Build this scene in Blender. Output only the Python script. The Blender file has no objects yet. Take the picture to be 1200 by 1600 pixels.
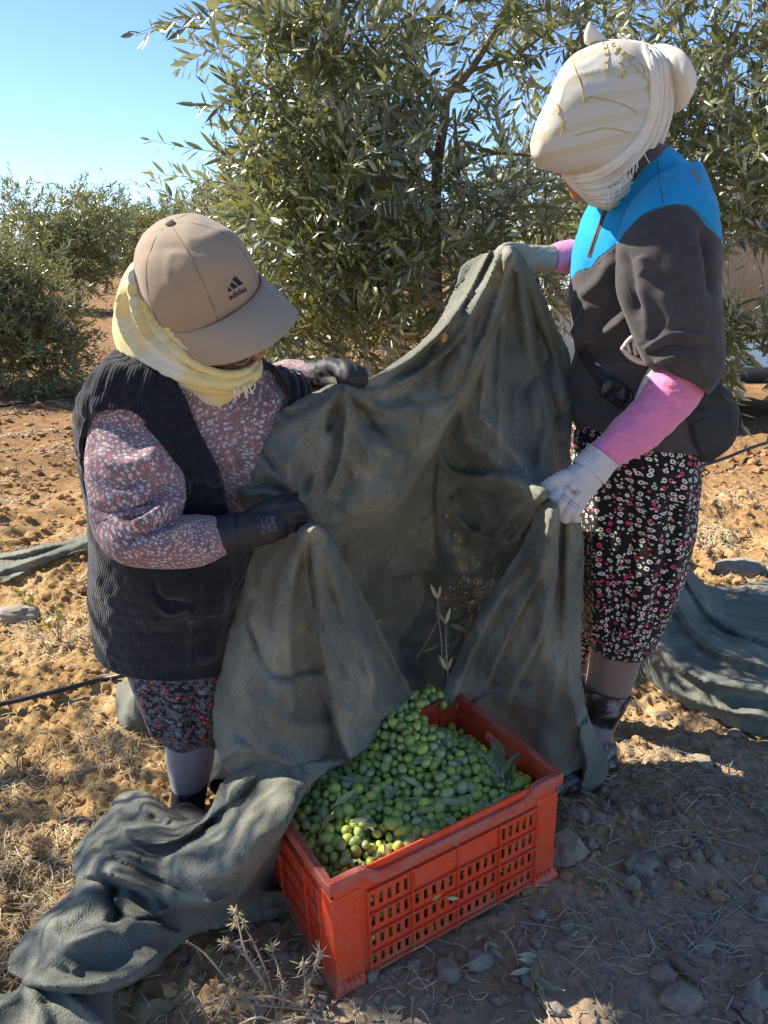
import bpy, bmesh, math, random
import numpy as np
from mathutils import Vector, Matrix
random.seed(7); rng = np.random.default_rng(11)
sc = bpy.context.scene
COL = sc.collection
# ------------------------------------------------------------ camera
CH = 1.30; PITCH = math.radians(18.4); FPX = 1202.0
cam_d = bpy.data.cameras.new("camera"); cam = bpy.data.objects.new("camera", cam_d); COL.objects.link(cam)
cam.location = (0, 0, CH); cam.rotation_euler = (math.radians(90) - PITCH, 0, 0)
cam_d.sensor_fit = 'VERTICAL'; cam_d.sensor_height = 24; cam_d.lens = FPX / 1600 * 24
cam_d.clip_start = 0.05; cam_d.clip_end = 3000
sc.camera = cam
# ------------------------------------------------------------ light
SUN_AZ = math.radians(-72); SUN_EL = math.radians(41)
w = bpy.data.worlds.new("World"); sc.world = w; w.use_nodes = True
wn = w.node_tree.nodes; wl = w.node_tree.links
sky = wn.new('ShaderNodeTexSky'); sky.sky_type = 'NISHITA'; sky.sun_disc = False
sky.sun_elevation = SUN_EL; sky.sun_rotation = SUN_AZ; sky.altitude = 3000; sky.air_density = 1.0; sky.dust_density = 0.1; sky.ozone_density = 4.6
bg = wn['Background']; bg.inputs[1].default_value = 0.11
wl.new(sky.outputs[0], bg.inputs[0])
sd = bpy.data.lights.new("sun", 'SUN'); sd.energy = 4.9; sd.angle = math.radians(0.5); sd.color = (1, 0.93, 0.82)
so = bpy.data.objects.new("sun", sd); COL.objects.link(so); so.location = (-5, 3, 8)
tosun = Vector((math.sin(SUN_AZ) * math.cos(SUN_EL), math.cos(SUN_AZ) * math.cos(SUN_EL), math.sin(SUN_EL)))
so.rotation_euler = tosun.to_track_quat('Z', 'Y').to_euler()
sc.view_settings.view_transform = 'Standard'; sc.view_settings.look = 'None'
sc.view_settings.gamma = 1; sc.view_settings.use_curve_mapping = False
sc.view_settings.exposure = 1.25
sc.cycles.max_bounces = 8; sc.cycles.transparent_max_bounces = 12
# ------------------------------------------------------------ maths helpers
cP, sP = math.cos(PITCH), math.sin(PITCH)
def P(u, v, Y):
    u = np.asarray(u, float); v = np.asarray(v, float); Y = np.asarray(Y, float)
    d = (v - 800) / FPX; t = Y / (cP - sP * d)
    return np.stack(np.broadcast_arrays((u - 600) / FPX * t, Y, CH - t * (sP + cP * d)), -1)
def G(u, v, z=0.0):
    d = (np.asarray(v, float) - 800) / FPX; Y = (CH - np.asarray(z, float)) * (cP - sP * d) / (sP + cP * d)
    return P(u, v, Y)
def pix(V):
    X, Y, Z = V[:, 0], V[:, 1], V[:, 2] - CH
    t = Y * cP - Z * sP; yy = -(Z * cP + Y * sP)
    t = np.maximum(t, 0.01)
    return np.stack([600 + FPX * X / t, 800 + FPX * yy / t], -1)
def hsh(i, j, k, s):
    n = (i * 73856093) ^ (j * 19349663) ^ (k * 83492791) ^ (s * 2654435)
    n = (n ^ (n >> 13)) * 1274126177 & 0x7fffffff
    return ((n ^ (n >> 16)) & 0xffff) / 32767.5 - 1
def noise(p, s=0):
    p = np.asarray(p, float); f = np.floor(p).astype(np.int64); r = p - f; r = r * r * r * (r * (r * 6 - 15) + 10)
    o = 0
    for a in (0, 1):
        wx = r[..., 0] if a else 1 - r[..., 0]
        for b in (0, 1):
            wy = r[..., 1] if b else 1 - r[..., 1]
            for c in (0, 1):
                wz = r[..., 2] if c else 1 - r[..., 2]
                o = o + wx * wy * wz * hsh(f[..., 0] + a, f[..., 1] + b, f[..., 2] + c, s)
    return o
def fbm(p, o=4, s=0):
    a = 1; r = 0; q = np.asarray(p, float)
    for i in range(o):
        r = r + a * noise(q, s + i); a *= 0.5; q = q * 2.03 + 7.1
    return r
def cr(pts, n, closed=False):
    pts = np.asarray(pts, float); m = len(pts)
    if m == 2 and not closed: return pts[0] + (pts[1] - pts[0]) * np.linspace(0, 1, n)[:, None]
    if closed:
        q = np.arange(n) * m / n
    else:
        q = np.linspace(0, m - 1, n)
    i = np.floor(q).astype(int)
    if not closed: i = np.minimum(i, m - 2)
    t = (q - i)[:, None]
    def g(k):
        return pts[k % m] if closed else pts[np.clip(k, 0, m - 1)]
    p0, p1, p2, p3 = g(i - 1), g(i), g(i + 1), g(i + 2)
    return 0.5 * (2 * p1 + (p2 - p0) * t + (2 * p0 - 5 * p1 + 4 * p2 - p3) * t * t + (3 * p1 - p0 - 3 * p2 + p3) * t ** 3)
def nrm(a):
    a = np.asarray(a, float); return a / np.maximum(np.linalg.norm(a, axis=-1, keepdims=True), 1e-9)
# ------------------------------------------------------------ objects
ORG = {}
def tag(o, label=None, cat=None, group=None, kind=None):
    if label: o['label'] = label
    if cat: o['category'] = cat
    if group: o['group'] = group
    if kind: o['kind'] = kind
    return o
def root(name, loc, label, cat, group=None):
    o = bpy.data.objects.new(name, None); COL.objects.link(o); o.location = tuple(loc); o.empty_display_size = .1
    ORG[o.name] = np.array(loc, float); return tag(o, label, cat, group)
def rawmesh(name, V, F, uv=None, smooth=True):
    me = bpy.data.meshes.new(name); V = np.asarray(V, float)
    if isinstance(F, np.ndarray):
        k = F.shape[1]
        me.vertices.add(len(V)); me.vertices.foreach_set('co', V.ravel())
        me.loops.add(F.size); me.loops.foreach_set('vertex_index', F.ravel().astype(np.int32))
        me.polygons.add(len(F)); me.polygons.foreach_set('loop_start', np.arange(0, F.size, k, dtype=np.int32))
        me.update(calc_edges=True)
    else:
        me.from_pydata([tuple(v) for v in V], [], [tuple(int(i) for i in f) for f in F])
    if uv is not None:
        l = me.uv_layers.new(name='UVMap'); idx = np.empty(len(me.loops), dtype=np.int32); me.loops.foreach_get('vertex_index', idx)
        l.data.foreach_set('uv', np.asarray(uv, float)[idx].ravel())
    me.polygons.foreach_set('use_smooth', np.full(len(me.polygons), smooth))
    me.update(); return me
def mk(name, V, F, m, parent=None, uv=None, smooth=True, org=None):
    V = np.asarray(V, float)
    if parent is not None: org = ORG[parent.name]
    elif org is None: org = np.array([V[:, 0].mean(), V[:, 1].mean(), V[:, 2].min()])
    me = rawmesh(name, V - org, F, uv, smooth)
    if m: me.materials.append(m)
    o = bpy.data.objects.new(name, me); COL.objects.link(o)
    if parent is not None: o.parent = parent
    else: o.location = tuple(org)
    ORG[o.name] = np.array(org, float); return o
def inst(src_me, name, loc, rot, scale, parent=None):
    o = bpy.data.objects.new(name, src_me); COL.objects.link(o)
    if parent is not None:
        o.parent = parent; loc = np.asarray(loc) - ORG[parent.name]
    o.location = tuple(loc); o.rotation_euler = rot; o.scale = (scale,) * 3 if np.isscalar(scale) else scale
    return o
def gridF(nr, nc, closed=False):
    r = np.arange(nr - 1)[:, None]; c = np.arange(nc if closed else nc - 1)[None]
    c2 = (c + 1) % nc
    return np.stack([r * nc + c, r * nc + c2, (r + 1) * nc + c2, (r + 1) * nc + c], -1).reshape(-1, 4)
def join(parts):
    V = []; F = []; n = 0; U = []
    for p in parts:
        V.append(p[0]); F += [tuple(int(i) + n for i in f) for f in p[1]]; n += len(p[0])
        if len(p) > 2: U.append(p[2])
    return (np.concatenate(V), F, np.concatenate(U)) if len(U) == len(parts) else (np.concatenate(V), F)
def vnormals(V, F):
    F = np.asarray(F); a = V[F[:, 0]]; b = V[F[:, 1]]; c = V[F[:, 2]]; d = V[F[:, -1]]
    n = np.cross(c - a, d - b) if F.shape[1] == 4 else np.cross(b - a, c - a)
    N = np.zeros_like(V)
    for k in range(F.shape[1]):
        for j in range(3): N[:, j] += np.bincount(F[:, k], n[:, j], len(V))
    return nrm(N)
def edges(F):
    k = F.shape[1]; e = np.concatenate([np.sort(F[:, [i, (i + 1) % k]], 1) for i in range(k)]); return np.unique(e, axis=0)
def segdist(q, line):
    line = np.asarray(line, float); best = np.full(len(q), 1e9); sgn = np.ones(len(q)); tt = np.zeros(len(q))
    L = np.r_[0, np.cumsum(np.linalg.norm(np.diff(line, axis=0), axis=1))]
    for i in range(len(line) - 1):
        a = line[i]; d = line[i + 1] - a; l2 = d @ d + 1e-9
        t = np.clip(((q - a) @ d) / l2, 0, 1); r = q - a - t[:, None] * d; dd = np.hypot(r[:, 0], r[:, 1])
        m = dd < best; best[m] = dd[m]; s = np.sign(d[0] * r[:, 1] - d[1] * r[:, 0]); sgn[m] = s[m]
        tt[m] = ((L[i] + t * math.sqrt(l2)) / L[-1])[m]
    return best, sgn, tt
def strokes(V, F, S, two=False):
    """folds modelled on a surface: each is a line with a width, a height and a profile"""
    if not S: return V
    N = vnormals(V, F); tc = np.array([0, 0, CH]) - V; f = (N * tc).sum(1)
    if two: N = N * np.where(f < 0, -1, 1)[:, None]; k = np.ones(len(V))
    else: k = np.clip(f / np.linalg.norm(tc, axis=1) * 3, 0, 1)
    q = pix(V); D = np.zeros(len(V))
    for line, wd, amp, kind in S:
        L = cr(line, len(line) * 6); d, s, t = segdist(q, L)
        end = np.clip(np.minimum(t, 1 - t) * 6, 0, 1) if kind[-1] != '!' else np.clip((1 - t) * 5, 0, 1)
        if kind[0] == 'r': g = np.exp(-(d / wd) ** 2)
        else:
            s2 = s if kind[0] == 's' else -s      # 's': raised on the right-hand side of the line (screen, y down)
            g = np.where(s2 > 0, np.exp(-(d / wd) ** 1.5), np.exp(-(d / (wd * .16)) ** 2))
        D += amp * g * end
    return V + N * (D * k)[:, None]
def wrinkle(V, F, grow=.04, goal=.06, it=40, amp=.002, fr=25, seed=3, pin=None, stretch=(1, 1, 1)):
    E = edges(F); i, j = E[:, 0], E[:, 1]; V0 = V.copy(); n = len(V)
    N = vnormals(V, F); W_ = V * np.array(stretch) * fr * .55 + .6 * fbm(V * fr * .5, 2, seed + 5)[:, None]; rg = (1 - np.abs(noise(W_, seed + 20))) ** 5 - (1 - np.abs(noise(W_ * 1.3 + 4, seed + 21))) ** 5; V = V + N * (amp * fbm(V * np.array(stretch) * fr, 3, seed) + amp * 1.6 * rg)[:, None]; V0 = V.copy() * .6 + V0 * .4
    L0 = np.linalg.norm(V0[i] - V0[j], axis=1) * (1 + grow)
    # second-ring springs resist folding at grid scale
    deg = np.bincount(i, minlength=n) + np.bincount(j, minlength=n)
    for k in range(it):
        d = V[j] - V[i]; l = np.linalg.norm(d, axis=1) + 1e-9; c = d * ((l - L0) / l * .5)[:, None]
        A = np.stack([np.bincount(i, c[:, a], n) - np.bincount(j, c[:, a], n) for a in range(3)], 1)
        V = V + A / deg[:, None] * 1.6
        M = np.stack([np.bincount(i, V[j, a], n) + np.bincount(j, V[i, a], n) for a in range(3)], 1) / deg[:, None]
        V = V + (M - V) * .12
        V = V + (V0 - V) * goal
        if pin is not None: V[pin] = V0[pin]
    return V
def smoothV(V, F, it=3, k=.5):
    E = edges(F); i, j = E[:, 0], E[:, 1]; n = len(V); deg = np.bincount(i, minlength=n) + np.bincount(j, minlength=n)
    for _ in range(it):
        M = np.stack([np.bincount(i, V[j, a], n) + np.bincount(j, V[i, a], n) for a in range(3)], 1) / np.maximum(deg, 1)[:, None]
        V = V + (M - V) * k
    return V
def loft(st, m=60, nc=64, ex=2.0, caps=(True, True), sight=False):
    """st rows: uL vL YL uR vR YR front back  -> closed rings whose sides pass through both points"""
    st = cr(np.asarray(st, float), m)
    A = P(st[:, 0], st[:, 1], st[:, 2]); B = P(st[:, 3], st[:, 4], st[:, 5]); C = (A + B) / 2; a = (B - A) / 2
    T = nrm(np.gradient(C, axis=0)); b = nrm(np.cross(T, a))
    tc = np.array([0, 0, CH]) - C; b *= np.where((b * tc).sum(1) < 0, -1, 1)[:, None]
    for _ in range(3): b[1:-1] = nrm(b[1:-1] + .5 * (b[2:] + b[:-2]))
    if sight: b = nrm(tc)
    th = np.linspace(0, 2 * np.pi, nc, endpoint=False); ct, s_ = np.cos(th), np.sin(th)
    e = 2 / ex; x = np.sign(ct) * np.abs(ct) ** e; y = np.sign(s_) * np.abs(s_) ** e
    dep = np.where(y[None] > 0, st[:, 6:7], st[:, 7:8])
    V = C[:, None] + a[:, None] * x[None, :, None] + b[:, None] * (y[None] * dep)[..., None]
    per = np.linalg.norm(a, axis=1).mean() * 6.0; ln = np.r_[0, np.cumsum(np.linalg.norm(np.diff(C, axis=0), axis=1))]
    uv = np.stack(np.broadcast_arrays(((th + np.pi) % (2 * np.pi) / (2 * np.pi) * per)[None], ln[:, None]), -1).reshape(-1, 2)
    return V.reshape(-1, 3), gridF(m, nc, True), uv, C
def capF(V, F, uv, nc, m, a=True, b=True):
    F = [tuple(f) for f in F]; V = list(V); uv = list(uv)
    if a:
        V.append(np.mean(V[:nc], 0)); uv.append(uv[0]); k = len(V) - 1; F += [(k, (i + 1) % nc, i) for i in range(nc)]
    if b:
        o = (m - 1) * nc; V.append(np.mean(V[o:o + nc], 0)); uv.append(uv[o]); k = len(V) - 1; F += [(k, o + i, o + (i + 1) % nc) for i in range(nc)]
    return np.array(V), F, np.array(uv)
def garment(name, st, m, parent, rows=90, nc=96, ex=2.1, S=(), wr=None, sm=0, caps=(False, False), disp=None, sight=False):
    V, F, uv, C = loft(st, rows, nc, ex, sight=sight)
    V = strokes(V, F, [(a_, b_, c_ * 2.2, d_) for a_, b_, c_, d_ in S])
    if wr:
        k_ = 3 if any(caps) else 1; wr = dict(pin=np.r_[np.arange(k_ * nc), np.arange(len(V) - k_ * nc, len(V))]) | wr
        V = wrinkle(V, F, **wr)
    if disp is not None: V = V + vnormals(V, F) * disp(V, uv)[:, None]
    if sm: V = smoothV(V, F, sm)
    V, F, uv = capF(V, F, uv, nc, rows, *caps) if any(caps) else (V, F, uv)
    return mk(name, V, F, m, parent, uv)
def tube(pts, rad, n=10, rows=None, flat=None, cap=True, hemi=True):
    """swept round tube with rounded ends; rad scalar or list; flat=(axis, factor) squashes it"""
    pts = np.asarray(pts, float); rad = np.broadcast_to(np.asarray(rad, float), (len(pts),))
    rows = rows or max(2, (len(pts) - 1) * 5 + 1)
    q = cr(np.c_[pts, rad], rows) if len(pts) > 2 else cr(np.c_[pts, rad], rows)
    C = q[:, :3]; R = np.maximum(q[:, 3], 1e-4)
    T = nrm(np.gradient(C, axis=0))
    if hemi:
        a = [0.05, .4, .75]; pre = [C[0] - T[0] * R[0] * math.sqrt(1 - k * k) for k in a]; post = [C[-1] + T[-1] * R[-1] * math.sqrt(1 - k * k) for k in a[::-1]]
        C = np.vstack([pre, C, post]); R = np.r_[[R[0] * k for k in a], R, [R[-1] * k for k in a[::-1]]]; T = np.vstack([[T[0]] * 3, T, [T[-1]] * 3])
    up = np.array([0, 0, 1.]) if abs(T[0][2]) < .9 else np.array([1., 0, 0])
    X = nrm(np.cross(T[0], up)); Vs = []
    th = np.linspace(0, 2 * np.pi, n, endpoint=False)
    for k in range(len(C)):
        X = nrm(X - T[k] * (X @ T[k])); Yv = np.cross(T[k], X)
        o = (np.cos(th)[:, None] * X + np.sin(th)[:, None] * Yv) * R[k]
        if flat is not None: ax = nrm(flat[0]); o = o + ax * ((o @ ax) * (flat[1] - 1))[:, None]
        Vs.append(C[k] + o)
    V = np.concatenate(Vs); F = gridF(len(C), n, True); ln = np.r_[0, np.cumsum(np.linalg.norm(np.diff(C, axis=0), axis=1))]
    uv = np.stack(np.broadcast_arrays((th * R.mean())[None], ln[:, None]), -1).reshape(-1, 2)
    if cap:
        V2, F2, uv2 = capF(V, F, uv, n, len(C)); return V2, F2, uv2
    return V, [tuple(f) for f in F], uv
def ball(c, r, rot=None, n=20, m=14):
    th = np.linspace(0, 2 * np.pi, n, endpoint=False); ph = np.linspace(.02, np.pi - .02, m)
    V = np.stack([np.outer(np.sin(ph), np.cos(th)), np.outer(np.sin(ph), np.sin(th)), np.outer(np.cos(ph), np.ones(n))], -1).reshape(-1, 3)
    V = V * np.broadcast_to(r, (3,))
    if rot is not None: V = V @ np.asarray(rot)
    F = [tuple(f) for f in gridF(m, n, True)] + [tuple(range(n))[::-1], tuple(range((m - 1) * n, m * n))]
    return V + np.asarray(c), F
def box(c, s, R=None):
    V = np.array([[x, y, z] for x in (-.5, .5) for y in (-.5, .5) for z in (-.5, .5)]) * s
    if R is not None: V = V @ np.asarray(R)
    return V + np.asarray(c), [(0, 1, 3, 2), (4, 6, 7, 5), (0, 4, 5, 1), (2, 3, 7, 6), (0, 2, 6, 4), (1, 5, 7, 3)]
def fuse(parts, vox, it=4):
    """closed pieces grown together into one continuous skin"""
    V, F = join([p[:2] for p in parts]); me = rawmesh('t', V, F); o = bpy.data.objects.new('t', me); COL.objects.link(o)
    md = o.modifiers.new('r', 'REMESH'); md.mode = 'VOXEL'; md.voxel_size = vox
    s = o.modifiers.new('s', 'SMOOTH'); s.factor = .5; s.iterations = it
    dg = bpy.context.evaluated_depsgraph_get(); dg.update(); e = o.evaluated_get(dg).to_mesh()
    n = len(e.vertices); A = np.empty(n * 3); e.vertices.foreach_get('co', A); Fs = np.array([p.vertices[:] for p in e.polygons if len(p.vertices) == 4], dtype=np.int64)
    Fo = A.reshape(-1, 3).copy(); bpy.data.objects.remove(o); bpy.data.meshes.remove(me)
    return Fo, Fs
# ------------------------------------------------------------ materials
class NB:
    def __init__(s, name):
        s.m = bpy.data.materials.new(name); s.m.use_nodes = True; s.t = s.m.node_tree; s.n = s.t.nodes; s.b = s.n['Principled BSDF']; s.out = s.n['Material Output']
        s.tc = s.n.new('ShaderNodeTexCoord')
    def link(s, a, b): s.t.links.new(a, b)
    def inp(s, node, k, v):
        if v is None: return
        if hasattr(v, 'is_linked') or isinstance(v, bpy.types.NodeSocket): s.link(v, node.inputs[k])
        else: node.inputs[k].default_value = v
    def obj(s, sc_=1, uv=False, rot=0):
        mp = s.n.new('ShaderNodeMapping'); s.link(s.tc.outputs['UV' if uv else 'Object'], mp.inputs[0])
        mp.inputs['Scale'].default_value = (sc_,) * 3 if np.isscalar(sc_) else sc_; mp.inputs['Rotation'].default_value = (0, 0, rot); return mp.outputs[0]
    def geo(s, sc_=1):
        g = s.n.new('ShaderNodeNewGeometry'); mp = s.n.new('ShaderNodeMapping'); s.link(g.outputs['Position'], mp.inputs[0])
        mp.inputs['Scale'].default_value = (sc_,) * 3 if np.isscalar(sc_) else sc_; return mp.outputs[0]
    def noise(s, vec, scale=5, det=4, rough=.55, col=False):
        t = s.n.new('ShaderNodeTexNoise'); s.link(vec, t.inputs[0]); t.inputs['Scale'].default_value = scale; t.inputs['Detail'].default_value = det; t.inputs['Roughness'].default_value = rough
        return t.outputs[1 if col else 0]
    def vor(s, vec, scale=5, dim='3D', feat='F1', rnd=1):
        t = s.n.new('ShaderNodeTexVoronoi'); t.voronoi_dimensions = dim; t.feature = feat; s.link(vec, t.inputs['Vector']); t.inputs['Scale'].default_value = scale; t.inputs['Randomness'].default_value = rnd
        return t
    def wave(s, vec, scale, dist=0, det=2):
        t = s.n.new('ShaderNodeTexWave'); s.link(vec, t.inputs[0]); t.inputs['Scale'].default_value = scale; t.inputs['Distortion'].default_value = dist; t.inputs['Detail'].default_value = det; return t
    def math(s, op, a, b=None, c=None):
        t = s.n.new('ShaderNodeMath'); t.operation = op; s.inp(t, 0, a); s.inp(t, 1, b); s.inp(t, 2, c); return t.outputs[0]
    def ramp(s, f, stops, const=False):
        t = s.n.new('ShaderNodeValToRGB'); s.link(f, t.inputs[0]); r = t.color_ramp
        if const: r.interpolation = 'CONSTANT'
        while len(r.elements) < len(stops): r.elements.new(.5)
        for e, (p, c) in zip(r.elements, stops): e.position = p; e.color = (*c, 1) if len(c) == 3 else c
        return t.outputs[0]
    def mix(s, f, a, b, mode='MIX'):
        t = s.n.new('ShaderNodeMix'); t.data_type = 'RGBA'; t.blend_type = mode
        s.inp(t, 0, f)
        for k, v in ((6, a), (7, b)): s.inp(t, k, (*v, 1) if isinstance(v, tuple) and len(v) == 3 else v)
        return t.outputs[2]
    def maprange(s, v, a, b, c=0, d=1):
        t = s.n.new('ShaderNodeMapRange'); s.link(v, t.inputs[0]); t.inputs[1].default_value = a; t.inputs[2].default_value = b; t.inputs[3].default_value = c; t.inputs[4].default_value = d; return t.outputs[0]
    def sep(s, v):
        t = s.n.new('ShaderNodeSeparateXYZ'); s.link(v, t.inputs[0]); return t.outputs
    def base(s, c): s.inp(s.b, 'Base Color', (*c, 1) if isinstance(c, tuple) and len(c) == 3 else c)
    def rough(s, r): s.inp(s.b, 'Roughness', r)
    def spec(s, v): s.b.inputs['Specular IOR Level'].default_value = v
    def sheen(s, v): s.b.inputs['Sheen Weight'].default_value = v
    def bump(s, h, strength=.3, dist=.001, prev=None):
        t = s.n.new('ShaderNodeBump'); s.link(h, t.inputs['Height']); t.inputs['Strength'].default_value = strength; t.inputs['Distance'].default_value = dist
        if prev is not None: s.link(prev, t.inputs['Normal'])
        s.link(t.outputs[0], s.b.inputs['Normal']); return t.outputs[0]
def M_simple(name, c, r=.8, var=.25, nscale=40, bump=.3, bd=.001, sheen=0, spec=.3, weave=None):
    b = NB(name); v = b.geo()
    n = b.noise(v, nscale, 4); n2 = b.noise(v, nscale * .12, 3)
    f = b.math('ADD', b.math('MULTIPLY', n, .5), b.math('MULTIPLY', n2, .5))
    lo = tuple(x * (1 - var) for x in c); hi = tuple(min(1, x * (1 + var)) for x in c)
    b.base(b.ramp(f, [(.3, lo), (.7, hi)])); b.rough(r); b.spec(spec); b.sheen(sheen)
    h = n
    if weave:
        q = b.obj(1, uv=True); x, y, _ = b.sep(q)
        wv = b.math('ADD', b.math('SINE', b.math('MULTIPLY', x, weave)), b.math('SINE', b.math('MULTIPLY', y, weave)))
        h = b.math('ADD', n, b.math('MULTIPLY', wv, .35))
    b.bump(h, bump, bd); return b.m
# ------------------------------------------------------------ ground
def sstep(x, a, b): t = np.clip((x - a) / (b - a), 0, 1); return t * t * (3 - 2 * t)
def trod(x, y): return sstep(.62 * x + 1.30 + .18 * noise(np.stack([x * 1.7, y * 1.7, 0 * x], -1), 5) - y, -.12, .25)
def gh(x, y, fine=True):
    x = np.asarray(x, float); y = np.asarray(y, float); p = np.stack([x, y, 0 * x], -1)
    near = 1 / (1 + np.maximum(np.hypot(x, y) - 4, 0) * .25)
    z = .035 * noise(p * .8, 1) + .016 * noise(p * 3.1, 2)
    z = z * sstep(np.hypot(x - .15, y - 1.4), .35, 1.1) + .020 * np.exp(-((x - .36) ** 2 + (y - 1.45) ** 2) / .03)
    if fine:
        rough = 1 - .62 * trod(x, y)
        far = sstep(np.hypot(x, y), 2.0, 4.5)
        l = np.abs(noise(p * 9, 3)); l2 = np.abs(noise(p * 23 + 3, 4)); l3 = np.abs(noise(p * 55 + 9, 6)); l4 = noise(p * 120, 8)
        z = z + rough * near * ((.022 + .03 * far) * (.35 - l) + .018 * (.3 - l2) + .014 * (.3 - l3)) + .0055 * l4 * near * rough + far * .05 * noise(p * 1.9, 12)
    return z
def axis_pts(a, b, st, lo, hi, g=1.07):
    c = np.arange(a, b, st); s = st; L = []; v = a
    while v > lo: s *= g; v -= s; L.append(v)
    s = st; R = []; v = c[-1]
    while v < hi: s *= g; v += s; R.append(v)
    return np.r_[L[::-1], c, R]
gx = axis_pts(-1.5, 2.2, .0085, -600, 600); gy = axis_pts(.75, 3.4, .0085, -60, 1200)
GX, GY = np.meshgrid(gx, gy); GZ = gh(GX, GY)
g = NB('soil'); v = g.geo()
X, Y, Z = g.sep(v)
wn_ = g.noise(v, 1.7, 3)
msk = g.math('SUBTRACT', g.math('ADD', g.math('MULTIPLY', X, .62), g.math('ADD', g.math('MULTIPLY', g.math('SUBTRACT', wn_, .5), .9), 1.32)), Y)
msk = g.maprange(msk, -.25, .35)
n1 = g.noise(v, 3.5, 6, .65); n2 = g.noise(v, 60, 5, .7); n3 = g.noise(v, 14, 5, .6)
och = g.ramp(n1, [(.28, (.24, .135, .052)), (.5, (.42, .26, .105)), (.72, (.56, .38, .19))])
red = g.ramp(n3, [(.3, (.15, .075, .035)), (.75, (.34, .19, .09))])
far = g.maprange(Y, 2.6, 5.0)
och = g.mix(g.math('MULTIPLY', far, .85), och, red)
gry = g.ramp(n1, [(.3, (.30, .205, .125)), (.7, (.48, .36, .235))])
c = g.mix(g.math('MULTIPLY', msk, .92), och, gry)
c = g.mix(.5, c, g.ramp(n2, [(.3, (.25, .25, .25)), (.62, (1, 1, 1))]), 'MULTIPLY')
sp = g.vor(v, 95); spk = g.math('MULTIPLY', g.math('LESS_THAN', sp.outputs['Distance'], .22), g.math('GREATER_THAN', g.sep(sp.outputs['Color'])[0], .82))
c = g.mix(g.math('MULTIPLY', spk, .7), c, (.52, .45, .36))
g.base(c); g.rough(.95); g.spec(.15)
nb = g.bump(n2, .7, .006); g.bump(g.noise(v, 260, 3), .5, .0015, nb)
M_soil = g.m
o = mk('ground', np.stack([GX, GY, GZ], -1).reshape(-1, 3), gridF(len(gy), len(gx)), M_soil, org=np.zeros(3)); tag(o, kind='structure')
def Gz(u, v, up=0):
    p = G(u, v); 
    for _ in range(3): p = G(u, v, gh(p[..., 0], p[..., 1]) + up)
    return p
# ------------------------------------------------------------ clods, stones, litter
def rock_mesh(seed, sub=2, ang=.35, squash=.7):
    bm = bmesh.new(); bmesh.ops.create_icosphere(bm, subdivisions=sub, radius=1); V = np.array([v.co[:] for v in bm.verts]); F = [[v.index for v in f.verts] for f in bm.faces]; bm.free()
    V = V * (1 + ang * noise(V * 1.3 + seed * 9, seed) + ang * .7 * noise(V * 2.9 + seed, seed + 1))[:, None]
    if ang > .3: V += .1 * fbm(V * 5, 2, seed)[:, None] * nrm(V)
    V *= [1, .8, squash]; return V, F
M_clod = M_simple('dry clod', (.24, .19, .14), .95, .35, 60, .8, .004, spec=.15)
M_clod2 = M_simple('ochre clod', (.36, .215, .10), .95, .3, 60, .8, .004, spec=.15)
M_stone = M_simple('pale stone', (.27, .23, .18), .85, .2, 40, .5, .002, spec=.25)
M_rust = M_simple('brown flat stone', (.20, .12, .08), .85, .2, 50, .5, .002, spec=.25)
def rms(m, seed, **k):
    V, F = rock_mesh(seed, **k); me = rawmesh('clod', V, F, smooth=False); me.materials.append(m); return me
clodA = [rms(M_clod, s) for s in range(5)]; clodB = [rms(M_clod2, s) for s in range(5, 9)]; stoneM = [rms(M_stone, s, ang=.22, squash=.5, sub=3) for s in range(9, 12)]
def place_rock(me, u, v, wpx, name, label, cat, group=None, rot=None, sc3=None):
    p = Gz(u, v); t = p[1] * cP - (p[2] - CH) * sP; r = wpx / 2 * t / FPX
    s = np.array(sc3 or (1, 1, 1)) * r
    o = inst(me, name, p + [0, 0, r * .25], rot or (random.uniform(-.3, .3), random.uniform(-.3, .3), random.uniform(0, 6)), tuple(s)); ORG[o.name] = p
    return tag(o, label, cat, group)
cnt = 0; taken = []
named = [(750, 1505, 46, stoneM[1], 'pale speckled stone half sunk in the soil just right of the crate front corner'),
         (1035, 1530, 42, clodA[0], 'rounded grey clod left of the long brown flat stone'), (1065, 1568, 60, clodA[1], 'large angular clod below the long brown flat stone'),
         (1100, 1482, 36, stoneM[0], 'flat round grey stone right of the brown flat stone'), (880, 1332, 75, clodA[2], 'big dusty clod against the right side of the crate'),
         (865, 1578, 34, stoneM[2], 'small pale upright stone at the bottom of the photo'), (1158, 896, 70, stoneM[0], 'pale grey stone lying beside the net behind the right worker'),
         (1095, 1195, 34, clodA[3], 'round brown clod on bare soil right of the boot'), (935, 1140, 40, clodA[4], 'reddish brown clod right below the boot'),
         (30, 968, 60, stoneM[2], 'pale flat stone on ochre soil left of the black vest'), (1190, 1420, 40, clodA[0], 'brown clod at the right edge among straw'),
         (1180, 1560, 45, stoneM[1], 'grey stone in the bottom right corner'), (700, 1520, 40, clodA[3], 'dark clod in front of the crate near its front corner')]
for u, v_, wpx, me, lb in named:
    place_rock(me, u, v_, wpx, 'stone' if me in stoneM else 'clod', lb, 'stone' if me in stoneM else 'clod'); taken.append((u, v_, wpx))
VV, FF = rock_mesh(31, ang=.25, squash=.45); me = rawmesh('stone', VV, FF, smooth=False); me.materials.append(M_rust)
place_rock(me, 1068, 1520, 66, 'stone', 'long thin brown flat stone tilted on the trodden soil', 'stone', rot=(.2, .3, -.9), sc3=(1, .36, .5))
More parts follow.
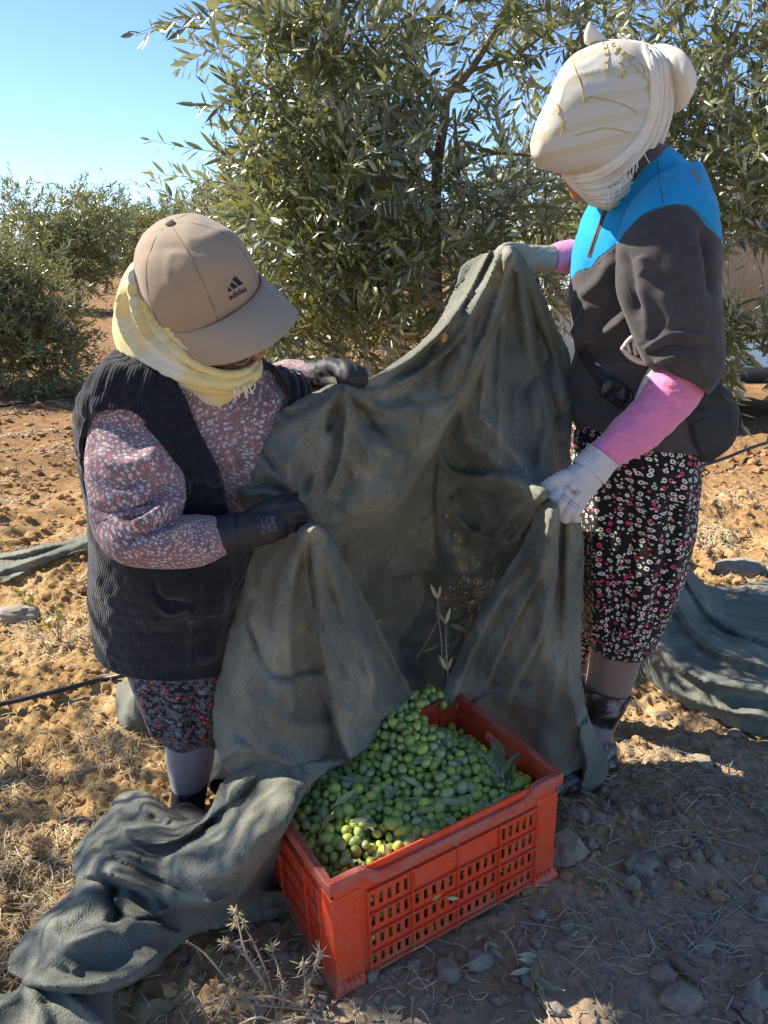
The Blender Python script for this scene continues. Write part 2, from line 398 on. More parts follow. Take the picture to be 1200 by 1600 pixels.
zones = [('clods on the shaded soil right of the crate', 'dry clod on the shaded soil right of the red crate', (880, 1600), (1110, 1180), clodA, 90, 12, 40),
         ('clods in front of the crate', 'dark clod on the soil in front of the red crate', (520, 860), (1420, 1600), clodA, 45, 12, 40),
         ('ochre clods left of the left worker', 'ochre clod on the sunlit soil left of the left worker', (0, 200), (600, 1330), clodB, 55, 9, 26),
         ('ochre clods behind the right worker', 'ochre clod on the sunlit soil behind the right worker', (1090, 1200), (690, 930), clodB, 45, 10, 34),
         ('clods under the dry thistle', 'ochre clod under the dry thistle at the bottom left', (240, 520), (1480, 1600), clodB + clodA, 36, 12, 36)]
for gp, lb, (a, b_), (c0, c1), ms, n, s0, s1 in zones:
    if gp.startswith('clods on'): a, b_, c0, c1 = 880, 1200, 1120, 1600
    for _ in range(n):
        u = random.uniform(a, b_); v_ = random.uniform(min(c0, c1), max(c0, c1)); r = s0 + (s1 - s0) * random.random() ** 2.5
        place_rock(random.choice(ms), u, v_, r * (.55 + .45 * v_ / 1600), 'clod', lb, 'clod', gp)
def scatter_pts(n, x0, x1, y0, y1):
    x = rng.uniform(x0, x1, n); y = y0 + (y1 - y0) * rng.random(n) ** 1.5; return x, y
def pebbles(n, x0, x1, y0, y1, smin, smax, m, seed, name, label=None):
    V0, F0 = rock_mesh(seed, 1, .3); F0 = np.array(F0); x, y = scatter_pts(n, x0, x1, y0, y1); z = gh(x, y)
    s = smin + (smax - smin) * rng.random(n) ** 4; a = rng.uniform(0, 6.28, n); 
    ca, sa = np.cos(a), np.sin(a); st = rng.uniform(.6, 1.3, (n, 3))
    Q = V0[None] * st[:, None]; Vx = Q[..., 0] * ca[:, None] - Q[..., 1] * sa[:, None]; Vy = Q[..., 0] * sa[:, None] + Q[..., 1] * ca[:, None]
    V = np.stack([Vx, Vy, Q[..., 2]], -1) * s[:, None, None] + np.stack([x, y, z + s * .2], -1)[:, None]
    F = (F0[None] + (np.arange(n) * len(V0))[:, None, None]).reshape(-1, 3)
    o = mk(name, V.reshape(-1, 3), F, m, org=np.zeros(3), smooth=False); tag(o, label, 'ground cover', kind='stuff')
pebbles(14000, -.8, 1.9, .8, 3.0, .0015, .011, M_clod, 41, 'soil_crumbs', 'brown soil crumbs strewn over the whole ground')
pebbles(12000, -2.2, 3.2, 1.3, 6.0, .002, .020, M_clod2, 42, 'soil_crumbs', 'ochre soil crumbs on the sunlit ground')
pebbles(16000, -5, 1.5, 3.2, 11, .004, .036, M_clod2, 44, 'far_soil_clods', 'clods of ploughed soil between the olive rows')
pebbles(900, -1.6, 2.2, .8, 4.0, .0015, .008, M_stone, 43, 'pale_grit', 'pale grit scattered over the soil')
M_straw = M_simple('dry straw', (.58, .47, .30), .8, .3, 15, .2, .0005, spec=.2)
M_straw2 = M_simple('grey stalk', (.36, .31, .25), .85, .3, 15, .2, .0005, spec=.2)
def straw(n, x0, x1, y0, y1, lmin, lmax, rad, m, label, clump=0):
    x, y = scatter_pts(n, x0, x1, y0, y1)
    if clump:
        k = rng.integers(0, clump, n); cx, cy = scatter_pts(clump, x0, x1, y0, y1); x = cx[k] + rng.normal(0, .09, n); y = cy[k] + rng.normal(0, .07, n)
    a = rng.uniform(0, 6.28, n); L = lmin + (lmax - lmin) * rng.random(n) ** 2; K = rng.normal(0, 6, n); q = np.linspace(-.5, .5, 5)
    th = a[:, None] + K[:, None] * q * L[:, None] * 2
    px = x[:, None] + np.cos(th) * q * L[:, None]; py = y[:, None] + np.sin(th) * q * L[:, None]
    pz = gh(px, py) + .002 + rng.uniform(0, .012, (n, 1)) + rng.normal(0, .15, (n, 1)) * q * L[:, None]
    C = np.stack([px, py, pz], -1); T = nrm(np.gradient(C, axis=1)); S = nrm(np.cross(T, [0, 0, 1.])); U = np.cross(S, T)
    r = rad * rng.uniform(.5, 1.3, (n, 1, 1)); ring = [C + S * r, C - S * r * .5 + U * r * .87, C - S * r * .5 - U * r * .87]
    V = np.stack(ring, 2); F0 = gridF(5, 3, True); F = (F0[None] + (np.arange(n) * 15)[:, None, None]).reshape(-1, 4)
    o = mk('straw_litter', V.reshape(-1, 3), F, m, org=np.zeros(3)); tag(o, label, 'straw', kind='stuff')
straw(9000, -2.2, 2.8, .85, 5.5, .015, .10, .0011, M_straw, 'loose dry straw strewn over the sunlit soil')
straw(900, .4, 1.3, .85, 2.0, .02, .13, .0010, M_straw2, 'grey dry stalks in loose heaps right of the crate', 9)
straw(5000, -1.8, -.6, 1.1, 3.6, .02, .12, .0012, M_straw, 'dry straw tufts left of the left worker', 30)
straw(4500, -4.5, .5, 2.8, 9.5, .03, .16, .0022, M_straw, 'dry straw between the olive rows at the left', 60)
straw(3500, 1.0, 3.6, 2.2, 5.5, .03, .16, .0018, M_straw, 'dry straw on the ground behind the right worker', 30)
def stalk(pts, r, label, m=None, name='dry_stalk', cat='stalk', group=None, up=.006):
    Q = [Gz(p[0], p[1], (p[2] if len(p) > 2 else up)) for p in pts]; V, F, uv = tube(Q, [r] * (len(Q) - 1) + [r * .6], 6, hemi=False)
    return tag(mk(name, V, F, m or M_straw2, None, uv), label, cat, group)
stalk([(1013, 1298), (1070, 1302), (1140, 1316), (1184, 1332), (1178, 1360), (1172, 1390)], .0016, 'long pale stalk bent at its right end, right of the crate')
stalk([(1095, 1312), (1125, 1350), (1160, 1385), (1177, 1398)], .0018, 'pale stalk running down to the right edge of the bent stalk')
stalk([(1075, 1480), (1110, 1450), (1165, 1410)], .0018, 'straight pale stalk leaning above the round grey stone')
stalk([(955, 1528), (956, 1560), (958, 1597)], .0012, 'thin straight stalk pointing down at the bottom of the photo')
stalk([(1098, 1440), (1112, 1470), (1150, 1480), (1166, 1492), (1120, 1496)], .0013, 'curled stalk right of the round grey stone')
stalk([(945, 1355), (1010, 1330), (1060, 1315), (1145, 1306)], .0013, 'thin grey stalk crossing the bent stalk')
stalk([(805, 1440), (850, 1446), (882, 1453)], .0012, 'thin reddish stalk below the right corner of the crate')
stalk([(1015, 1350), (1060, 1372), (1124, 1392), (1134, 1376)], .0014, 'forked stalk in the straw heap right of the crate')
# ------------------------------------------------------------ foliage
def leafmat(name, top, under, hue=.25):
    b = NB(name); at = b.n.new('ShaderNodeAttribute'); at.attribute_name = 'tone'; gi = b.n.new('ShaderNodeNewGeometry')
    hi = tuple(min(1, x * (1 + hue)) for x in top); t2 = (top[0] * 1.7, top[1] * 1.35, top[2] * .7)
    a = b.ramp(at.outputs['Fac'], [(0, tuple(x * .7 for x in top)), (.5, hi), (.93, t2), (.985, (.28, .20, .05))])
    c = b.mix(gi.outputs['Backfacing'], a, under); b.base(c); b.rough(b.mix(gi.outputs['Backfacing'], (.30, .30, .30), (.55, .55, .55))); b.spec(.8)
    tr = b.n.new('ShaderNodeBsdfTranslucent'); b.inp(tr, 0, b.mix(.5, a, (.42, .44, .08))); mx = b.n.new('ShaderNodeMixShader'); mx.inputs[0].default_value = .27
    b.link(b.b.outputs[0], mx.inputs[1]); b.link(tr.outputs[0], mx.inputs[2]); b.link(mx.outputs[0], b.out.inputs[0]); return b.m
M_leaf = leafmat('olive leaf', (.098, .112, .040), (.48, .49, .39))
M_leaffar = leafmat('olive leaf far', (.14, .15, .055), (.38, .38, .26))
M_bark = M_simple('olive bark', (.16, .12, .085), .9, .4, 30, .8, .004, spec=.2)
M_barkpale = M_simple('pale olive bark', (.30, .25, .19), .9, .35, 30, .7, .003, spec=.2)
LV = np.array([[0, 0, 0], [-.10, .33, .02], [.10, .33, .02], [0, .33, -.012], [-.085, .68, .02], [.085, .68, .02], [0, .68, -.012], [0, 1, .0]])
LQ = np.array([[0, 3, 1, 1], [0, 2, 3, 3], [3, 6, 4, 1], [3, 2, 5, 6], [6, 7, 4, 4], [6, 5, 7, 7]])
LT = np.array([[0, 3, 1], [0, 2, 3], [3, 6, 4], [3, 4, 1], [3, 2, 5], [3, 5, 6], [6, 7, 4], [6, 5, 7]])
LT4 = np.array([[0, 2, 3], [0, 3, 1], [1, 3, 7], [3, 2, 7]])
def leaves_mesh(base, D, N, L, W, simple=False):
    D = nrm(D); S = nrm(np.cross(D, N)); N = np.cross(S, D); n = len(base)
    V0 = LV.copy(); T = LT
    bend = rng.normal(.0, .10, n)
    V = base[:, None] + (S[:, None] * (V0[None, :, 0:1] * W[:, None, None]) + D[:, None] * V0[None, :, 1:2] + N[:, None] * (V0[None, :, 2:3] + bend[:, None, None] * V0[None, :, 1:2] ** 2)) * L[:, None, None]
    return V.reshape(-1, 3), (T[None] + (np.arange(n) * 8)[:, None, None]).reshape(-1, 3)
def set_tone(me, tone, k):
    a = me.attributes.new('tone', 'FLOAT', 'POINT'); a.data.foreach_set('value', np.repeat(tone, k).astype(np.float32))
def tree(loc, blobs, limbs, ntw, label, trunk_r=.05, twl=(.18, .42), ll=.058, group=None, far=False, bark=None, single=0, tw_r=.0018, upb=.35, nl=None, holes_=None):
    """blobs: centre, radii, weight ; limbs: list of (points, radii)"""
    bark = bark or M_bark
    rt = root('olive_tree', loc, label, 'tree', group)
    V, F = join([tube(p, r, 9 if not far else 6, hemi=False)[:2] for p, r in limbs[:1]]); mk('trunk', V, F, bark, rt)
    if len(limbs) > 1:
        for p, r in limbs[1:]: V, F, uv = tube(p, r, 7 if not far else 5, hemi=False); mk('limb', V, F, bark, rt)
    bw = np.array([b[2] for b in blobs], float); bi = rng.choice(len(blobs), ntw, p=bw / bw.sum())
    Cc = np.array([b[0] for b in blobs], float)[bi]; R = np.array([b[1] for b in blobs], float)[bi]
    d = nrm(rng.normal(size=(ntw, 3))); rr = rng.random(ntw) ** .45
    B = Cc + d * R * rr[:, None]
    dr = nrm(d * .6 + np.array([0, 0, upb]) + rng.normal(0, .55, (ntw, 3)))
    L = rng.uniform(*twl, ntw); K = nl or 12
    s = np.linspace(0, 1, 6)[None, :, None]
    droop = rng.uniform(.0, .45, (ntw, 1, 1)) * np.array([0, 0, -1.])
    side = rng.normal(0, .18, (ntw, 1, 3))
    curve = lambda s: B[:, None] + (dr[:, None] * s + droop * s * s + side * s * s) * L[:, None, None]
    C = curve(s); T = nrm(np.gradient(C, axis=1)); S = nrm(np.cross(T, [.1, .05, 1.])); U = np.cross(S, T); r = (tw_r * (1.2 - s * .9))
    ring = np.stack([C + S * r, C - S * r * .5 + U * r * .87, C - S * r * .5 - U * r * .87], 2)
    F0 = gridF(6, 3, True)
    k = (np.arange(K) + .6) / K; sl = np.repeat(k, 2)[None, :, None] * np.ones((ntw, 1, 1)) + rng.normal(0, .02, (ntw, 2 * K, 1)); sl = np.clip(sl, .05, 1)
    Bp = curve(sl); Td = nrm(curve(np.clip(sl + .03, 0, 1.03)) - Bp)
    S = nrm(np.cross(Td, [.1, .05, 1.])); U = np.cross(S, Td); ang = np.tile([0, np.pi], K)[None] + (np.repeat(np.arange(K), 2) * 1.45)[None] + rng.normal(0, .3, (ntw, 2 * K))
    o_ = S * np.cos(ang)[..., None] + U * np.sin(ang)[..., None]
    D = nrm(Td * rng.uniform(.5, 1.1, (ntw, 2 * K, 1)) + o_ * .8); Nn = nrm(Td * .8 - o_ * .5 + np.array([0, 0, .55]) + rng.normal(0, .25, D.shape))
    LL = ll * rng.uniform(.6, 1.25, (ntw, 2 * K)) * (1 - .35 * sl[..., 0] ** 3); keep = rng.random((ntw, 2 * K)) > .12
    if holes_:
        qq = pix(B); pr_ = np.zeros(ntw)
        for hx, hy, rx, ry, pp in holes_: pr_ = np.maximum(pr_, pp * (((qq[:, 0] - hx) / rx) ** 2 + ((qq[:, 1] - hy) / ry) ** 2 < 1))
        keep &= (rng.random(ntw) > pr_)[:, None]
    if holes_:
        dk = segdist(pix(Bp.reshape(-1, 3)), cr(TRK, 40))[0].reshape(ntw, -1); keep &= ~((dk < 15) & (Bp[..., 1] < 3.05) & (rng.random(dk.shape) < .85))
    if holes_:
        qb = pix(Bp.reshape(-1, 3)).reshape(ntw, -1, 2); keep &= ~(((((qb[..., 0] - 1172) / 60) ** 2 + ((qb[..., 1] - 430) / 50) ** 2) < 1) & (rng.random(keep.shape) < .96))
    keep &= ~((Bp[..., 1] < 1.95) & (Bp[..., 0] > -1.5) & (Bp[..., 0] < 1.6)) if not far else True
    tk = keep.sum(1) > 5; nt_ = int(tk.sum()); F = (F0[None] + (np.arange(nt_) * 18)[:, None, None]).reshape(-1, 4); tag(mk('twigs', ring[tk].reshape(-1, 3), F, bark, rt), kind='stuff'); keep &= tk[:, None]
    B_, D_, N_, L_ = Bp[keep], D[keep], Nn[keep], LL[keep]; W_ = rng.uniform(.8, 1.3, len(B_)); tone = np.clip(rng.normal(.45, .22, len(B_)), 0, 1); tone[rng.random(len(B_)) < .006] = 1
    if single:
        q = pix(B_); vis = (q[:, 0] > -20) & (q[:, 0] < 1220) & (q[:, 1] > -20) & (q[:, 1] < 640) & (B_[:, 1] > .8)
        key = np.where(vis, L_ / np.linalg.norm(B_ - [0, 0, CH], axis=1), 0); idx = np.argsort(-key)[:single]; m = np.zeros(len(B_), bool); m[idx] = True
        lm = []
        for q_ in range(6):
            V, F = leaves_mesh(np.zeros((1, 3)), np.array([[0, 1., 0]]), np.array([[0, 0, 1.]]), np.ones(1), np.array([.8 + .1 * q_])); me = rawmesh('leaf', V, F); set_tone(me, np.array([.15 + .13 * q_]), 8); me.materials.append(M_leaf); lm.append(me)
        for i in idx:
            Dv = nrm(D_[i]); Sv = nrm(np.cross(Dv, N_[i])); Nv = np.cross(Sv, Dv); Mx = Matrix(np.stack([Sv, Dv, Nv], 1).tolist())
            o = bpy.data.objects.new('leaf', lm[int(rng.integers(6))]); COL.objects.link(o); o.parent = rt; o.location = tuple(B_[i] - ORG[rt.name]); o.rotation_euler = Mx.to_euler(); o.scale = (float(L_[i]),) * 3
        B_, D_, N_, L_, W_, tone = B_[~m], D_[~m], N_[~m], L_[~m], W_[~m], tone[~m]
    V, F = leaves_mesh(B_, D_, N_, L_, W_)
    c = tag(mk('crown', V, F, M_leaffar if far else M_leaf, rt), kind='stuff'); set_tone(c.data, tone, 8); return rt
def pl(pts): return [P(a, b, c) for a, b, c in pts]
# the near tree behind the net
bA = [(P(560, 110, 2.9), (.42, .35, .42), 2.4), (P(495, 180, 2.75), (.26, .3, .32), 1.6), (P(500, 55, 2.75), (.28, .28, .22), 1.3), (P(620, 300, 2.8), (.45, .35, .32), 2.6),
      (P(520, 410, 2.75), (.36, .3, .30), 2.2), (P(660, 440, 2.75), (.34, .3, .26), 2.0), (P(560, 510, 2.65), (.22, .2, .12), .9), (P(470, 470, 2.9), (.22, .2, .16), .7),
      (P(840, 30, 3.0), (.36, .3, .18), 1.0), (P(720, -10, 2.9), (.5, .4, .22), 1.3), (P(470, 300, 2.9), (.22, .25, .28), 1.4), (P(790, 360, 3.1), (.26, .25, .16), .8), (P(640, 20, 3.2), (.4, .3, .3), .5)]
HOL = [(725, 205, 45, 55, .93), (690, 300, 22, 100, .75), (700, 150, 30, 60, .7), (850, 190, 60, 70, .8), (755, 80, 40, 50, .7), (580, 20, 55, 30, .8), (400, 250, 40, 40, .5), (470, 130, 30, 30, .5), (870, 330, 40, 60, .6), (1160, 130, 50, 40, .6), (1170, 430, 60, 45, .92), (880, 20, 300, 150, .42), (400, 160, 70, 90, .6), (620, 60, 120, 70, .35)]; TRK = [(684, 470), (680, 340), (684, 250), (694, 190), (700, 150), (735, 110), (775, 45), (800, -20)]
baseA = G(690, 700); baseA = np.array([.25, 3.12, 0.]); tA = P(690, 470, 3.1)
limA = [([baseA + [0, 0, -.05], baseA + [.0, 0, .3], P(680, 440, 3.1), P(680, 340, 3.08), P(684, 250, 3.05)], [.045, .036, .028, .023, .019]),
        (pl([(684, 250, 3.05), (694, 190, 3.0), (700, 150, 3.0), (735, 110, 3.0), (775, 45, 3.0), (800, -20, 3.0)]), [.019, .017, .016, .013, .009, .006]),
        (pl([(684, 252, 3.05), (662, 225, 2.95), (640, 160, 2.85), (600, 100, 2.8), (560, 40, 2.8)]), [.014, .012, .010, .007, .004]),
        (pl([(698, 165, 3.0), (672, 135, 2.9), (640, 110, 2.85), (560, 70, 2.8), (470, 20, 2.75)]), [.010, .009, .008, .006, .003]),
        (pl([(680, 330, 3.08), (650, 290, 2.9), (600, 270, 2.8), (520, 250, 2.75), (430, 230, 2.75)]), [.012, .011, .009, .006, .003]),
        (pl([(682, 400, 3.08), (720, 340, 3.0), (716, 260, 3.0), (710, 170, 3.1)]), [.012, .009, .007, .005]),
        (pl([(682, 300, 3.06), (720, 262, 3.0), (770, 240, 3.0), (840, 245, 3.0)]), [.010, .008, .006, .004]),
        (pl([(680, 420, 3.1), (600, 440, 2.8), (520, 480, 2.7)]), [.012, .008, .004]), (pl([(735, 110, 3.), (800, 90, 2.95), (880, 30, 2.95)]), [.008, .006, .003])]
tree(baseA, bA, limA, 980, 'large olive tree directly behind the raised net with its brown trunk forking in mid crown', ll=.070, single=300, holes_=HOL)
bB = [(P(1130, 60, 2.9), (.42, .35, .32), 2.2), (P(1010, 10, 3.0), (.35, .3, .22), 1.1), (P(1170, 210, 2.85), (.26, .3, .34), 1.9), (P(1170, 360, 2.75), (.18, .22, .2), .9), (P(1165, 300, 3.0), (.25, .22, .25), 1.1), (P(1300, 200, 2.9), (.5, .4, .6), 1.5),
      (P(1180, 540, 2.7), (.14, .2, .14), .9), (P(880, 60, 3.2), (.3, .3, .2), .6), (P(850, 330, 3.2), (.18, .2, .2), .5), (P(860, 470, 3.1), (.18, .2, .18), .8), (P(1135, 460, 2.9), (.08, .15, .22), .5)]
baseB = np.array([1.02, 3.3, 0.])
limB = [([baseB + [0, 0, -.05], baseB + [-.02, 0, .4], P(900, 470, 3.25), P(960, 330, 3.2), P(1060, 200, 3.1)], [.05, .042, .032, .026, .018]),
        (pl([(895, 480, 3.22), (865, 440, 3.2), (856, 370, 3.15), (852, 320, 3.15), (850, 250, 3.1)]), [.016, .012, .010, .008, .004]), (pl([(1060, 200, 3.1), (1120, 120, 3.0), (1160, 20, 2.9)]), [.016, .012, .005]),
        (pl([(1060, 200, 3.1), (1150, 230, 2.95), (1230, 220, 2.9)]), [.012, .009, .004]), (pl([(960, 330, 3.2), (930, 150, 3.1), (900, 20, 3.0)]), [.014, .010, .004]),
        (pl([(930, 450, 3.2), (1050, 470, 3.0), (1150, 490, 2.8), (1210, 520, 2.7)]), [.014, .01, .007, .003])]
tree(baseB, bB, limB, 720, 'olive tree behind the right worker reaching the top right corner', ll=.068, single=300, holes_=HOL, bark=M_barkpale)
def simple_tree(x, y, h, r, label, ntw, group=None, ll=.06, z0=.35, far=True, low=.55):
    z = float(gh(x, y, False)); c = np.array([x, y, z + h * (.62 - .14 * (low > .6))]); bl = []
    for k in range(9):
        a = k * 2.4; rr = r * (.55 if k < 7 else .15)
        bl.append((c + [math.cos(a) * rr, math.sin(a) * rr, (random.uniform(-.6, .5)) * h * .38 * low * 1.6], (r * random.uniform(.38, .6), r * .5, h * random.uniform(.18, .3)), random.uniform(.6, 1.2)))
    b0 = np.array([x, y, z - .05]); lim = [([b0, b0 + [r * .08, 0, h * .2], b0 + [-.04 * r, 0, h * .42]], [.035 + h * .012, .03 + h * .009, .02 + h * .007])]
    for k in range(4):
        a = k * 1.57 + .4; lim.append(([b0 + [-.04 * r, 0, h * .38], b0 + [math.cos(a) * r * .3, math.sin(a) * r * .3, h * .55], b0 + [math.cos(a) * r * .6, math.sin(a) * r * .6, h * .82]], [.02 + h * .004, .012 + h * .003, .005]))
    return tree(b0 + [0, 0, .05], bl, lim, ntw, label, ll=ll, far=far, group=group, twl=(.2 + .1 * r, .35 + .2 * r), nl=9, tw_r=.003)
def at(u, Y): return (u - 600) / FPX * Y * 1.0
simple_tree(-1.15, 7.6, 2.2, .85, 'olive tree half hidden behind the near one, left of its crown', 1500, ll=.075, far=True, low=.75)
simple_tree(-3.95, 7.8, 1.9, .92, 'bushy olive tree at the left edge of the photo with low branches', 1900, ll=.085, low=.75)
simple_tree(-7.6, 19.5, 2.75, 1.75, 'olive tree with a bare leaning trunk above the ploughed soil', 1000, ll=.17)
simple_tree(-6.2, 22.5, 2.9, 1.5, 'round olive tree directly left of the cap', 1000, ll=.18)
simple_tree(-9.2, 15.0, 2.2, 1.25, 'olive tree showing between the left edge bush and the leaning trunk', 1100, ll=.14, low=.7)
simple_tree(-2.4, 16.0, 2.2, 1.2, 'olive tree low behind the peak of the cap', 900, ll=.14)
k = 0
for x, y in [(-14, 27), (-10.5, 30), (-7.5, 31), (-4.4, 30), (-1.5, 27), (2, 25), (6, 27), (10, 24), (-18, 36), (-12.5, 40), (-8, 41), (-3, 40), (2, 41), (8, 38), (14, 34), (-15, 20), (3.2, 13), (-.6, 9.5), (7, 12)]:
    k += 1; simple_tree(x, y, random.uniform(2.5, 3.1), random.uniform(1.5, 1.9), 'olive tree in the far rows of the orchard', 260, 'far orchard trees', ll=.2)
bL = simple_tree(-3.35, 2.15, 3.3, .85, 'olive tree standing out of view left of the workers', 420, ll=.07, far=False)
fw = [(np.array([x, 60 + 6 * math.sin(x), .9]), (5, 3, 1.5), 1) for x in range(-60, 70, 7)]
fo = []
Bn = 5000; bi = rng.integers(0, len(fw), Bn); Bc = np.array([f[0] for f in fw])[bi] + rng.normal(0, 1, (Bn, 3)) * np.array([3, 2, .75]); V, F = leaves_mesh(Bc, rng.normal(size=(Bn, 3)), rng.normal(size=(Bn, 3)), np.full(Bn, .8), np.full(Bn, 3.))
o = tag(mk('distant_grove', V, F, M_leaffar, org=np.zeros(3)), 'far off olive grove along the horizon', 'grove', kind='stuff'); set_tone(o.data, rng.random(Bn), 8)
# ------------------------------------------------------------ hoses
M_hose = M_simple('black hose', (.014, .014, .016), .45, .3, 60, .2, .0005, spec=.5)
def hose(pts, r, label):
    q = [Gz(a, b) + [0, 0, r + .021] for a, b in pts]; V, F, uv = tube(q, r, 8, hemi=False); tag(mk('drip_hose', V, F, M_hose, None, uv), label, 'hose')
hose([(-60, 1128), (0, 1114), (60, 1100), (110, 1088), (160, 1074), (200, 1066), (240, 1050), (330, 1020)], .0085, 'black drip hose on the ochre soil left of the floral skirt')
hose([(-60, 652), (0, 641), (60, 632), (120, 622), (180, 612), (300, 590)], .012, 'thin black drip hose far behind the left worker')
hose([(1040, 748), (1085, 738), (1130, 724), (1170, 708), (1230, 688)], .011, 'black drip hose on the ground behind the right worker')
# ------------------------------------------------------------ crate
b = NB('red crate plastic'); v = b.geo(); n = b.noise(v, 18, 6, .7); n2 = b.noise(v, 130, 4, .7)
c = b.mix(b.maprange(n, .45, .75), (.74, .055, .010), (.56, .085, .040)); c = b.mix(b.math('MULTIPLY', b.maprange(n2, .46, .74), .7), c, (.40, .17, .11)); sc_ = b.noise(b.geo((14, 14, 160)), 3, 4, .7); c = b.mix(b.math('MULTIPLY', b.maprange(sc_, .60, .70), .5), c, (.66, .22, .13)); zz_ = b.sep(v)[2]; c = b.mix(b.math('MULTIPLY', b.maprange(zz_, .055, .0), b.maprange(n, .35, .6)), c, (.30, .19, .12))
b.base(c); b.rough(b.maprange(n, .3, .7, .32, .6)); b.spec(.45); b.b.inputs['Subsurface Weight'].default_value = 0
b.bump(n2, .25, .0008); M_crate = b.m
b = NB('dusty red rim'); v = b.geo(); n = b.noise(v, 25, 6, .75)
b.base(b.mix(b.maprange(n, .35, .7), (.50, .045, .018), (.42, .17, .12))); b.rough(.62); b.bump(b.noise(v, 160, 3), .4, .0008); M_rim = b.m
A0 = np.array([-.083, 1.077, 0.]); ex_ = nrm(np.array([.859, .512, 0])); ey_ = np.array([-ex_[1], ex_[0], 0]); ez = np.array([0, 0, 1.])
tl_ = .04; ez = nrm(ez - ex_ * tl_); ex_ = nrm(ex_ - ez * (ex_ @ ez)); ey_ = np.cross(ez, ex_)
LXc, LYc, HZ = .516, .340, .268
crate = root('plastic_crate', A0, 'red slotted plastic harvest crate filled with green olives', 'crate')
def cl(x, y, z): return A0 + ex_ * x + ey_ * y + ez * z
RC = np.stack([ex_, ey_, ez])
def wall(o, du, dn, L, cols, label_cols, name, handle=False):
    """lattice wall: origin o (local x,y), du along, dn outwards; real holes between the bars"""
    z_rows = [(.024, .048), (.070, .096), (.118, .145), (.166, .194)]
    if handle: z_rows = [(.024, .048), (.070, .096), (.118, .145), (.164, .190)]
    zs = sorted({0, .2655, *[a for r in z_rows for a in r]} | ({.212, .236} if handle else set())); xs = {0, L}; holes = []
    for ci, (a, b2) in enumerate(cols):
        n = max(3, round((b2 - a) / .0185)); p = (b2 - a) / n
        for k in range(n):
            x0, x1 = a + p * k + p * .27, a + p * (k + 1) - p * .27; xs |= {x0, x1}
            for ri, r in enumerate(z_rows):
                if ri == 3 and ci in label_cols: continue
                holes.append((x0, x1, *r))
    if handle: xs |= {L * .33, L * .67}; holes.append((L * .33, L * .67, .212, .236))
    xs = sorted(xs); V = []; F = []; nx = len(xs)
    O = cl(*o, 0); out = ex_ * dn[0] + ey_ * dn[1]; al = ex_ * du[0] + ey_ * du[1]
    for z in zs:
        for x in xs: V.append(O + al * x + ez * z + out * (.004 * z / .26))
    for i in range(len(zs) - 1):
        for j in range(nx - 1):
            cx, cz = (xs[j] + xs[j + 1]) / 2, (zs[i] + zs[i + 1]) / 2
            if any(h[0] < cx < h[1] and h[2] < cz < h[3] for h in holes): continue
            F.append((i * nx + j, i * nx + j + 1, (i + 1) * nx + j + 1, (i + 1) * nx + j))
    w_ = mk(name, V, F, M_crate, crate, smooth=False); md = w_.modifiers.new('s', 'SOLIDIFY'); md.thickness = .0032; md.offset = 0
    R = np.stack([al, out, ez])
    def rib(x0, x1, z0, z1, d=.007, nm='rib'):
        Vb, Fb = box((0, 0, 0), ((x1 - x0), d, (z1 - z0))); Vb = Vb @ R + O + al * ((x0 + x1) / 2) + ez * ((z0 + z1) / 2) + out * (d / 2 + .0012 + .004 * z1 / .26)
        o_ = mk(nm, Vb, Fb, M_crate, w_, smooth=False); bv = o_.modifiers.new('b', 'BEVEL'); bv.width = .0008; bv.segments = 1
    rz = [(.012, .0155), (.055, .0585), (.103, .1065), (.152, .1555), (.2085, .212)]
    for z0, z1 in rz: rib(cols[0][0] - .004, cols[-1][1] + .004, z0, z1, .008)
    for a, b2 in cols: rib(a - .0045, a - .002, .008, .214, .0066)
    rib(cols[-1][1] + .002, cols[-1][1] + .0045, .008, .214, .0066)
    if label_cols: rib(cols[1][0] + .002, cols[2][1] - .002, .1665, .204, .0022, 'name_panel')
    return w_
cf = [(.068, .158), (.164, .262), (.269, .367), (.373, .463)]
wall((0, 0), (1, 0), (0, -1), LXc, cf, (1, 2), 'long_wall'); wall((LXc, LYc), (-1, 0), (0, 1), LXc, cf, (1, 2), 'long_wall')
cs = [(.05, .105), (.112, .233), (.24, .295)]
wall((0, LYc), (0, -1), (-1, 0), LYc, cs, (), 'end_wall', True); wall((LXc, 0), (0, 1), (1, 0), LYc, cs, (), 'end_wall', True)
# corner posts with flared feet
for (x, y, sx, sy) in ((0, 0, 1, 1), (LXc, 0, -1, 1), (0, LYc, 1, -1), (LXc, LYc, -1, -1)):
    parts = []; W = .052; T_ = .010
    prof = [(0, 0), (.005, 0), (.018, -.005), (.03, -.008), (.21, -.008)]
    Vs = []; outl = lambda d: [(-d, -d), (W, -d), (W, .003), (.003, .003), (.003, W), (-d, W)]
    zz = [(0, .014), (.006, .0135), (.022, .0065), (.04, .0052), (.225, .0072)]
    for z, d in zz:
        for px_, py_ in outl(d): Vs.append(cl(x + sx * px_, y + sy * py_, z))
    Fs = [tuple(f) for f in gridF(len(zz), 6, True)] + [tuple(range(6))[::-1], tuple(range(24, 30))]
    if sx * sy < 0: Fs = [f[::-1] for f in Fs]
    p_ = mk('corner_post', Vs, Fs, M_crate, crate, smooth=False); bv = p_.modifiers.new('b', 'BEVEL'); bv.width = .0015; bv.segments = 2; bv.limit_method = 'ANGLE'
    for q in range(4):
        Vb, Fb = box((0, 0, 0), (.0022, .004, .026), RC); Vb = Vb + cl(x + sx * (.008 + q * .011), y - sy * .0085, .017); mk('foot_rib', Vb, Fb, M_crate, p_, smooth=False)
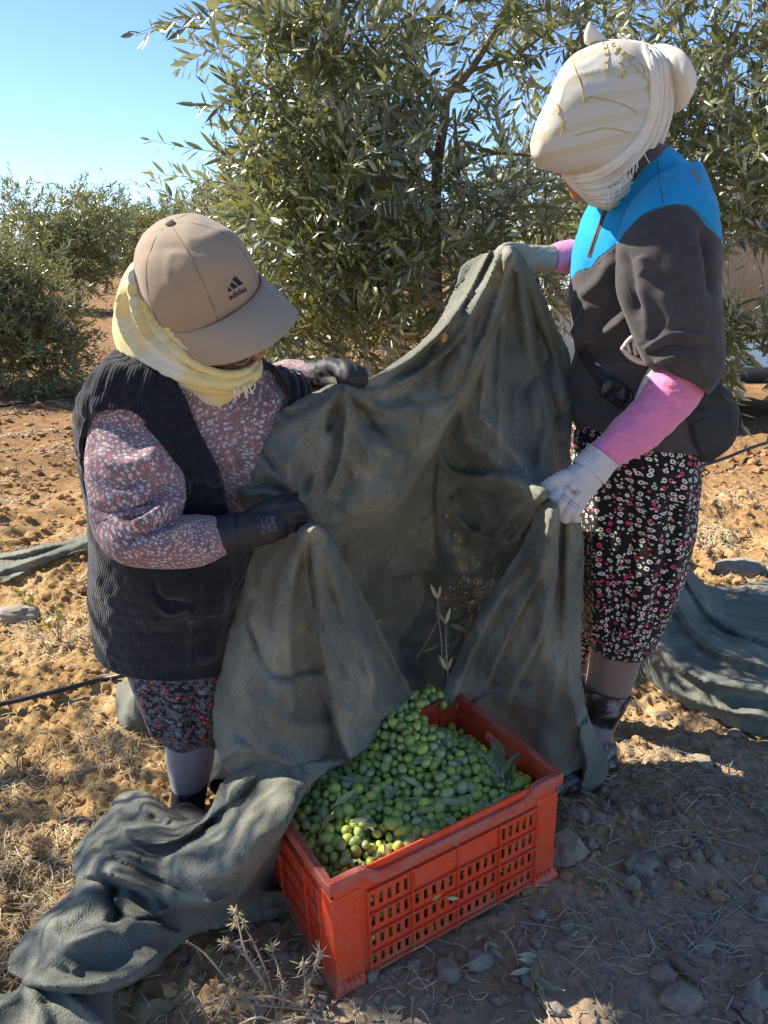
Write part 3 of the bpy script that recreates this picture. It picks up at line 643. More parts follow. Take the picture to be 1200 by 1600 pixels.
# rim: a lip that dips between the corners
def rimpath():
    pts = []; r = .012
    def seg(x0, y0, x1, y1, dip):
        for t in np.linspace(0, 1, 41)[:-1]:
            L = math.hypot(x1 - x0, y1 - y0); s = t * L; e = min(s, L - s)
            d = sstep(np.array(e), .055, .10) * dip; pts.append((x0 + (x1 - x0) * t, y0 + (y1 - y0) * t, HZ - float(d)))
    e = .005
    seg(-e, -e, LXc + e, -e, .022); seg(LXc + e, -e, LXc + e, LYc + e, 0); seg(LXc + e, LYc + e, -e, LYc + e, .022); seg(-e, LYc + e, -e, -e, 0); return np.array(pts)
rp = rimpath(); n = len(rp); cen = np.array([LXc / 2, LYc / 2])
sec = [(-.005, .001), (-.004, .0035), (.008, .0035), (.0105, .001), (.0105, -.010), (.0085, -.0235), (.006, -.0235), (.006, -.002), (.001, -.002), (-.005, -.002)]
Vs = []
for i in range(n):
    t = rp[(i + 1) % n] - rp[i - 1]; t[2] = 0; t = nrm(t); o2 = np.array([t[1], -t[0]])
    o2 = o2 / max(abs(t[0]), abs(t[1]))
    for a, z in sec: Vs.append(cl(rp[i, 0] + o2[0] * a, rp[i, 1] + o2[1] * a, rp[i, 2] + z))
F = gridF(n, len(sec), True); F2 = np.array([[((n - 1) * len(sec) + j), (n - 1) * len(sec) + (j + 1) % len(sec), (j + 1) % len(sec), j] for j in range(len(sec))])
o = mk('rim', Vs, np.vstack([F, F2]), M_rim, crate, smooth=False)
fl = [];
for i in range(14): fl.append(box(cl(LXc / 2, .02 + i * (LYc - .04) / 13, .004), (LXc - .01, .012, .005), RC))
for i in range(10): fl.append(box(cl(.03 + i * (LXc - .06) / 9, LYc / 2, .0105), (.008, LYc - .01, .005), RC))
V, F = join(fl); mk('floor_grid', V, F, M_crate, crate, smooth=False)
# ------------------------------------------------------------ olives
def olivemat(name, c1, c2):
    b = NB(name); v = b.obj(1); oi = b.n.new('ShaderNodeObjectInfo'); at = b.n.new('ShaderNodeAttribute'); at.attribute_name = 'tone'
    r = b.math('FRACT', b.math('ADD', oi.outputs['Random'], at.outputs['Fac'])); n = b.noise(b.geo(), 90, 3)
    c = b.ramp(r, [(0, (.20, .26, .05)), (.25, (.34, .42, .06)), (.55, (.56, .58, .08)), (.8, (.28, .33, .11)), (1, (.38, .42, .18))])
    c = b.mix(b.math('MULTIPLY', b.maprange(n, .45, .7), .45), c, (.32, .38, .24)); b.base(c); b.rough(b.maprange(n, .35, .65, .25, .5)); b.spec(.5)
    sp = b.vor(b.geo(), 420); b.b.inputs['Subsurface Weight'].default_value = .12; b.b.inputs['Subsurface Scale'].default_value = .004; b.b.inputs['Subsurface Radius'].default_value = (.5, 1, .2)
    b.bump(n, .15, .0006); return b.m
M_olive = olivemat('green olive', None, None)
def olive_mesh(n=14, m=10):
    V, F = ball((0, 0, 0), (1, 1, 1), None, n, m); V[:, 2] *= 1.32 - .06 * (V[:, 2] > 0) ; V[:, :2] *= (1 - .05 * V[:, 2:3]); return V, F
Vo, Fo = olive_mesh(); me_ol = rawmesh('olive', Vo, Fo); me_ol.materials.append(M_olive)
def heapz(x, y):
    e = np.minimum(np.minimum(x, LXc - x), np.minimum(y, LYc - y))
    z = .222 + .022 * sstep(e, .0, .12) + .085 * np.exp(-(((x - .325) / .075) ** 2 + ((y - .335) / .13) ** 2)) - .03 * sstep(x, .36, .50) * sstep(y, .12, .3) - .012 * sstep(x, .42, .5)
    return z + .005 * noise(np.stack([x * 20, y * 20, 0 * x], -1), 77)
pos = []
sp_ = .0192
for L in range(2):
    for j in range(40):
        for i in range(40):
            x = .014 + i * sp_ + (j % 2) * sp_ / 2 + L * sp_ / 2; y = .014 + j * sp_ * .87 + L * .006
            if x > LXc - .012 or y > LYc - .012: continue
            x += random.uniform(-.009, .009); y += random.uniform(-.009, .009)
            z = float(heapz(np.array(x), np.array(y))) - L * .0165 + random.uniform(-.006, .006); pos.append((L, *cl(x, y, z)))
# the stream that still runs out of the net
s0 = cl(.33, .335, .30); s1 = P(688, 1078, 1.645)
for k in range(46):
    t = random.random() ** 1.3; q = s0 + (s1 - s0) * t; wd = .042 * (1 - t) + .010
    pos.append((0, *(q + ex_ * random.uniform(-wd, wd) - ey_ * random.uniform(-.01, .02) + ez * random.uniform(-.004, .008))))
P_ = np.array([p[1:] for p in pos]); Lr = np.array([p[0] for p in pos])
# push overlapping olives apart
for it in range(24):
    d = P_[:, None] - P_[None]; l = np.linalg.norm(d, axis=2) + 1e-9; np.fill_diagonal(l, 9); k = np.clip(.0192 - l, 0, None) / l * .25
    mv = (d * k[..., None]).sum(1); P_ = P_ + mv
lc = (P_ - A0) @ RC.T; lc[:, 0] = np.clip(lc[:, 0], .0135, LXc - .0135); lc[:, 1] = np.where((lc[:, 2] < .27), np.clip(lc[:, 1], .0135, LYc - .0135), lc[:, 1]); P_ = A0 + lc @ RC
top = np.where(Lr == 0)[0]; q = pix(P_[top]); order = top[np.argsort(np.linalg.norm(P_[top] - [0, 0, CH], axis=1))]
hidden = [i for i in order if (P_[i] - A0) @ ex_ < .11 and (P_[i] - A0) @ ey_ > .19]
front = [i for i in order if i not in set(hidden)]
ind = front[:300]; rest = [i for i in range(len(P_)) if i not in set(ind)]
for i in ind:
    o = inst(me_ol, 'olive', P_[i], (random.uniform(0, 3), random.uniform(0, 3), random.uniform(0, 6)), .0093 * random.choice((.72, .85, .95, 1.05, 1.18, 1.3)) * random.uniform(.93, 1.07)); tag(o, 'green olive in the heap filling the red crate', 'olive', 'olives heaped in the red crate')
def olives_stuff(C, label, par=None):
    n = len(C); a = rng.normal(size=(n, 4)); a = nrm(a); w_, x, y, z = a.T
    R = np.stack([1 - 2 * (y * y + z * z), 2 * (x * y - z * w_), 2 * (x * z + y * w_), 2 * (x * y + z * w_), 1 - 2 * (x * x + z * z), 2 * (y * z - x * w_), 2 * (x * z - y * w_), 2 * (y * z + x * w_), 1 - 2 * (x * x + y * y)], -1).reshape(-1, 3, 3)
    V1, F1 = olive_mesh(10, 8); Fq = np.array([f for f in F1 if len(f) == 4]); s = .0095 * rng.uniform(.72, 1.22, (n, 1, 1))
    V = np.einsum('nij,mj->nmi', R, V1) * s + C[:, None]; F = (Fq[None] + (np.arange(n) * len(V1))[:, None, None]).reshape(-1, 4)
    o = mk('olives', V.reshape(-1, 3), F, M_olive, org=A0); t_ = o.data.attributes.new('tone', 'FLOAT', 'POINT'); t_.data.foreach_set('value', np.repeat(rng.random(n), len(V1)).astype(np.float32)); tag(o, label, 'olives', kind='stuff')
lower = []
for k in range(10):
    z = .020 + k * .0195
    for x in np.arange(.016, LXc - .01, .0215):
        for y in (.0155, .034): lower.append(cl(x + random.uniform(-.003, .003), y + random.uniform(-.002, .003), z + random.uniform(-.004, .004)))
        lower.append(cl(x, LYc - .016, z))
    for y in np.arange(.045, LYc - .02, .0215):
        for x in (.0155, LXc - .0155): lower.append(cl(x, y + random.uniform(-.003, .003), z + random.uniform(-.004, .004)))
olives_stuff(np.vstack([P_[rest], np.array(lower)]), 'olives packed below the top of the heap and seen through the crate slots')
V, F = box(cl(LXc / 2, LYc / 2, .105), (LXc - .10, LYc - .12, .17), RC)
# loose leaves on the heap and on the ground
def one_leaf(p, d, nrm_, L, label, name='olive_leaf', group=None, w=1.1, par=None, m=None, tone=.5):
    V, F = leaves_mesh(np.array([p]), np.array([d], float), np.array([nrm_], float), np.array([L]), np.array([w])); o = mk(name, V, F, m or M_leafpale, par); set_tone(o.data, np.array([tone]), 8)
    if label: tag(o, label, 'leaf', group)
    return o
M_leafpale = leafmat('fallen olive leaf', (.32, .33, .19), (.55, .54, .40))
def heap_leaf(u, v, ang, L, label, group=None, tone=.5):
    p = P(u, v, 1.4)
    for _ in range(12):
        l = (p - A0) @ RC.T; z = float(heapz(np.array(np.clip(l[0], 0, LXc)), np.array(np.clip(l[1], 0, LYc)))) + .027; p = G(u, v, z)
    d = np.array([math.cos(ang), math.sin(ang) * .9, math.sin(ang) * .35]); one_leaf(p, d, np.array([random.uniform(-.5, .5), -.5 + random.uniform(-.4, .4), 1]), L, label, group=group, tone=tone)
for u, v, a, L in [(520, 1260, .7, .06), (565, 1222, 2.9, .055), (680, 1252, 0, .065), (500, 1300, 1.1, .05), (490, 1330, 2.8, .045), (640, 1195, .3, .05), (690, 1275, -.6, .05), (600, 1255, .9, .06),
                   (720, 1290, .5, .055), (560, 1340, -1.2, .04), (530, 1350, .3, .04), (607, 1345, 1.8, .04), (705, 1190, .2, .045), (740, 1240, -2.6, .06), (650, 1300, -2.0, .05), (610, 1165, 1.2, .045), (585, 1300, 2.2, .05), (770, 1262, .8, .05), (660, 1230, 2.6, .05), (545, 1285, .2, .045)]:
    heap_leaf(u, v, a, L, 'single olive leaf lying on the olives in the crate', 'leaves on the olives', random.random())
def sprig(pts, nleaf, L, label, tone=.4, m=None, r=.0014, spread=1.0, leafname='leaf', nv=(0, -.3, 1)):
    Q = np.array(pts); rt = root('olive_sprig', Q[0], label, 'sprig'); V, F, uv = tube(Q, [r] * (len(Q) - 1) + [r * .4], 6, hemi=False); mk('stem', V, F, M_barkpale, rt)
    C = cr(Q, 40); 
    for k in range(nleaf):
        i = int(6 + 33 * (k // 2) / max(1, (nleaf - 1) // 2)); i = min(i, 38); t = nrm(C[i + 1] - C[i - 1]); s = nrm(np.cross(t, nv)) * (1 if k % 2 else -1)
        one_leaf(C[i], t * .9 + s * spread * random.uniform(.4, .9) + np.array([0, 0, random.uniform(-.1, .3)]), np.array(nv) + rng.normal(0, .35, 3), L * random.uniform(.7, 1.15), None, leafname, par=rt, m=m or M_leafpale, tone=min(1, max(0, random.gauss(tone, .15))))
    return rt
def hp(u, v, up=.0):
    p = P(u, v, 1.4)
    for _ in range(12):
        l = (p - A0) @ RC.T; p = G(u, v, float(heapz(np.array(np.clip(l[0], 0, LXc)), np.array(np.clip(l[1], 0, LYc)))) + .015 + up)
    return p
sprig([hp(800, 1250), hp(790, 1230, .01), hp(785, 1205, .03), hp(790, 1190, .045)], 10, .062, 'leafy olive sprig against the right end wall inside the crate', .25, M_leaf)
sprig([hp(615, 1240), hp(640, 1262), hp(662, 1280), hp(672, 1305)], 8, .055, 'thin olive sprig lying on the middle of the heap', .6)
sprig([Gz(845, 1490, .01), Gz(838, 1500, .02), Gz(830, 1520, .02), Gz(842, 1540, .01)], 10, .06, 'small grey green olive sprig lying on the soil right of the crate', .35)
sprig([Gz(755, 1455, .01), Gz(760, 1470, .01), Gz(765, 1482, .01)], 5, .04, 'tiny leaf sprig on the soil below the long side of the crate', .35)
one_leaf(Gz(606, 1576, .012), (1, .1, .0), (0, -.4, 1), .035, 'single pale leaf on the soil in front of the crate')
l1 = cl(.235, -.014, .105); one_leaf(l1, ex_ * .9 - ez * .5, -ey_ + ez * .6, .034, 'silvery leaf stuck on a ledge of the crate long wall')
one_leaf(cl(.20, -.014, .118), ex_ + ez * .15, -ey_ + ez, .026, 'yellow green leaf stuck above the silvery one on the crate wall', tone=.95)
# ------------------------------------------------------------ the net
from mathutils.bvhtree import BVHTree
def inpoly(q, poly):
    poly = np.asarray(poly, float); x, y = q[:, 0], q[:, 1]; r = np.zeros(len(q), bool)
    for i in range(len(poly)):
        x1, y1 = poly[i - 1]; x2, y2 = poly[i]
        c = ((y1 > y) != (y2 > y)); c &= x < (x2 - x1) * (y - y1) / (y2 - y1 + 1e-12) + x1; r ^= c
    return r
def tps(ctrl, q, lam=.0):
    C = np.asarray(ctrl, float); X = C[:, :2] / 200; Qn = q / 200
    def U(r2): return .5 * r2 * np.log(r2 + 1e-9)
    K = U(((X[:, None] - X[None]) ** 2).sum(-1)) + lam * np.eye(len(X)); Pm = np.c_[np.ones(len(X)), X]
    A = np.block([[K, Pm], [Pm.T, np.zeros((3, 3))]]); s = np.linalg.solve(A, np.r_[C[:, 2], 0, 0, 0])
    out = np.zeros(len(q))
    for k in range(0, len(q), 20000):
        qq = Qn[k:k + 20000]; out[k:k + 20000] = U(((qq[:, None] - X[None]) ** 2).sum(-1)) @ s[:-3] + np.c_[np.ones(len(qq)), qq] @ s[-3:]
    return out
def sheet(poly, ctrl, S=(), step=4., zmode=False, lam=.002, curl=(.012, 9), wr=None, prew=None):
    B = cr(poly, len(poly) * 12, True); u = np.arange(B[:, 0].min() - step, B[:, 0].max() + 2 * step, step); v = np.arange(B[:, 1].min() - step, B[:, 1].max() + 2 * step, step)
    Ug, Vg = np.meshgrid(u, v); q = np.stack([Ug.ravel(), Vg.ravel()], -1); ins = inpoly(q, B); d, s, t = segdist(q, np.vstack([B, B[:1]]))
    F = gridF(len(v), len(u)); ok = (ins | (d < step * 1.0))[F].all(1) & ins[F].any(1); F = F[ok]
    used = np.unique(F); m = np.full(len(q), -1); m[used] = np.arange(len(used)); F = m[F]; q = q[used]; ins = ins[used]; d = d[used]
    out = np.where(~ins)[0]; D2 = ((q[out][:, None] - B[None]) ** 2).sum(-1); near = D2.argmin(1)
    Bd = cr(B, len(B) * 4, True); 
    for k, i in enumerate(out):
        seg = Bd[max(0, near[k] * 4 - 8): near[k] * 4 + 9]; q[i] = seg[((seg - q[i]) ** 2).sum(-1).argmin()]
    dep = tps(ctrl, q, lam)
    if zmode: V = G(q[:, 0], q[:, 1], dep)
    else: V = P(q[:, 0], q[:, 1], dep)
    dd = np.where(ins, d, 0); view = nrm(V - [0, 0, CH]); V = V + view * (curl[0] * np.exp(-dd / curl[1]))[:, None]
    F = F[:, ::-1]
    V = strokesd(V, q, [(l, w_, a * 2.0, k) for l, w_, a, k in S])
    if not zmode: V = V + nrm(V - [0, 0, CH]) * (.010 * noise(V * 9, 61) + .004 * noise(V * 24, 62) + .032 * ((1 - np.abs(noise(V * [8, 8, 2.6] + .5 * fbm(V * 5, 2, 7)[:, None], 63))) ** 6 - .45 * (1 - np.abs(noise(V * [7, 7, 2.2] + 9 + .5 * fbm(V * 5, 2, 8)[:, None], 64))) ** 6))[:, None]
    else: V = V + nrm(np.array([0, 0, CH]) - V) * (.026 * (1 - np.abs(noise(V * [6, 9, 6.] + .5 * fbm(V * 6, 2, 7)[:, None], 66))) ** 6)[:, None]
    if zmode: V[:, 2] = np.maximum(V[:, 2], gh(V[:, 0], V[:, 1]) + .004)
    wr = (dict(grow=.06, goal=.045, it=60, amp=.0055, fr=11) if zmode else dict(grow=.05, goal=.05, it=60, amp=.003, fr=15)) | (wr or {})
    V = wrinkle(V, F, **wr); V = smoothV(V, F, 1, .4)
    if zmode: V[:, 2] = np.maximum(V[:, 2], gh(V[:, 0], V[:, 1]) + .003)
    return V, F
def strokesd(V, q, S):
    view = nrm(np.array([0, 0, CH]) - V); D = np.zeros(len(V))
    for line, wd, amp, kind in S:
        L = cr(line, len(line) * 6); d, s, t = segdist(q, L)
        e0 = np.clip(t * 5, 0, 1) if '<' not in kind else 1.; e1 = np.clip((1 - t) * 5, 0, 1) if '>' not in kind else 1.
        if kind[0] == 'r': g = np.exp(-(d / wd) ** 2)
        elif kind[0] == 'v': g = -np.exp(-(d / wd) ** 1.2)
        else:
            s2 = s if kind[0] == 's' else -s
            g = np.where(s2 > 0, np.exp(-(d / wd) ** 1.5), np.exp(-(d / (wd * .14)) ** 2))
        taper = 1.
        if 'f' in kind: taper = .35 + .65 * t        # folds that fan out from a grip
        if 'f' in kind: g = np.where(True, g, g)
        D += amp * g * e0 * e1 * taper
    return V + view * D[:, None]
b = NB('green harvest netting'); v = b.geo(); n1 = b.noise(v, 5.5, 6, .6); n2 = b.noise(v, 17, 5, .6); n3 = b.noise(v, 2.4, 4); n4 = b.noise(v, 300, 2)
c = b.ramp(n1, [(.3, (.14, .143, .113)), (.5, (.245, .243, .188)), (.72, (.40, .385, .295))])
c = b.mix(b.maprange(n2, .55, .75, 0, .55), c, (.215, .185, .130)); c = b.mix(b.maprange(n3, .50, .68, 0, .55), c, (.16, .18, .165)); c = b.mix(b.maprange(n2, .42, .25, 0, .5), c, (.09, .10, .088))
wv = b.vor(v, 250); c = b.mix(.55, c, b.ramp(wv.outputs['Distance'], [(.0, (1, 1, 1)), (.55, (.8, .8, .8)), (.8, (.45, .45, .45))]), 'MULTIPLY')
c = b.mix(b.maprange(b.noise(v, 140, 3, .8), .68, .76, 0, .6), c, (.30, .29, .24))
b.base(c); b.rough(.85); b.spec(.25); b.sheen(.08)
hb = b.bump(wv.outputs['Distance'], .7, .0022); b.bump(b.noise(v, 38, 4, .6), .5, .006, hb)
tr = b.n.new('ShaderNodeBsdfTranslucent'); b.inp(tr, 0, b.mix(.5, c, (.16, .18, .12))); mx = b.n.new('ShaderNodeMixShader'); mx.inputs[0].default_value = .22
b.link(b.b.outputs[0], mx.inputs[1]); b.link(tr.outputs[0], mx.inputs[2])
vd = b.n.new('ShaderNodeVectorMath'); vd.operation = 'DISTANCE'; b.link(v, vd.inputs[0]); vd.inputs[1].default_value = tuple(P(715, 930, 1.82)); zn = b.math('MULTIPLY', b.maprange(vd.outputs['Value'], .10, .27, 1, 0), b.maprange(n2, .25, .55)); hole = b.math('GREATER_THAN', b.vor(v, 430).outputs['Distance'], b.math('MULTIPLY_ADD', zn, -.10, .74)); th = b.maprange(b.noise(v, 3.2, 3), .42, .6)
hole = b.math('MULTIPLY', hole, b.math('ADD', b.math('MULTIPLY', th, .4), b.math('MULTIPLY', zn, .35))); tp = b.n.new('ShaderNodeBsdfTransparent'); m2 = b.n.new('ShaderNodeMixShader'); b.link(hole, m2.inputs[0]); b.link(mx.outputs[0], m2.inputs[1]); b.link(tp.outputs[0], m2.inputs[2]); b.link(m2.outputs[0], b.out.inputs[0])
M_net = b.m
S1p = [(358, 775), (356, 745), (372, 700), (405, 662), (450, 632), (500, 607), (545, 598), (580, 588), (620, 562), (655, 538), (690, 495), (710, 450), (722, 415), (750, 398), (778, 388), (802, 384), (818, 400), (838, 440), (862, 490), (885, 545), (897, 590), (897, 640), (890, 700), (900, 800), (905, 900), (850, 1000), (800, 1080), (720, 1125), (640, 1140), (560, 1110), (470, 1000), (420, 900), (395, 820), (372, 790)]
S1c = [(358, 760, 1.42), (380, 700, 1.41), (440, 650, 1.44), (500, 612, 1.48), (555, 600, 1.49), (640, 545, 1.60), (700, 480, 1.68), (725, 415, 1.74), (760, 395, 1.75), (800, 388, 1.75), (420, 740, 1.375), (465, 700, 1.40), (455, 790, 1.40), (530, 680, 1.45), (530, 760, 1.46), (560, 830, 1.56), (620, 700, 1.55), (600, 760, 1.53), (680, 600, 1.66), (640, 620, 1.60), (760, 520, 1.71), (770, 600, 1.66), (720, 660, 1.68), (770, 690, 1.62), (690, 740, 1.80), (640, 850, 1.83), (680, 920, 1.88), (760, 850, 1.78), (650, 1000, 1.82), (690, 1080, 1.66), (820, 745, 1.59), (850, 775, 1.555), (840, 500, 1.80), (860, 560, 1.82), (890, 620, 1.78), (870, 700, 1.72), (500, 900, 1.56), (560, 1000, 1.66), (900, 850, 1.76), (840, 950, 1.78), (640, 1130, 1.66), (790, 1080, 1.76), (820, 450, 1.77)]
S1s = [([(560, 606), (640, 566), (700, 508), (738, 450), (765, 395)], 13, .030, 'S>'), ([(575, 620), (655, 585), (722, 522), (758, 455), (782, 395)], 11, .022, 'S>'),
       ([(468, 812), (540, 812), (615, 778), (668, 712), (700, 650), (745, 560), (775, 480), (796, 400)], 46, .050, 'S>'), ([(500, 720), (600, 700), (680, 610), (740, 500), (780, 410)], 30, .016, 'r'),
       ([(802, 395), (812, 440), (840, 560), (858, 650), (866, 760)], 26, .045, 's<'), ([(806, 400), (850, 500), (880, 600), (885, 680)], 12, .020, 'r<'), ([(804, 410), (832, 520), (862, 640), (872, 720)], 10, -.016, 'r<'),
       ([(690, 690), (700, 730), (740, 745), (790, 742), (850, 768)], 24, .030, 's>'), ([(688, 700), (682, 780), (690, 860), (720, 900)], 22, .022, 'S'),
       ([(848, 772), (815, 790), (790, 812), (770, 850)], 9, .020, 'r<'), ([(850, 776), (822, 820), (796, 868)], 8, .020, 'r<'), ([(846, 770), (810, 760), (778, 748)], 10, .020, 'r<'), ([(850, 774), (822, 775), (795, 785)], 6, -.012, 'r<'),
       ([(536, 602), (540, 650), (530, 720), (505, 780)], 12, .018, 'S<'), ([(528, 610), (500, 650), (480, 700)], 11, .013, 'r<'), ([(545, 612), (600, 640), (650, 640)], 14, .014, 'r<'), ([(552, 608), (600, 610), (650, 590)], 9, .012, 'r<'),
       ([(455, 785), (420, 768), (385, 770), (362, 758)], 9, .018, 'r<'), ([(455, 780), (430, 755), (400, 748)], 7, -.010, 'r<'), ([(460, 778), (450, 740), (470, 690), (500, 650)], 14, .014, 'r<'), ([(400, 690), (440, 720), (452, 770)], 9, -.010, 'v'),
       ([(700, 900), (760, 930), (830, 880)], 20, .015, 'r'), ([(650, 960), (700, 1000), (760, 990)], 18, .012, 'r'), ([(690, 760), (740, 830), (820, 840), (880, 800)], 20, .020, 's')]
S2p = [(462, 812), (482, 816), (505, 824), (530, 862), (560, 915), (588, 968), (620, 1035), (650, 1090), (652, 1118), (640, 1138), (600, 1150), (560, 1178), (530, 1200), (490, 1215), (440, 1215), (395, 1200), (358, 1212), (345, 1185), (332, 1140), (338, 1080), (350, 1020), (368, 950), (385, 880), (400, 850), (430, 836)]
S2c = [(475, 822, 1.36), (430, 842, 1.40), (400, 860, 1.42), (375, 950, 1.44), (345, 1050, 1.45), (334, 1140, 1.44), (350, 1200, 1.40), (440, 1000, 1.36), (430, 1100, 1.345), (380, 1100, 1.37), (500, 900, 1.37), (500, 1000, 1.38), (510, 1100, 1.39), (440, 1200, 1.335), (395, 1190, 1.36), (540, 1180, 1.40), (600, 1140, 1.47), (640, 1130, 1.52), (650, 1095, 1.56), (590, 980, 1.53), (560, 920, 1.48), (530, 870, 1.42), (570, 1060, 1.44), (480, 1160, 1.345)]
S2s = [([(488, 826), (498, 900), (503, 960), (512, 1040), (528, 1120), (540, 1170)], 40, .040, 'S<>'), ([(470, 825), (455, 900), (440, 1000), (430, 1100), (420, 1170)], 26, .018, 'r<'), ([(440, 840), (410, 900), (385, 1000), (365, 1100)], 15, .012, 'r'),
       ([(500, 826), (540, 900), (570, 980), (585, 1060), (583, 1130)], 22, .024, 's<'), ([(495, 822), (545, 880), (590, 970), (640, 1080)], 9, .014, 'r<>'), ([(590, 1010), (610, 1070), (600, 1120)], 14, -.012, 'r'),
       ([(340, 1190), (375, 1172), (420, 1182), (480, 1205), (545, 1190)], 20, .026, 'S<>'), ([(400, 1080), (440, 1130), (500, 1140), (540, 1120)], 16, .012, 'r'), ([(360, 1130), (400, 1170), (415, 1190)], 10, -.012, 'r'), ([(520, 1090), (560, 1120), (620, 1100)], 12, .012, 'r')]
S3p = [(846, 770), (866, 782), (885, 800), (905, 812), (912, 860), (912, 940), (908, 1020), (915, 1100), (935, 1150), (950, 1190), (945, 1220), (915, 1245), (880, 1252), (840, 1245), (790, 1230), (745, 1180), (740, 1110), (715, 1110), (692, 1118), (686, 1105), (705, 1050), (730, 990), (765, 930), (800, 875), (828, 825)]
S3c = [(856, 780, 1.535), (900, 815, 1.60), (830, 830, 1.58), (790, 900, 1.62), (740, 990, 1.64), (700, 1080, 1.615), (692, 1112, 1.605), (860, 880, 1.57), (905, 900, 1.64), (850, 980, 1.58), (800, 1010, 1.62), (760, 1060, 1.66), (735, 1105, 1.655), (820, 1120, 1.68), (880, 1060, 1.60), (908, 1050, 1.66), (900, 1150, 1.615), (940, 1190, 1.67), (942, 1215, 1.67), (915, 1242, 1.65), (870, 1248, 1.645), (800, 1220, 1.66), (750, 1170, 1.69), (860, 1180, 1.60)]
S3s = [([(862, 788), (835, 850), (800, 910), (750, 1000), (712, 1085)], 14, .026, 's<>'), ([(868, 795), (850, 880), (812, 960), (775, 1040), (750, 1100)], 15, .030, 's<'), ([(872, 800), (868, 900), (840, 1000), (800, 1080), (780, 1120)], 16, .030, 's<'),
       ([(895, 815), (888, 900), (880, 1000), (868, 1080), (850, 1130)], 30, .030, 's<'), ([(892, 820), (893, 950), (895, 1050), (905, 1130), (925, 1180)], 14, .022, 's<'), ([(878, 810), (876, 860), (872, 900)], 6, -.014, 'r<'),
       ([(925, 1110), (905, 1150), (915, 1190), (905, 1225), (870, 1235)], 16, .022, 'S'), ([(800, 1060), (830, 1140), (870, 1200)], 22, .014, 'r'), ([(845, 800), (820, 850), (780, 910)], 6, .010, 'r<')]
S4p = [(185, 1240), (205, 1234), (232, 1238), (262, 1258), (290, 1276), (310, 1278), (328, 1262), (345, 1222), (365, 1205), (400, 1185), (440, 1175), (490, 1175), (516, 1185), (512, 1205), (494, 1222), (474, 1248), (455, 1285), (440, 1320), (452, 1370), (462, 1405), (440, 1432), (400, 1442), (340, 1450), (300, 1462), (270, 1490), (235, 1520), (185, 1545), (172, 1570), (180, 1650), (80, 1660), (-60, 1660), (-60, 1560), (0, 1550), (30, 1535), (14, 1515), (22, 1490), (45, 1452), (80, 1418), (116, 1385), (112, 1350), (125, 1315), (145, 1290), (172, 1265)]
S4c = [(545, 1192, .285), (500, 1200, .30), (470, 1245, .29), (440, 1290, .27), (430, 1185, .31), (400, 1230, .27), (355, 1235, .22), (330, 1265, .14), (290, 1280, .07), (230, 1240, .07), (190, 1243, .04), (300, 1330, .18), (250, 1300, .12), (360, 1345, .20), (300, 1405, .11), (400, 1330, .20), (432, 1360, .05), (350, 1425, .04), (190, 1330, .12), (120, 1350, .05), (240, 1392, .08), (150, 1400, .09), (60, 1460, .07), (100, 1480, .11), (20, 1510, .03), (200, 1470, .09), (280, 1465, .04), (170, 1530, .06), (50, 1570, .05), (-30, 1600, .05), (120, 1630, .06), (440, 1425, .012), (140, 1300, .07)]
S4s = [([(186, 1372), (240, 1392), (285, 1412), (335, 1412), (385, 1385), (425, 1330), (462, 1262)], 30, .040, 'S<>'), ([(262, 1326), (300, 1362), (350, 1362), (405, 1310), (445, 1240), (500, 1200)], 20, .022, 'r'),
       ([(182, 1250), (186, 1285), (210, 1310), (255, 1318), (300, 1300), (360, 1250), (420, 1195)], 20, .032, 'S'), ([(195, 1244), (235, 1262), (285, 1290), (330, 1292)], 10, .016, 'r'), ([(228, 1276), (262, 1290), (290, 1300)], 9, -.014, 'r'),
       ([(150, 1295), (170, 1330), (205, 1350), (250, 1372), (300, 1386)], 12, .020, 'S'), ([(130, 1320), (165, 1345), (190, 1362)], 9, .014, 'r'), ([(118, 1372), (160, 1366), (200, 1378), (232, 1400), (250, 1425)], 16, .032, 'S'),
       ([(185, 1375), (178, 1400), (186, 1430), (170, 1455)], 12, -.035, 'r'), ([(170, 1388), (180, 1410), (205, 1432), (240, 1430), (280, 1415)], 12, .024, 'S'), ([(75, 1500), (120, 1470), (155, 1455), (215, 1438), (292, 1462)], 18, .024, 's'),
       ([(22, 1528), (80, 1542), (140, 1545), (200, 1530), (270, 1478)], 20, .034, 'S'), ([(80, 1480), (90, 1500), (130, 1520)], 8, .014, 'r'), ([(40, 1540), (60, 1575), (75, 1620)], 12, .020, 'r'), ([(100, 1548), (130, 1572), (158, 1600), (165, 1640)], 9, .020, 's'),
       ([(60, 1450), (100, 1440), (130, 1410), (150, 1385)], 14, .014, 'r'), ([(300, 1425), (360, 1410), (420, 1400), (455, 1385)], 12, .014, 'r'), ([(330, 1440), (400, 1425), (450, 1415)], 7, .010, 'r'), ([(350, 1235), (345, 1275), (310, 1300)], 9, -.014, 'r')]
S6p = [(915, 860), (980, 850), (1062, 866), (1085, 892), (1110, 915), (1150, 915), (1200, 905), (1290, 905), (1290, 1180), (1230, 1162), (1190, 1152), (1130, 1132), (1075, 1108), (1035, 1082), (1003, 1048), (1000, 1015), (985, 985), (940, 960), (912, 930)]
S6c = [(915, 870, .22), (980, 860, .22), (1060, 870, .20), (1085, 900, .15), (1120, 925, .06), (1200, 912, .04), (1290, 910, .03), (1050, 940, .20), (1100, 990, .16), (1180, 980, .12), (1020, 1000, .16), (1005, 1040, .05), (1070, 1060, .10), (1130, 1080, .10), (1200, 1060, .12), (1290, 1060, .10), (1200, 1140, .03), (1130, 1125, .02), (1070, 1100, .02), (1290, 1170, .02), (940, 950, .15)]
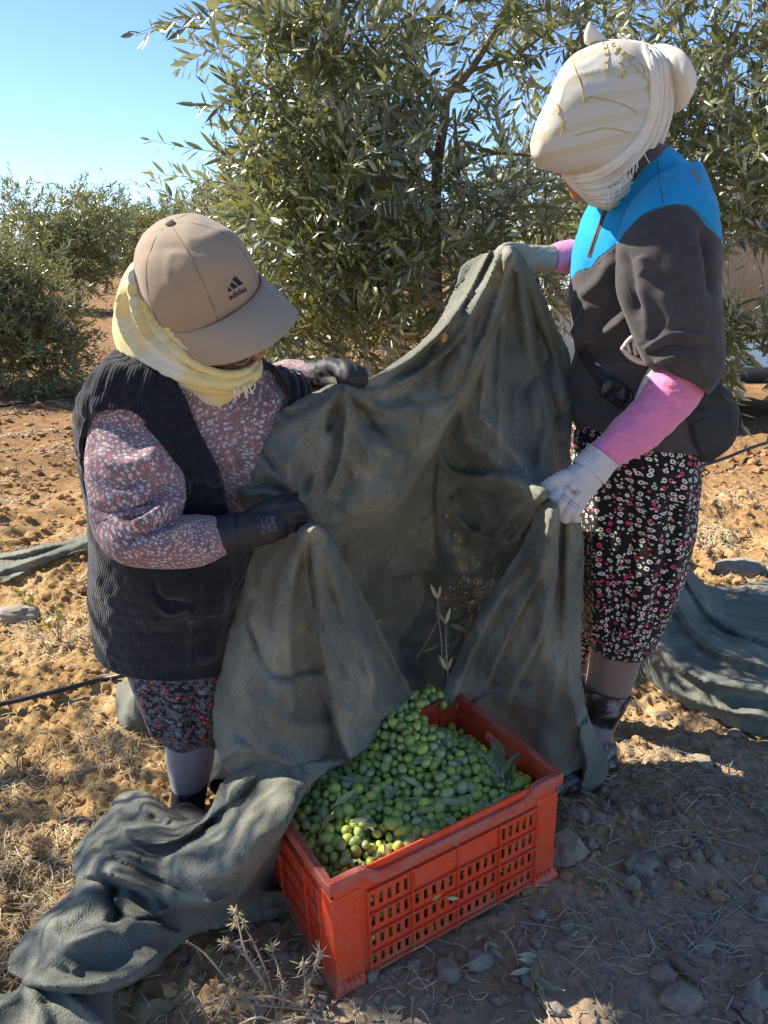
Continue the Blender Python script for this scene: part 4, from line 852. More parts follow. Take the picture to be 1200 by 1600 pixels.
S6s = [([(1055, 870), (1085, 930), (1130, 980), (1220, 1010)], 14, .034, 'S>'), ([(1040, 890), (1062, 960), (1120, 1020), (1230, 1050)], 16, .036, 'S>'), ([(1070, 890), (1110, 945), (1160, 965), (1240, 970)], 10, .024, 'S>'),
       ([(1010, 960), (1040, 1030), (1110, 1068), (1230, 1088)], 18, .040, 'S>'), ([(1003, 1010), (1040, 1072), (1120, 1108), (1230, 1130)], 14, .028, 'S>'), ([(1110, 920), (1160, 935), (1230, 930)], 9, .014, 'r>')]
def fan(c, a0, a1, n, r0, r1, amp, seed):
    rr = random.Random(seed); out = []
    for k in range(n):
        a = math.radians(a0 + (a1 - a0) * (k + rr.uniform(.1, .9)) / n); L = rr.uniform(r0, r1); b_ = a + rr.uniform(-.25, .25)
        out.append(([(c[0] + math.cos(a) * 6, c[1] + math.sin(a) * 6), (c[0] + math.cos(a) * L * .4, c[1] + math.sin(a) * L * .4), (c[0] + math.cos(b_) * L, c[1] + math.sin(b_) * L)], rr.uniform(5, 11), amp * rr.uniform(.5, 1.2) * rr.choice((1, 1, -1)), 'r<'))
    return out
S1s += fan((850, 772), 120, 235, 7, 70, 190, .012, 1) + fan((535, 604), 40, 150, 8, 80, 240, .012, 2) + fan((800, 390), 75, 135, 9, 120, 380, .012, 3) + fan((458, 782), 170, 310, 7, 50, 150, .012, 4)
S2s += fan((482, 824), 50, 125, 8, 120, 330, .012, 5); S3s += fan((868, 790), 85, 125, 9, 120, 330, .012, 6)
sheets = [sheet(S1p, S1c, S1s, 3.2), sheet(S2p, S2c, S2s, 3.2), sheet(S3p, S3c, S3s, 3.2), sheet(S4p, S4c, S4s, 3.2, zmode=True), sheet(S6p, S6c, S6s, 3.6, zmode=True)]
S8p = [(196, 1062), (180, 1080), (179, 1105), (190, 1136), (225, 1142), (262, 1138), (300, 1130), (300, 1062)]; S8c = [(185, 1080, .05), (182, 1110, .03), (195, 1135, .01), (240, 1138, .01), (230, 1075, .12), (300, 1070, .12), (300, 1125, .02), (215, 1105, .08)]
sheets.append(sheet(S8p, S8c, [([(205, 1070), (215, 1100), (220, 1135)], 9, .02, 'r')], 4, zmode=True))
n = 0; Vs = []; Fs = []
for V, F in sheets: Vs.append(V); Fs.append(F + n); n += len(V)
net = mk('harvest_net', np.vstack(Vs), np.vstack(Fs), M_net, org=G(450, 1400)); md = net.modifiers.new('s', 'SOLIDIFY'); md.thickness = .0016; md.offset = 0
tag(net, 'dusty green harvest net held up by both workers, pouring olives into the crate', 'net')
V, F = sheet([(-60, 890), (-60, 872), (0, 864), (60, 853), (100, 846), (132, 836), (170, 830), (170, 850), (125, 862), (80, 876), (40, 892), (0, 912), (-60, 930)], [(-60, 880, .02), (0, 868, .03), (60, 856, .05), (130, 840, .09), (170, 835, .1), (0, 908, .005), (80, 874, .03), (40, 880, .05), (-60, 925, .01)],
             [([(-40, 905), (30, 882), (100, 858), (140, 845)], 5, .03, 'r<>'), ([(-40, 890), (40, 872), (120, 848)], 4, -.03, 'r<>'), ([(-20, 875), (60, 860), (130, 842)], 3, .02, 'r<>')], 2.5, zmode=True, curl=(.01, 5))
o = mk('harvest_net', V, F, M_net, org=G(50, 880)); tag(o, 'bunched end of another dark net lying on the ground behind the left worker', 'net')
# things caught on the net and falling
netb = BVHTree.FromPolygons([tuple(v) for v in np.vstack(Vs[:3])], [tuple(int(i) for i in f) for f in np.vstack([Fs[0], Fs[1], Fs[2]])])
def hit(bvh, u, v, off=.0015):
    p = P(u, v, 1.5); d = Vector(nrm(p - [0, 0, CH])); r = bvh.ray_cast(Vector((0, 0, CH)), d)
    return (np.array(r[0]) - np.array(d) * off, np.array(r[1])) if r[0] is not None else (None, None)
M_gall = M_simple('dry burr', (.42, .24, .10), .9, .4, 120, .6, .001)
def burr(u, v, r, label):
    p, nn = hit(netb, u, v, .006)
    if p is None: return
    rt = root('dry_flower_head', p, label, 'flower head'); V, F = ball(p, (r, r, r * 1.25), None, 10, 8); V += fbm(V * 160, 2, 3)[:, None] * .0016; mk('seed_head', V, F, M_gall, rt)
    parts = []
    for k in range(14):
        d = nrm(rng.normal(size=3)); parts.append(tube([p + d * r * .8, p + d * r * 1.5], [.0009, .0004], 4, 2, hemi=False)[:2])
    V, F = join(parts); mk('bristles', V, F, M_straw, rt)
burr(693, 526, .008, 'pale dry flower head stuck high on the lit panel of the net'); burr(699, 806, .006, 'brown dry flower head stuck in the hollow of the net')
burr(590, 972, .009, 'orange brown dry flower head on the edge of the left net fold'); burr(646, 1086, .007, 'dry flower head stuck to the net just above the olives'); burr(690, 432, .007, 'yellow dry flower head at the upper edge of the net')
p, _ = hit(netb, 613, 962, .05); one_leaf(p, (0, 0, 1.), (0, -1, .1), .028, 'small yellow leaf falling in front of the hollow of the net', tone=1.)
p0, _ = hit(netb, 692, 1062, .03); p1 = P(690, 1010, 1.63); p2 = P(686, 970, 1.65); p3 = P(684, 935, 1.66)
sprig([p0, p1, p2, p3], 4, .05, 'bare pale olive twig standing up in the stream of olives', .5, leafname='leaf', nv=(0, -1, .2), spread=.4)
sprig([P(650, 1030, 1.66), P(668, 1000, 1.66), P(690, 962, 1.67), P(700, 975, 1.66)], 6, .05, 'dark leafy sprig sliding down the hollow of the net', .2, M_leaf, nv=(0, -1, .2))
sprig([P(700, 1060, 1.62), P(697, 1010, 1.63), P(696, 975, 1.64)], 4, .045, 'small sprig with pale leaves beside the bare twig', .6, nv=(0, -1, .2), spread=.5)
# ------------------------------------------------------------ people: materials
def fabric_print(name, ground, kind):
    b = NB(name); v = b.obj(1, uv=True); wob = b.noise(b.geo(), 6, 3); base = b.ramp(wob, [(.3, tuple(x * .8 for x in ground)), (.7, tuple(x * 1.2 for x in ground))]); c = base
    def cells(scale, rnd=.75, off=0):
        q = v
        if off: mp = b.n.new('ShaderNodeMapping'); b.link(v, mp.inputs[0]); mp.inputs['Location'].default_value = (off, off * .7, 0); mp.inputs['Rotation'].default_value = (0, 0, off * 3); q = mp.outputs[0]
        vo = b.vor(q, scale, '2D', 'F1', rnd); vm = b.n.new('ShaderNodeVectorMath'); vm.operation = 'SUBTRACT'; b.link(q, vm.inputs[0]); b.link(vo.outputs['Position'], vm.inputs[1]); x, y, _ = b.sep(vm.outputs[0])
        ang = b.math('ARCTAN2', y, x); cs = b.sep(vo.outputs['Color']); return vo.outputs['Distance'], ang, cs, vo.outputs['Color']
    def flower(scale, R, petals, hue, off=0, centre=(.5, .4, .2), thr=.0, rnd=.75):
        nonlocal c
        d, a, cs, _ = cells(scale, rnd, off); r = b.math('ADD', R, b.math('MULTIPLY', b.math('SINE', b.math('MULTIPLY_ADD', a, petals, b.math('MULTIPLY', cs[1], 6.0))), R * .32))
        m = b.math('MULTIPLY', b.math('LESS_THAN', d, r), b.math('GREATER_THAN', cs[0], thr)); col = b.ramp(cs[2], hue, True)
        c = b.mix(m, c, col); c = b.mix(b.math('MULTIPLY', b.math('LESS_THAN', d, R * .35), m), c, centre)
    def ring(scale, R, r0, hue, off=0, thr=.0, inner=(.01, .01, .01), rnd=.6):
        nonlocal c
        d, a, cs, _ = cells(scale, rnd, off); e = b.math('MULTIPLY', b.math('SINE', b.math('MULTIPLY_ADD', a, 2, b.math('MULTIPLY', cs[1], 6))), R * .15); R2 = b.math('ADD', e, R)
        m = b.math('MULTIPLY', b.math('LESS_THAN', d, R2), b.math('GREATER_THAN', cs[0], thr)); c = b.mix(m, c, b.ramp(cs[2], hue, True)); c = b.mix(b.math('MULTIPLY', b.math('LESS_THAN', d, r0), m), c, inner)
    if kind == 'mauve':
        d, a, cs, _ = cells(230, 1, 3.3); c = b.mix(b.math('MULTIPLY', b.math('LESS_THAN', d, .22), b.math('GREATER_THAN', cs[0], .35)), c, (.13, .17, .14)); d, a, cs, _ = cells(260, 1, 1.3); c = b.mix(b.math('MULTIPLY', b.math('LESS_THAN', d, .16), b.math('GREATER_THAN', cs[0], .5)), c, (.50, .44, .46))
        flower(140, .30, 4, [(0, (.46, .13, .14)), (.4, (.42, .20, .20)), (.7, (.36, .12, .15))], 2.1, (.50, .35, .22), .45, 1)
        flower(160, .29, 5, [(0, (.54, .53, .55)), (.5, (.44, .43, .48)), (.8, (.52, .46, .46))], .4, (.30, .22, .16), .42, 1)
    elif kind == 'skirt':
        for s, o_, t in ((150, 1.1, .4), (110, 2.7, .45)):
            d, a, cs, _ = cells(s, 1, o_); c = b.mix(b.math('MULTIPLY', b.math('LESS_THAN', b.math('ABSOLUTE', b.math('SUBTRACT', d, .30)), .075), b.math('GREATER_THAN', cs[0], t)), c, (.22, .22, .24))
        flower(60, .27, 6, [(0, (.25, .25, .27)), (.5, (.16, .17, .19))], 5.5, (.05, .04, .05), .5, 1); flower(34, .24, 5, [(0, (.30, .03, .05)), (.5, (.20, .03, .06))], 2.2, (.5, .2, .2), .45, 1)
    elif kind == 'dots':
        w1, pk, gr = (.72, .64, .55), (.62, .05, .13), (.42, .50, .25)
        ring(54, .27, .11, [(0, w1), (.42, pk), (.62, w1), (.78, gr), (.9, (.50, .22, .18))], 0, .2)
        ring(74, .20, .0, [(0, pk), (.3, gr), (.6, (.45, .48, .40)), (.8, w1)], 1.7, .5); flower(80, .15, 5, [(0, (.62, .62, .60)), (.7, (.5, .12, .16))], 3.1, (.62, .62, .60), .5)
    b.base(c); b.rough(.85); b.spec(.2); b.sheen(.1)
    x, y, _ = b.sep(v); wv = b.math('ADD', b.math('SINE', b.math('MULTIPLY', x, 5000)), b.math('SINE', b.math('MULTIPLY', y, 5000))); b.bump(b.math('ADD', b.math('MULTIPLY', wv, .2), b.noise(b.geo(), 60, 3)), .25, .001); return b.m
M_shirt = fabric_print('mauve floral cotton', (.20, .125, .135), 'mauve')
M_skirt = fabric_print('dark floral cotton', (.022, .018, .022), 'skirt')
M_pants = fabric_print('black cotton with rings', (.010, .009, .010), 'dots')
b = NB('navy knit'); v = b.obj(1, uv=True); x, y, _ = b.sep(v); n = b.noise(b.geo(), 120, 4)
st = b.math('SINE', b.math('MULTIPLY_ADD', b.math('ABSOLUTE', b.math('SINE', b.math('MULTIPLY', y, 90))), 1.6, b.math('MULTIPLY', x, 1100)))
b.base(b.ramp(n, [(.3, (.006, .006, .009)), (.7, (.017, .018, .025))])); b.rough(.95); b.spec(.12); b.sheen(.25); b.bump(b.math('ADD', b.math('MULTIPLY', st, .5), n), .5, .0015); M_vest = b.m
M_jacket = M_simple('charcoal jersey', (.060, .052, .052), .9, .3, 40, .6, .001, sheen=.15, spec=.15)
M_yoke = M_simple('cyan jersey', (.012, .26, .48), .85, .15, 40, .5, .001, sheen=.1, spec=.15)
M_pink = M_simple('pink fleece', (.66, .20, .36), .95, .12, 350, .8, .002, sheen=.4, spec=.1)
M_gglove = M_simple('pale grey knitted glove', (.52, .48, .46), .85, .15, 260, .5, .001, sheen=.1, spec=.25)
M_gglove2 = M_simple('grey coated glove', (.27, .25, .225), .7, .15, 60, .3, .001, spec=.3)
M_bglove = M_simple('black coated glove', (.022, .020, .022), .62, .3, 120, .35, .001, spec=.4)
M_skin = M_simple('orange brown skin', (.40, .155, .085), .55, .15, 60, .2, .0006, spec=.35); M_skin.node_tree.nodes['Principled BSDF'].inputs['Subsurface Weight'].default_value = .1; M_skin.node_tree.nodes['Principled BSDF'].inputs['Subsurface Scale'].default_value = .01  # one even orange brown skin tone, shared by both bodies
M_stock = M_simple('grey stocking', (.21, .19, .19), .8, .08, 60, .1, .0005, sheen=.3); M_tan = M_simple('tan stocking', (.23, .14, .10), .7, .1, 60, .1, .0005, sheen=.3)
M_sock = M_simple('dark sock', (.018, .018, .024), .9, .5, 160, .5, .001); M_shoe = M_simple('black shoe', (.015, .015, .017), .6, .4, 60, .3, .001)
b = NB('mottled rubber boot'); v = b.geo(); n = b.noise(v, 26, 3, .5); b.base(b.ramp(n, [(.42, (.012, .010, .012)), (.5, (.07, .058, .06)), (.58, (.24, .21, .21))])); b.rough(.4); b.bump(b.noise(v, 200, 3), .2, .001); M_boot = b.m
M_cap = M_simple('beige cap twill', (.29, .215, .145), .85, .12, 25, .2, .001, sheen=.15, weave=6000); M_brim = M_simple('beige brim twill', (.30, .235, .17), .85, .08, 25, .2, .001, sheen=.15)
M_seam = M_simple('beige seam', (.20, .145, .10), .9, .1, 60, .2, .0005); M_navy = M_simple('navy embroidery', (.012, .014, .035), .8, .2, 400, .5, .0005)
M_white = M_simple('white print', (.42, .42, .42), .7, .15, 300, .3, .0003); M_greyp = M_simple('faded grey print', (.16, .16, .18), .8, .3, 300, .3, .0003)
def muslin(name, a, c2, k):
    b = NB(name); v = b.geo(); n = b.noise(v, 9, 4, .6); x, y, z = b.sep(v)
    n3 = b.noise(v, 3, 2); b.base(b.mix(b.maprange(n, k, k + .12), a, c2)); b.rough(.9); b.spec(.15); b.sheen(.2)
    q = b.obj(1, uv=True); X2, Y2, _ = b.sep(q); wv = b.math('ADD', b.math('SINE', b.math('MULTIPLY', X2, 4200)), b.math('SINE', b.math('MULTIPLY', Y2, 4200)))
    b.bump(b.math('ADD', b.math('MULTIPLY', wv, .3), b.noise(v, 60, 4)), .35, .0015)
    return b.m
M_scarfY = muslin('yellow muslin', (.70, .56, .24), (.64, .62, .50), .50); M_scarfW = muslin('cream muslin', (.66, .60, .50), (.62, .53, .38), .55)
def stripes():
    b = NB('striped cream muslin'); v = b.geo(); n = b.noise(v, 9, 4, .6); wv_ = b.noise(v, 5, 2); vm = b.n.new('ShaderNodeVectorMath'); vm.operation = 'DOT_PRODUCT'; b.link(v, vm.inputs[0]); vm.inputs[1].default_value = (-.22, .0, .975)
    ph_ = b.math('FRACT', b.math('MULTIPLY', b.math('ADD', vm.outputs['Value'], b.math('MULTIPLY', wv_, .03)), 26.)); m = b.math('LESS_THAN', ph_, .36); X_, _, Z_ = b.sep(v); m = b.math('MULTIPLY', m, b.math('LESS_THAN', X_, .535)); m = b.math('MULTIPLY', m, b.math('LESS_THAN', Z_, 1.69)); m = b.math('MULTIPLY', m, b.maprange(n, .3, .5, .5, 1))
    b.base(b.mix(m, b.ramp(n, [(.3, (.60, .55, .46)), (.7, (.68, .63, .55))]), (.62, .54, .37))); b.rough(.9); b.spec(.15); b.sheen(.2); q = b.obj(1, uv=True); X2, Y2, _ = b.sep(q); w2 = b.math('ADD', b.math('SINE', b.math('MULTIPLY', X2, 4200)), b.math('SINE', b.math('MULTIPLY', Y2, 4200))); b.bump(b.math('ADD', b.math('MULTIPLY', w2, .3), b.noise(v, 45, 4)), .6, .0025); return b.m
M_headW = stripes()
M_stripe = M_simple('straw yellow stripe', (.60, .52, .34), .9, .08, 60, .1, .0005); M_thread = M_simple('mustard thread', (.48, .36, .08), .85, .3, 300, .6, .001)
M_plast = M_simple('pale plastic', (.62, .52, .44), .45, .08, 40, .15, .0005, spec=.5); M_buckle = M_simple('black buckle plastic', (.012, .012, .014), .35, .2, 60, .2, .0005, spec=.5)
M_web = M_simple('black webbing', (.030, .030, .032), .8, .2, 300, .6, .0008); M_metal = M_simple('dull metal', (.35, .35, .35), .35, .1, 60, .1, .0003); M_metal.node_tree.nodes['Principled BSDF'].inputs['Metallic'].default_value = .8
M_fringe = M_simple('white fringe', (.68, .64, .54), .9, .1, 60, .1, .0003)
def bvh_of(*obs):
    V = []; F = []; n = 0
    for o in obs:
        L = np.empty(len(o.data.vertices) * 3); o.data.vertices.foreach_get('co', L); L = L.reshape(-1, 3) + ORG[o.name]
        V += [tuple(x) for x in L]; F += [tuple(i + n for i in p.vertices) for p in o.data.polygons]; n = len(V)
    return BVHTree.FromPolygons(V, F)
def ribbon(name, bvh, pts, w, m, parent, off=.0012, n=None, thick=.0012, label=None, raw=False):
    """a strip sewn or printed on a surface: follows it and has a little thickness; w in photo pixels"""
    q = cr(pts, n or len(pts) * 8); t = np.gradient(q, axis=0); t /= np.linalg.norm(t, axis=1, keepdims=True) + 1e-9; nn = np.stack([-t[:, 1], t[:, 0]], -1)
    V = []; ok = []
    for i in range(len(q)):
        r = [hit(bvh, *(q[i] + nn[i] * w / 2 * s), o_)[0] for s, o_ in ((-1, off * .2), (-.5, off + thick * .5), (.5, off + thick * .5), (1, off * .2))]
        if any(x is None for x in r): continue
        V.append(r)
    if len(V) < 2: return None
    V = np.array(V).reshape(-1, 3); F = gridF(len(V) // 4, 4)
    if raw: return V, [tuple(f) for f in F]
    o = mk(name, V, F, m, parent)
    if label: o['label'] = label
    return o
def threads(name, bvh, lines, r, m, parent, off=.001):
    parts = []
    for L in lines:
        q = cr(L, len(L) * 5); Q = [hit(bvh, *p, off)[0] for p in q]; Q = [p for p in Q if p is not None]
        if len(Q) > 2: parts.append(tube(Q, r, 5, len(Q) * 1, hemi=False)[:2])
    if parts: V, F = join(parts); return mk(name, V, F, m, parent)
def text_on(txt, bvh, c, right, up, size, m, parent, name, off=.0010, shear=0, bold=0):
    """lettering laid on a surface; c = photo point, right/up = unit directions in photo px, size = cap height in px"""
    cu = bpy.data.curves.new('t', 'FONT'); cu.body = txt; cu.align_x = 'CENTER'; cu.align_y = 'CENTER'; cu.size = 1; cu.resolution_u = 3; cu.shear = shear; cu.offset = bold
    to = bpy.data.objects.new('t', cu); COL.objects.link(to); dg = bpy.context.evaluated_depsgraph_get(); me = bpy.data.meshes.new_from_object(to.evaluated_get(dg))
    bm = bmesh.new(); bm.from_mesh(me); bmesh.ops.triangulate(bm, faces=bm.faces); bmesh.ops.subdivide_edges(bm, edges=[e for e in bm.edges if e.calc_length() > .08], cuts=2, use_grid_fill=True); bmesh.ops.triangulate(bm, faces=bm.faces); V2 = np.array([v.co[:] for v in bm.verts]); F2 = [[v.index for v in f.verts] for f in bm.faces]; bm.free(); bpy.data.objects.remove(to)
    if not len(V2): return None
    right = np.array(right, float); up = np.array(up, float); q = np.array(c) + (V2[:, 0:1] * right + V2[:, 1:2] * up) * size
    H = [hit(bvh, *p, off)[0] for p in q]; bad = {i for i, h in enumerate(H) if h is None}; H = np.array([h if h is not None else (0, 0, 0) for h in H]); F2 = [f for f in F2 if not (set(f) & bad)]
    return mk(name, H, F2, m, parent, smooth=False) if F2 else None
def poly_on(polys, bvh, m, parent, name, off=.0011):
    V = []; F = []
    for p in polys:
        a, b2, c2, d2 = [np.array(x, float) for x in (p if len(p) == 4 else [p[0], p[1], p[2], p[3]])]; k = len(V); h = []
        for i in range(6):
            for j in range(6): s_, t_ = i / 5, j / 5; h.append(hit(bvh, *((a * (1 - s_) + b2 * s_) * (1 - t_) + (d2 * (1 - s_) + c2 * s_) * t_), off)[0])
        if any(x is None for x in h): continue
        V += h; F += [tuple(int(x) + k for x in f) for f in gridF(6, 6)]
    return mk(name, V, F, m, parent, smooth=False) if F else None
def cut(o, poly, inside=True, front=True, name=None, m=None, parent=None):
    """splits faces off a garment: an opening, or a panel of another colour"""
    me = o.data; V = np.empty(len(me.vertices) * 3); me.vertices.foreach_get('co', V); V = V.reshape(-1, 3) + ORG[o.name]; F = np.array([p.vertices[:] for p in me.polygons if len(p.vertices) == 4]); l = me.uv_layers.active
    uv = None
    if l:
        U = np.empty(len(me.loops) * 2); l.data.foreach_get('uv', U); U = U.reshape(-1, 2); idx = np.empty(len(me.loops), dtype=np.int32); me.loops.foreach_get('vertex_index', idx); uv = np.zeros((len(V), 2)); uv[idx] = U
    q = pix(V[F].mean(1)); s = inpoly(q, cr(poly, len(poly) * 8, True))
    if front:
        n = np.cross(V[F[:, 2]] - V[F[:, 0]], V[F[:, 3]] - V[F[:, 1]]); f = (n * (np.array([0, 0, CH]) - V[F].mean(1))).sum(1); C = V.mean(0); out = (n * (V[F].mean(1) - C)).sum(1).sum(); s &= (f * (1 if out > 0 else -1)) > 0
    def bsm(Fk, W, it=8):
        e = np.sort(np.concatenate([Fk[:, [i, (i + 1) % 4]] for i in range(4)]), 1); ue, ct = np.unique(e, axis=0, return_counts=True); be = ue[ct == 1]; i, j = be[:, 0], be[:, 1]; n_ = len(W)
        dg_ = np.bincount(i, minlength=n_) + np.bincount(j, minlength=n_); ok_ = dg_ == 2
        for _ in range(it):
            M_ = np.stack([np.bincount(i, W[j, a], n_) + np.bincount(j, W[i, a], n_) for a in range(3)], 1) / np.maximum(dg_, 1)[:, None]; W = np.where(ok_[:, None], W * .5 + M_ * .5, W)
        return W
    if s.any() and (~s).any():
        V = bsm(F[~s], V)
    def sub(Fk, nm, mt, pr):
        if not len(Fk): return None
        us = np.unique(Fk); mp = np.zeros(len(V), int); mp[us] = np.arange(len(us)); return mk(nm, V[us], mp[Fk], mt, pr, uv[us] if uv is not None else None)
    nm, mt, pr = o.name, me.materials[0], o.parent; mods = [(x.thickness, x.offset) for x in o.modifiers if x.type == 'SOLIDIFY']
    bpy.data.objects.remove(o); nm = nm.split('.')[0]; a = sub(F[~s], nm, mt, pr); bb = sub(F[s], name, m or mt, parent or pr) if name else None
    return a, bb
def solid(o, t, off=0):
    md = o.modifiers.new('s', 'SOLIDIFY'); md.thickness = t; md.offset = off; return o
def PP(L): return [P(a, b_, c_) for a, b_, c_ in L]
def glove(name, parts, m, parent, vox=.0024, it=4):
    V, F = fuse([tube(PP([p[:3] for p in L]), [p[3] for p in L], 12) for L in parts], vox, it); V = V + vnormals(V, F)[:, :] * (.0007 * fbm(V * 90, 3, 9))[:, None]; return mk(name, V, F, m, parent)
def head(c, R3, r, parts):
    Fd, Sd, Ud = R3; L = lambda f, s, u: c + Fd * f + Sd * s + Ud * u
    Rm = np.stack([Fd, Sd, Ud]); parts += [ball(c, (.092, .074, .108), Rm), ball(L(.022, 0, -.045), (.068, .058, .062), Rm), ball(L(.066, 0, -.085), (.022, .026, .02), Rm), ball(L(.094, 0, -.018), (.016, .011, .026), Rm), ball(L(.103, 0, -.033), (.013, .013, .010), Rm),
              ball(L(.080, 0, .018), (.014, .045, .010), Rm), ball(L(.088, 0, -.058), (.010, .022, .005), Rm), ball(L(.086, 0, -.067), (.010, .019, .005), Rm)]
    for s in (-1, 1): parts += [ball(L(-.005, s * .076, -.012), (.018, .008, .030), Rm), ball(L(.078, s * .032, -.006), (.012, .014, .010), Rm), ball(L(.066, s * .038, -.035), (.020, .022, .022), Rm)]
    return L
def frame(F_, U_):
    U_ = nrm(U_); F_ = np.array(F_, float); F_ = nrm(F_ - U_ * (F_ @ U_)); return F_, np.cross(U_, F_), U_
# ------------------------------------------------------------ left worker
LW = root('person', G(295, 1275), 'worker in beige cap, yellow scarf, dark knitted vest and floral shirt bending at the left', 'person')
hF, hS, hU = frame((.78, -.52, -.42), (-.10, -.42, .9))
hc = P(335, 508, 1.42); parts = []
hl = head(hc, (hF, hS, hU), 1, parts)
parts += [tube(PP([(330, 540, 1.44), (305, 600, 1.47), (280, 640, 1.5)]), [.055, .055, .07]), tube(PP([(285, 640, 1.52), (265, 760, 1.54), (268, 880, 1.57), (280, 980, 1.60)]), [.10, .115, .09, .055]),
          tube(PP([(205, 640, 1.44), (205, 740, 1.35), (208, 825, 1.31)]), [.045, .034, .026]), tube(PP([(208, 825, 1.31), (280, 845, 1.30), (350, 836, 1.31), (420, 818, 1.335)]), [.026, .026, .022, .018]),
          tube(PP([(400, 610, 1.60), (450, 602, 1.61), (490, 590, 1.57)]), [.035, .026, .020]), tube(PP([(250, 640, 1.50), (320, 640, 1.56), (400, 615, 1.61)]), [.06, .07, .035]), tube(PP([(200, 640, 1.43), (260, 650, 1.5)]), [.06, .08]),
          tube([P(280, 980, 1.60), P(292, 1100, 1.59), P(298, 1180, 1.58), P(298, 1215, 1.58)], [.055, .038, .032, .028]), tube([P(325, 980, 1.66), P(348, 1100, 1.72), P(352, 1180, 1.76), G(352, 1210, .05)], [.055, .042, .034, .03]),
          ]
V, F = fuse(parts, .0065, 6); mk('body', V, F, M_skin, LW)
def leg_parts(pr, lo, m, nm): garment(nm, lo, m, pr, 30, 40)
garment('stocking', [(244, 1085, 1.58, 346, 1090, 1.58, .06, .06), (250, 1120, 1.58, 343, 1125, 1.58, .055, .055), (258, 1155, 1.58, 337, 1158, 1.58, .048, .048), (262, 1195, 1.58, 333, 1195, 1.58, .046, .046), (268, 1225, 1.58, 326, 1222, 1.58, .040, .04), (272, 1250, 1.58, 320, 1245, 1.58, .036, .038)], M_stock, LW, 30, 40)
garment('sock', [(269, 1228, 1.575, 326, 1222, 1.575, .044, .044), (268, 1250, 1.575, 322, 1244, 1.575, .042, .042), (270, 1272, 1.57, 318, 1270, 1.57, .042, .042), (272, 1290, 1.565, 316, 1286, 1.565, .040, .05)], M_sock, LW, 24, 36, wr=dict(grow=.05, amp=.001, fr=40), caps=(False, True))
V, F = fuse([tube([G(292, 1283, .03), G(318, 1300, .028), G(350, 1322, .022)], [.040, .038, .028], 12), ball(G(288, 1280, .03), .038)], .006, 4); V[:, 2] = np.maximum(V[:, 2], gh(V[:, 0], V[:, 1])); mk('shoe', V, F, M_shoe, LW)
V, F = fuse([tube([G(348, 1216, .04), G(380, 1232, .03), G(420, 1245, .025)], [.044, .040, .03], 12), tube([G(348, 1216, .04), P(350, 1175, 1.76)], [.044, .05], 12)], .006, 4); mk('shoe', V, F, M_shoe, LW)
garment('stocking', [(322, 1100, 1.74, 380, 1100, 1.74, .05, .05), (326, 1160, 1.76, 376, 1160, 1.76, .042, .042), (330, 1190, 1.765, 372, 1190, 1.765, .036, .036)], M_stock, LW, 20, 30)
sk = garment('skirt', [(170, 900, 1.58, 390, 900, 1.58, .10, .12), (178, 960, 1.57, 385, 960, 1.58, .10, .14), (190, 1015, 1.57, 380, 1018, 1.60, .105, .14), (204, 1062, 1.57, 376, 1068, 1.62, .10, .13), (220, 1105, 1.57, 372, 1108, 1.64, .10, .12), (230, 1126, 1.575, 366, 1128, 1.65, .085, .11), (238, 1130, 1.58, 350, 1140, 1.65, .08, .10)], M_skirt, LW, 110, 120,
             S=[([(215, 1060), (235, 1110), (250, 1160)], 10, .006, 'r'), ([(270, 1060), (280, 1120), (290, 1170)], 12, .006, 'r'), ([(330, 1060), (320, 1120), (318, 1165)], 9, .005, 'r'), ([(300, 1050), (304, 1170)], 6, -.005, 'r')], wr=dict(grow=.05, goal=.05, it=50, amp=.002, fr=14, stretch=(1, 1, .45)))
solid(sk, .002)
torso = [(262, 515, 1.48, 392, 552, 1.52, .06, .06), (226, 530, 1.44, 415, 568, 1.58, .085, .09), (184, 560, 1.40, 448, 585, 1.62, .11, .13), (144, 608, 1.37, 470, 612, 1.62, .14, .15), (122, 665, 1.37, 455, 660, 1.60, .155, .16), (130, 740, 1.42, 430, 730, 1.57, .155, .17), (142, 820, 1.47, 415, 800, 1.56, .17, .17), (146, 890, 1.53, 405, 880, 1.56, .17, .17), (148, 945, 1.54, 395, 930, 1.57, .15, .17), (152, 1006, 1.55, 390, 1018, 1.58, .125, .16)]
tsh = [tuple(np.array(r) + np.array([10, 0, 0, -8, 0, 0, -.014, -.01])) for r in torso]
shirt = garment('shirt', tsh, M_shirt, LW, 120, 130, S=[([(400, 600), (370, 660), (350, 740)], 12, .010, 'r'), ([(430, 600), (400, 680), (370, 780)], 14, .012, 'r'), ([(345, 640), (370, 700), (365, 760)], 10, -.008, 'r')], wr=dict(grow=.035, amp=.002, fr=14, it=40))
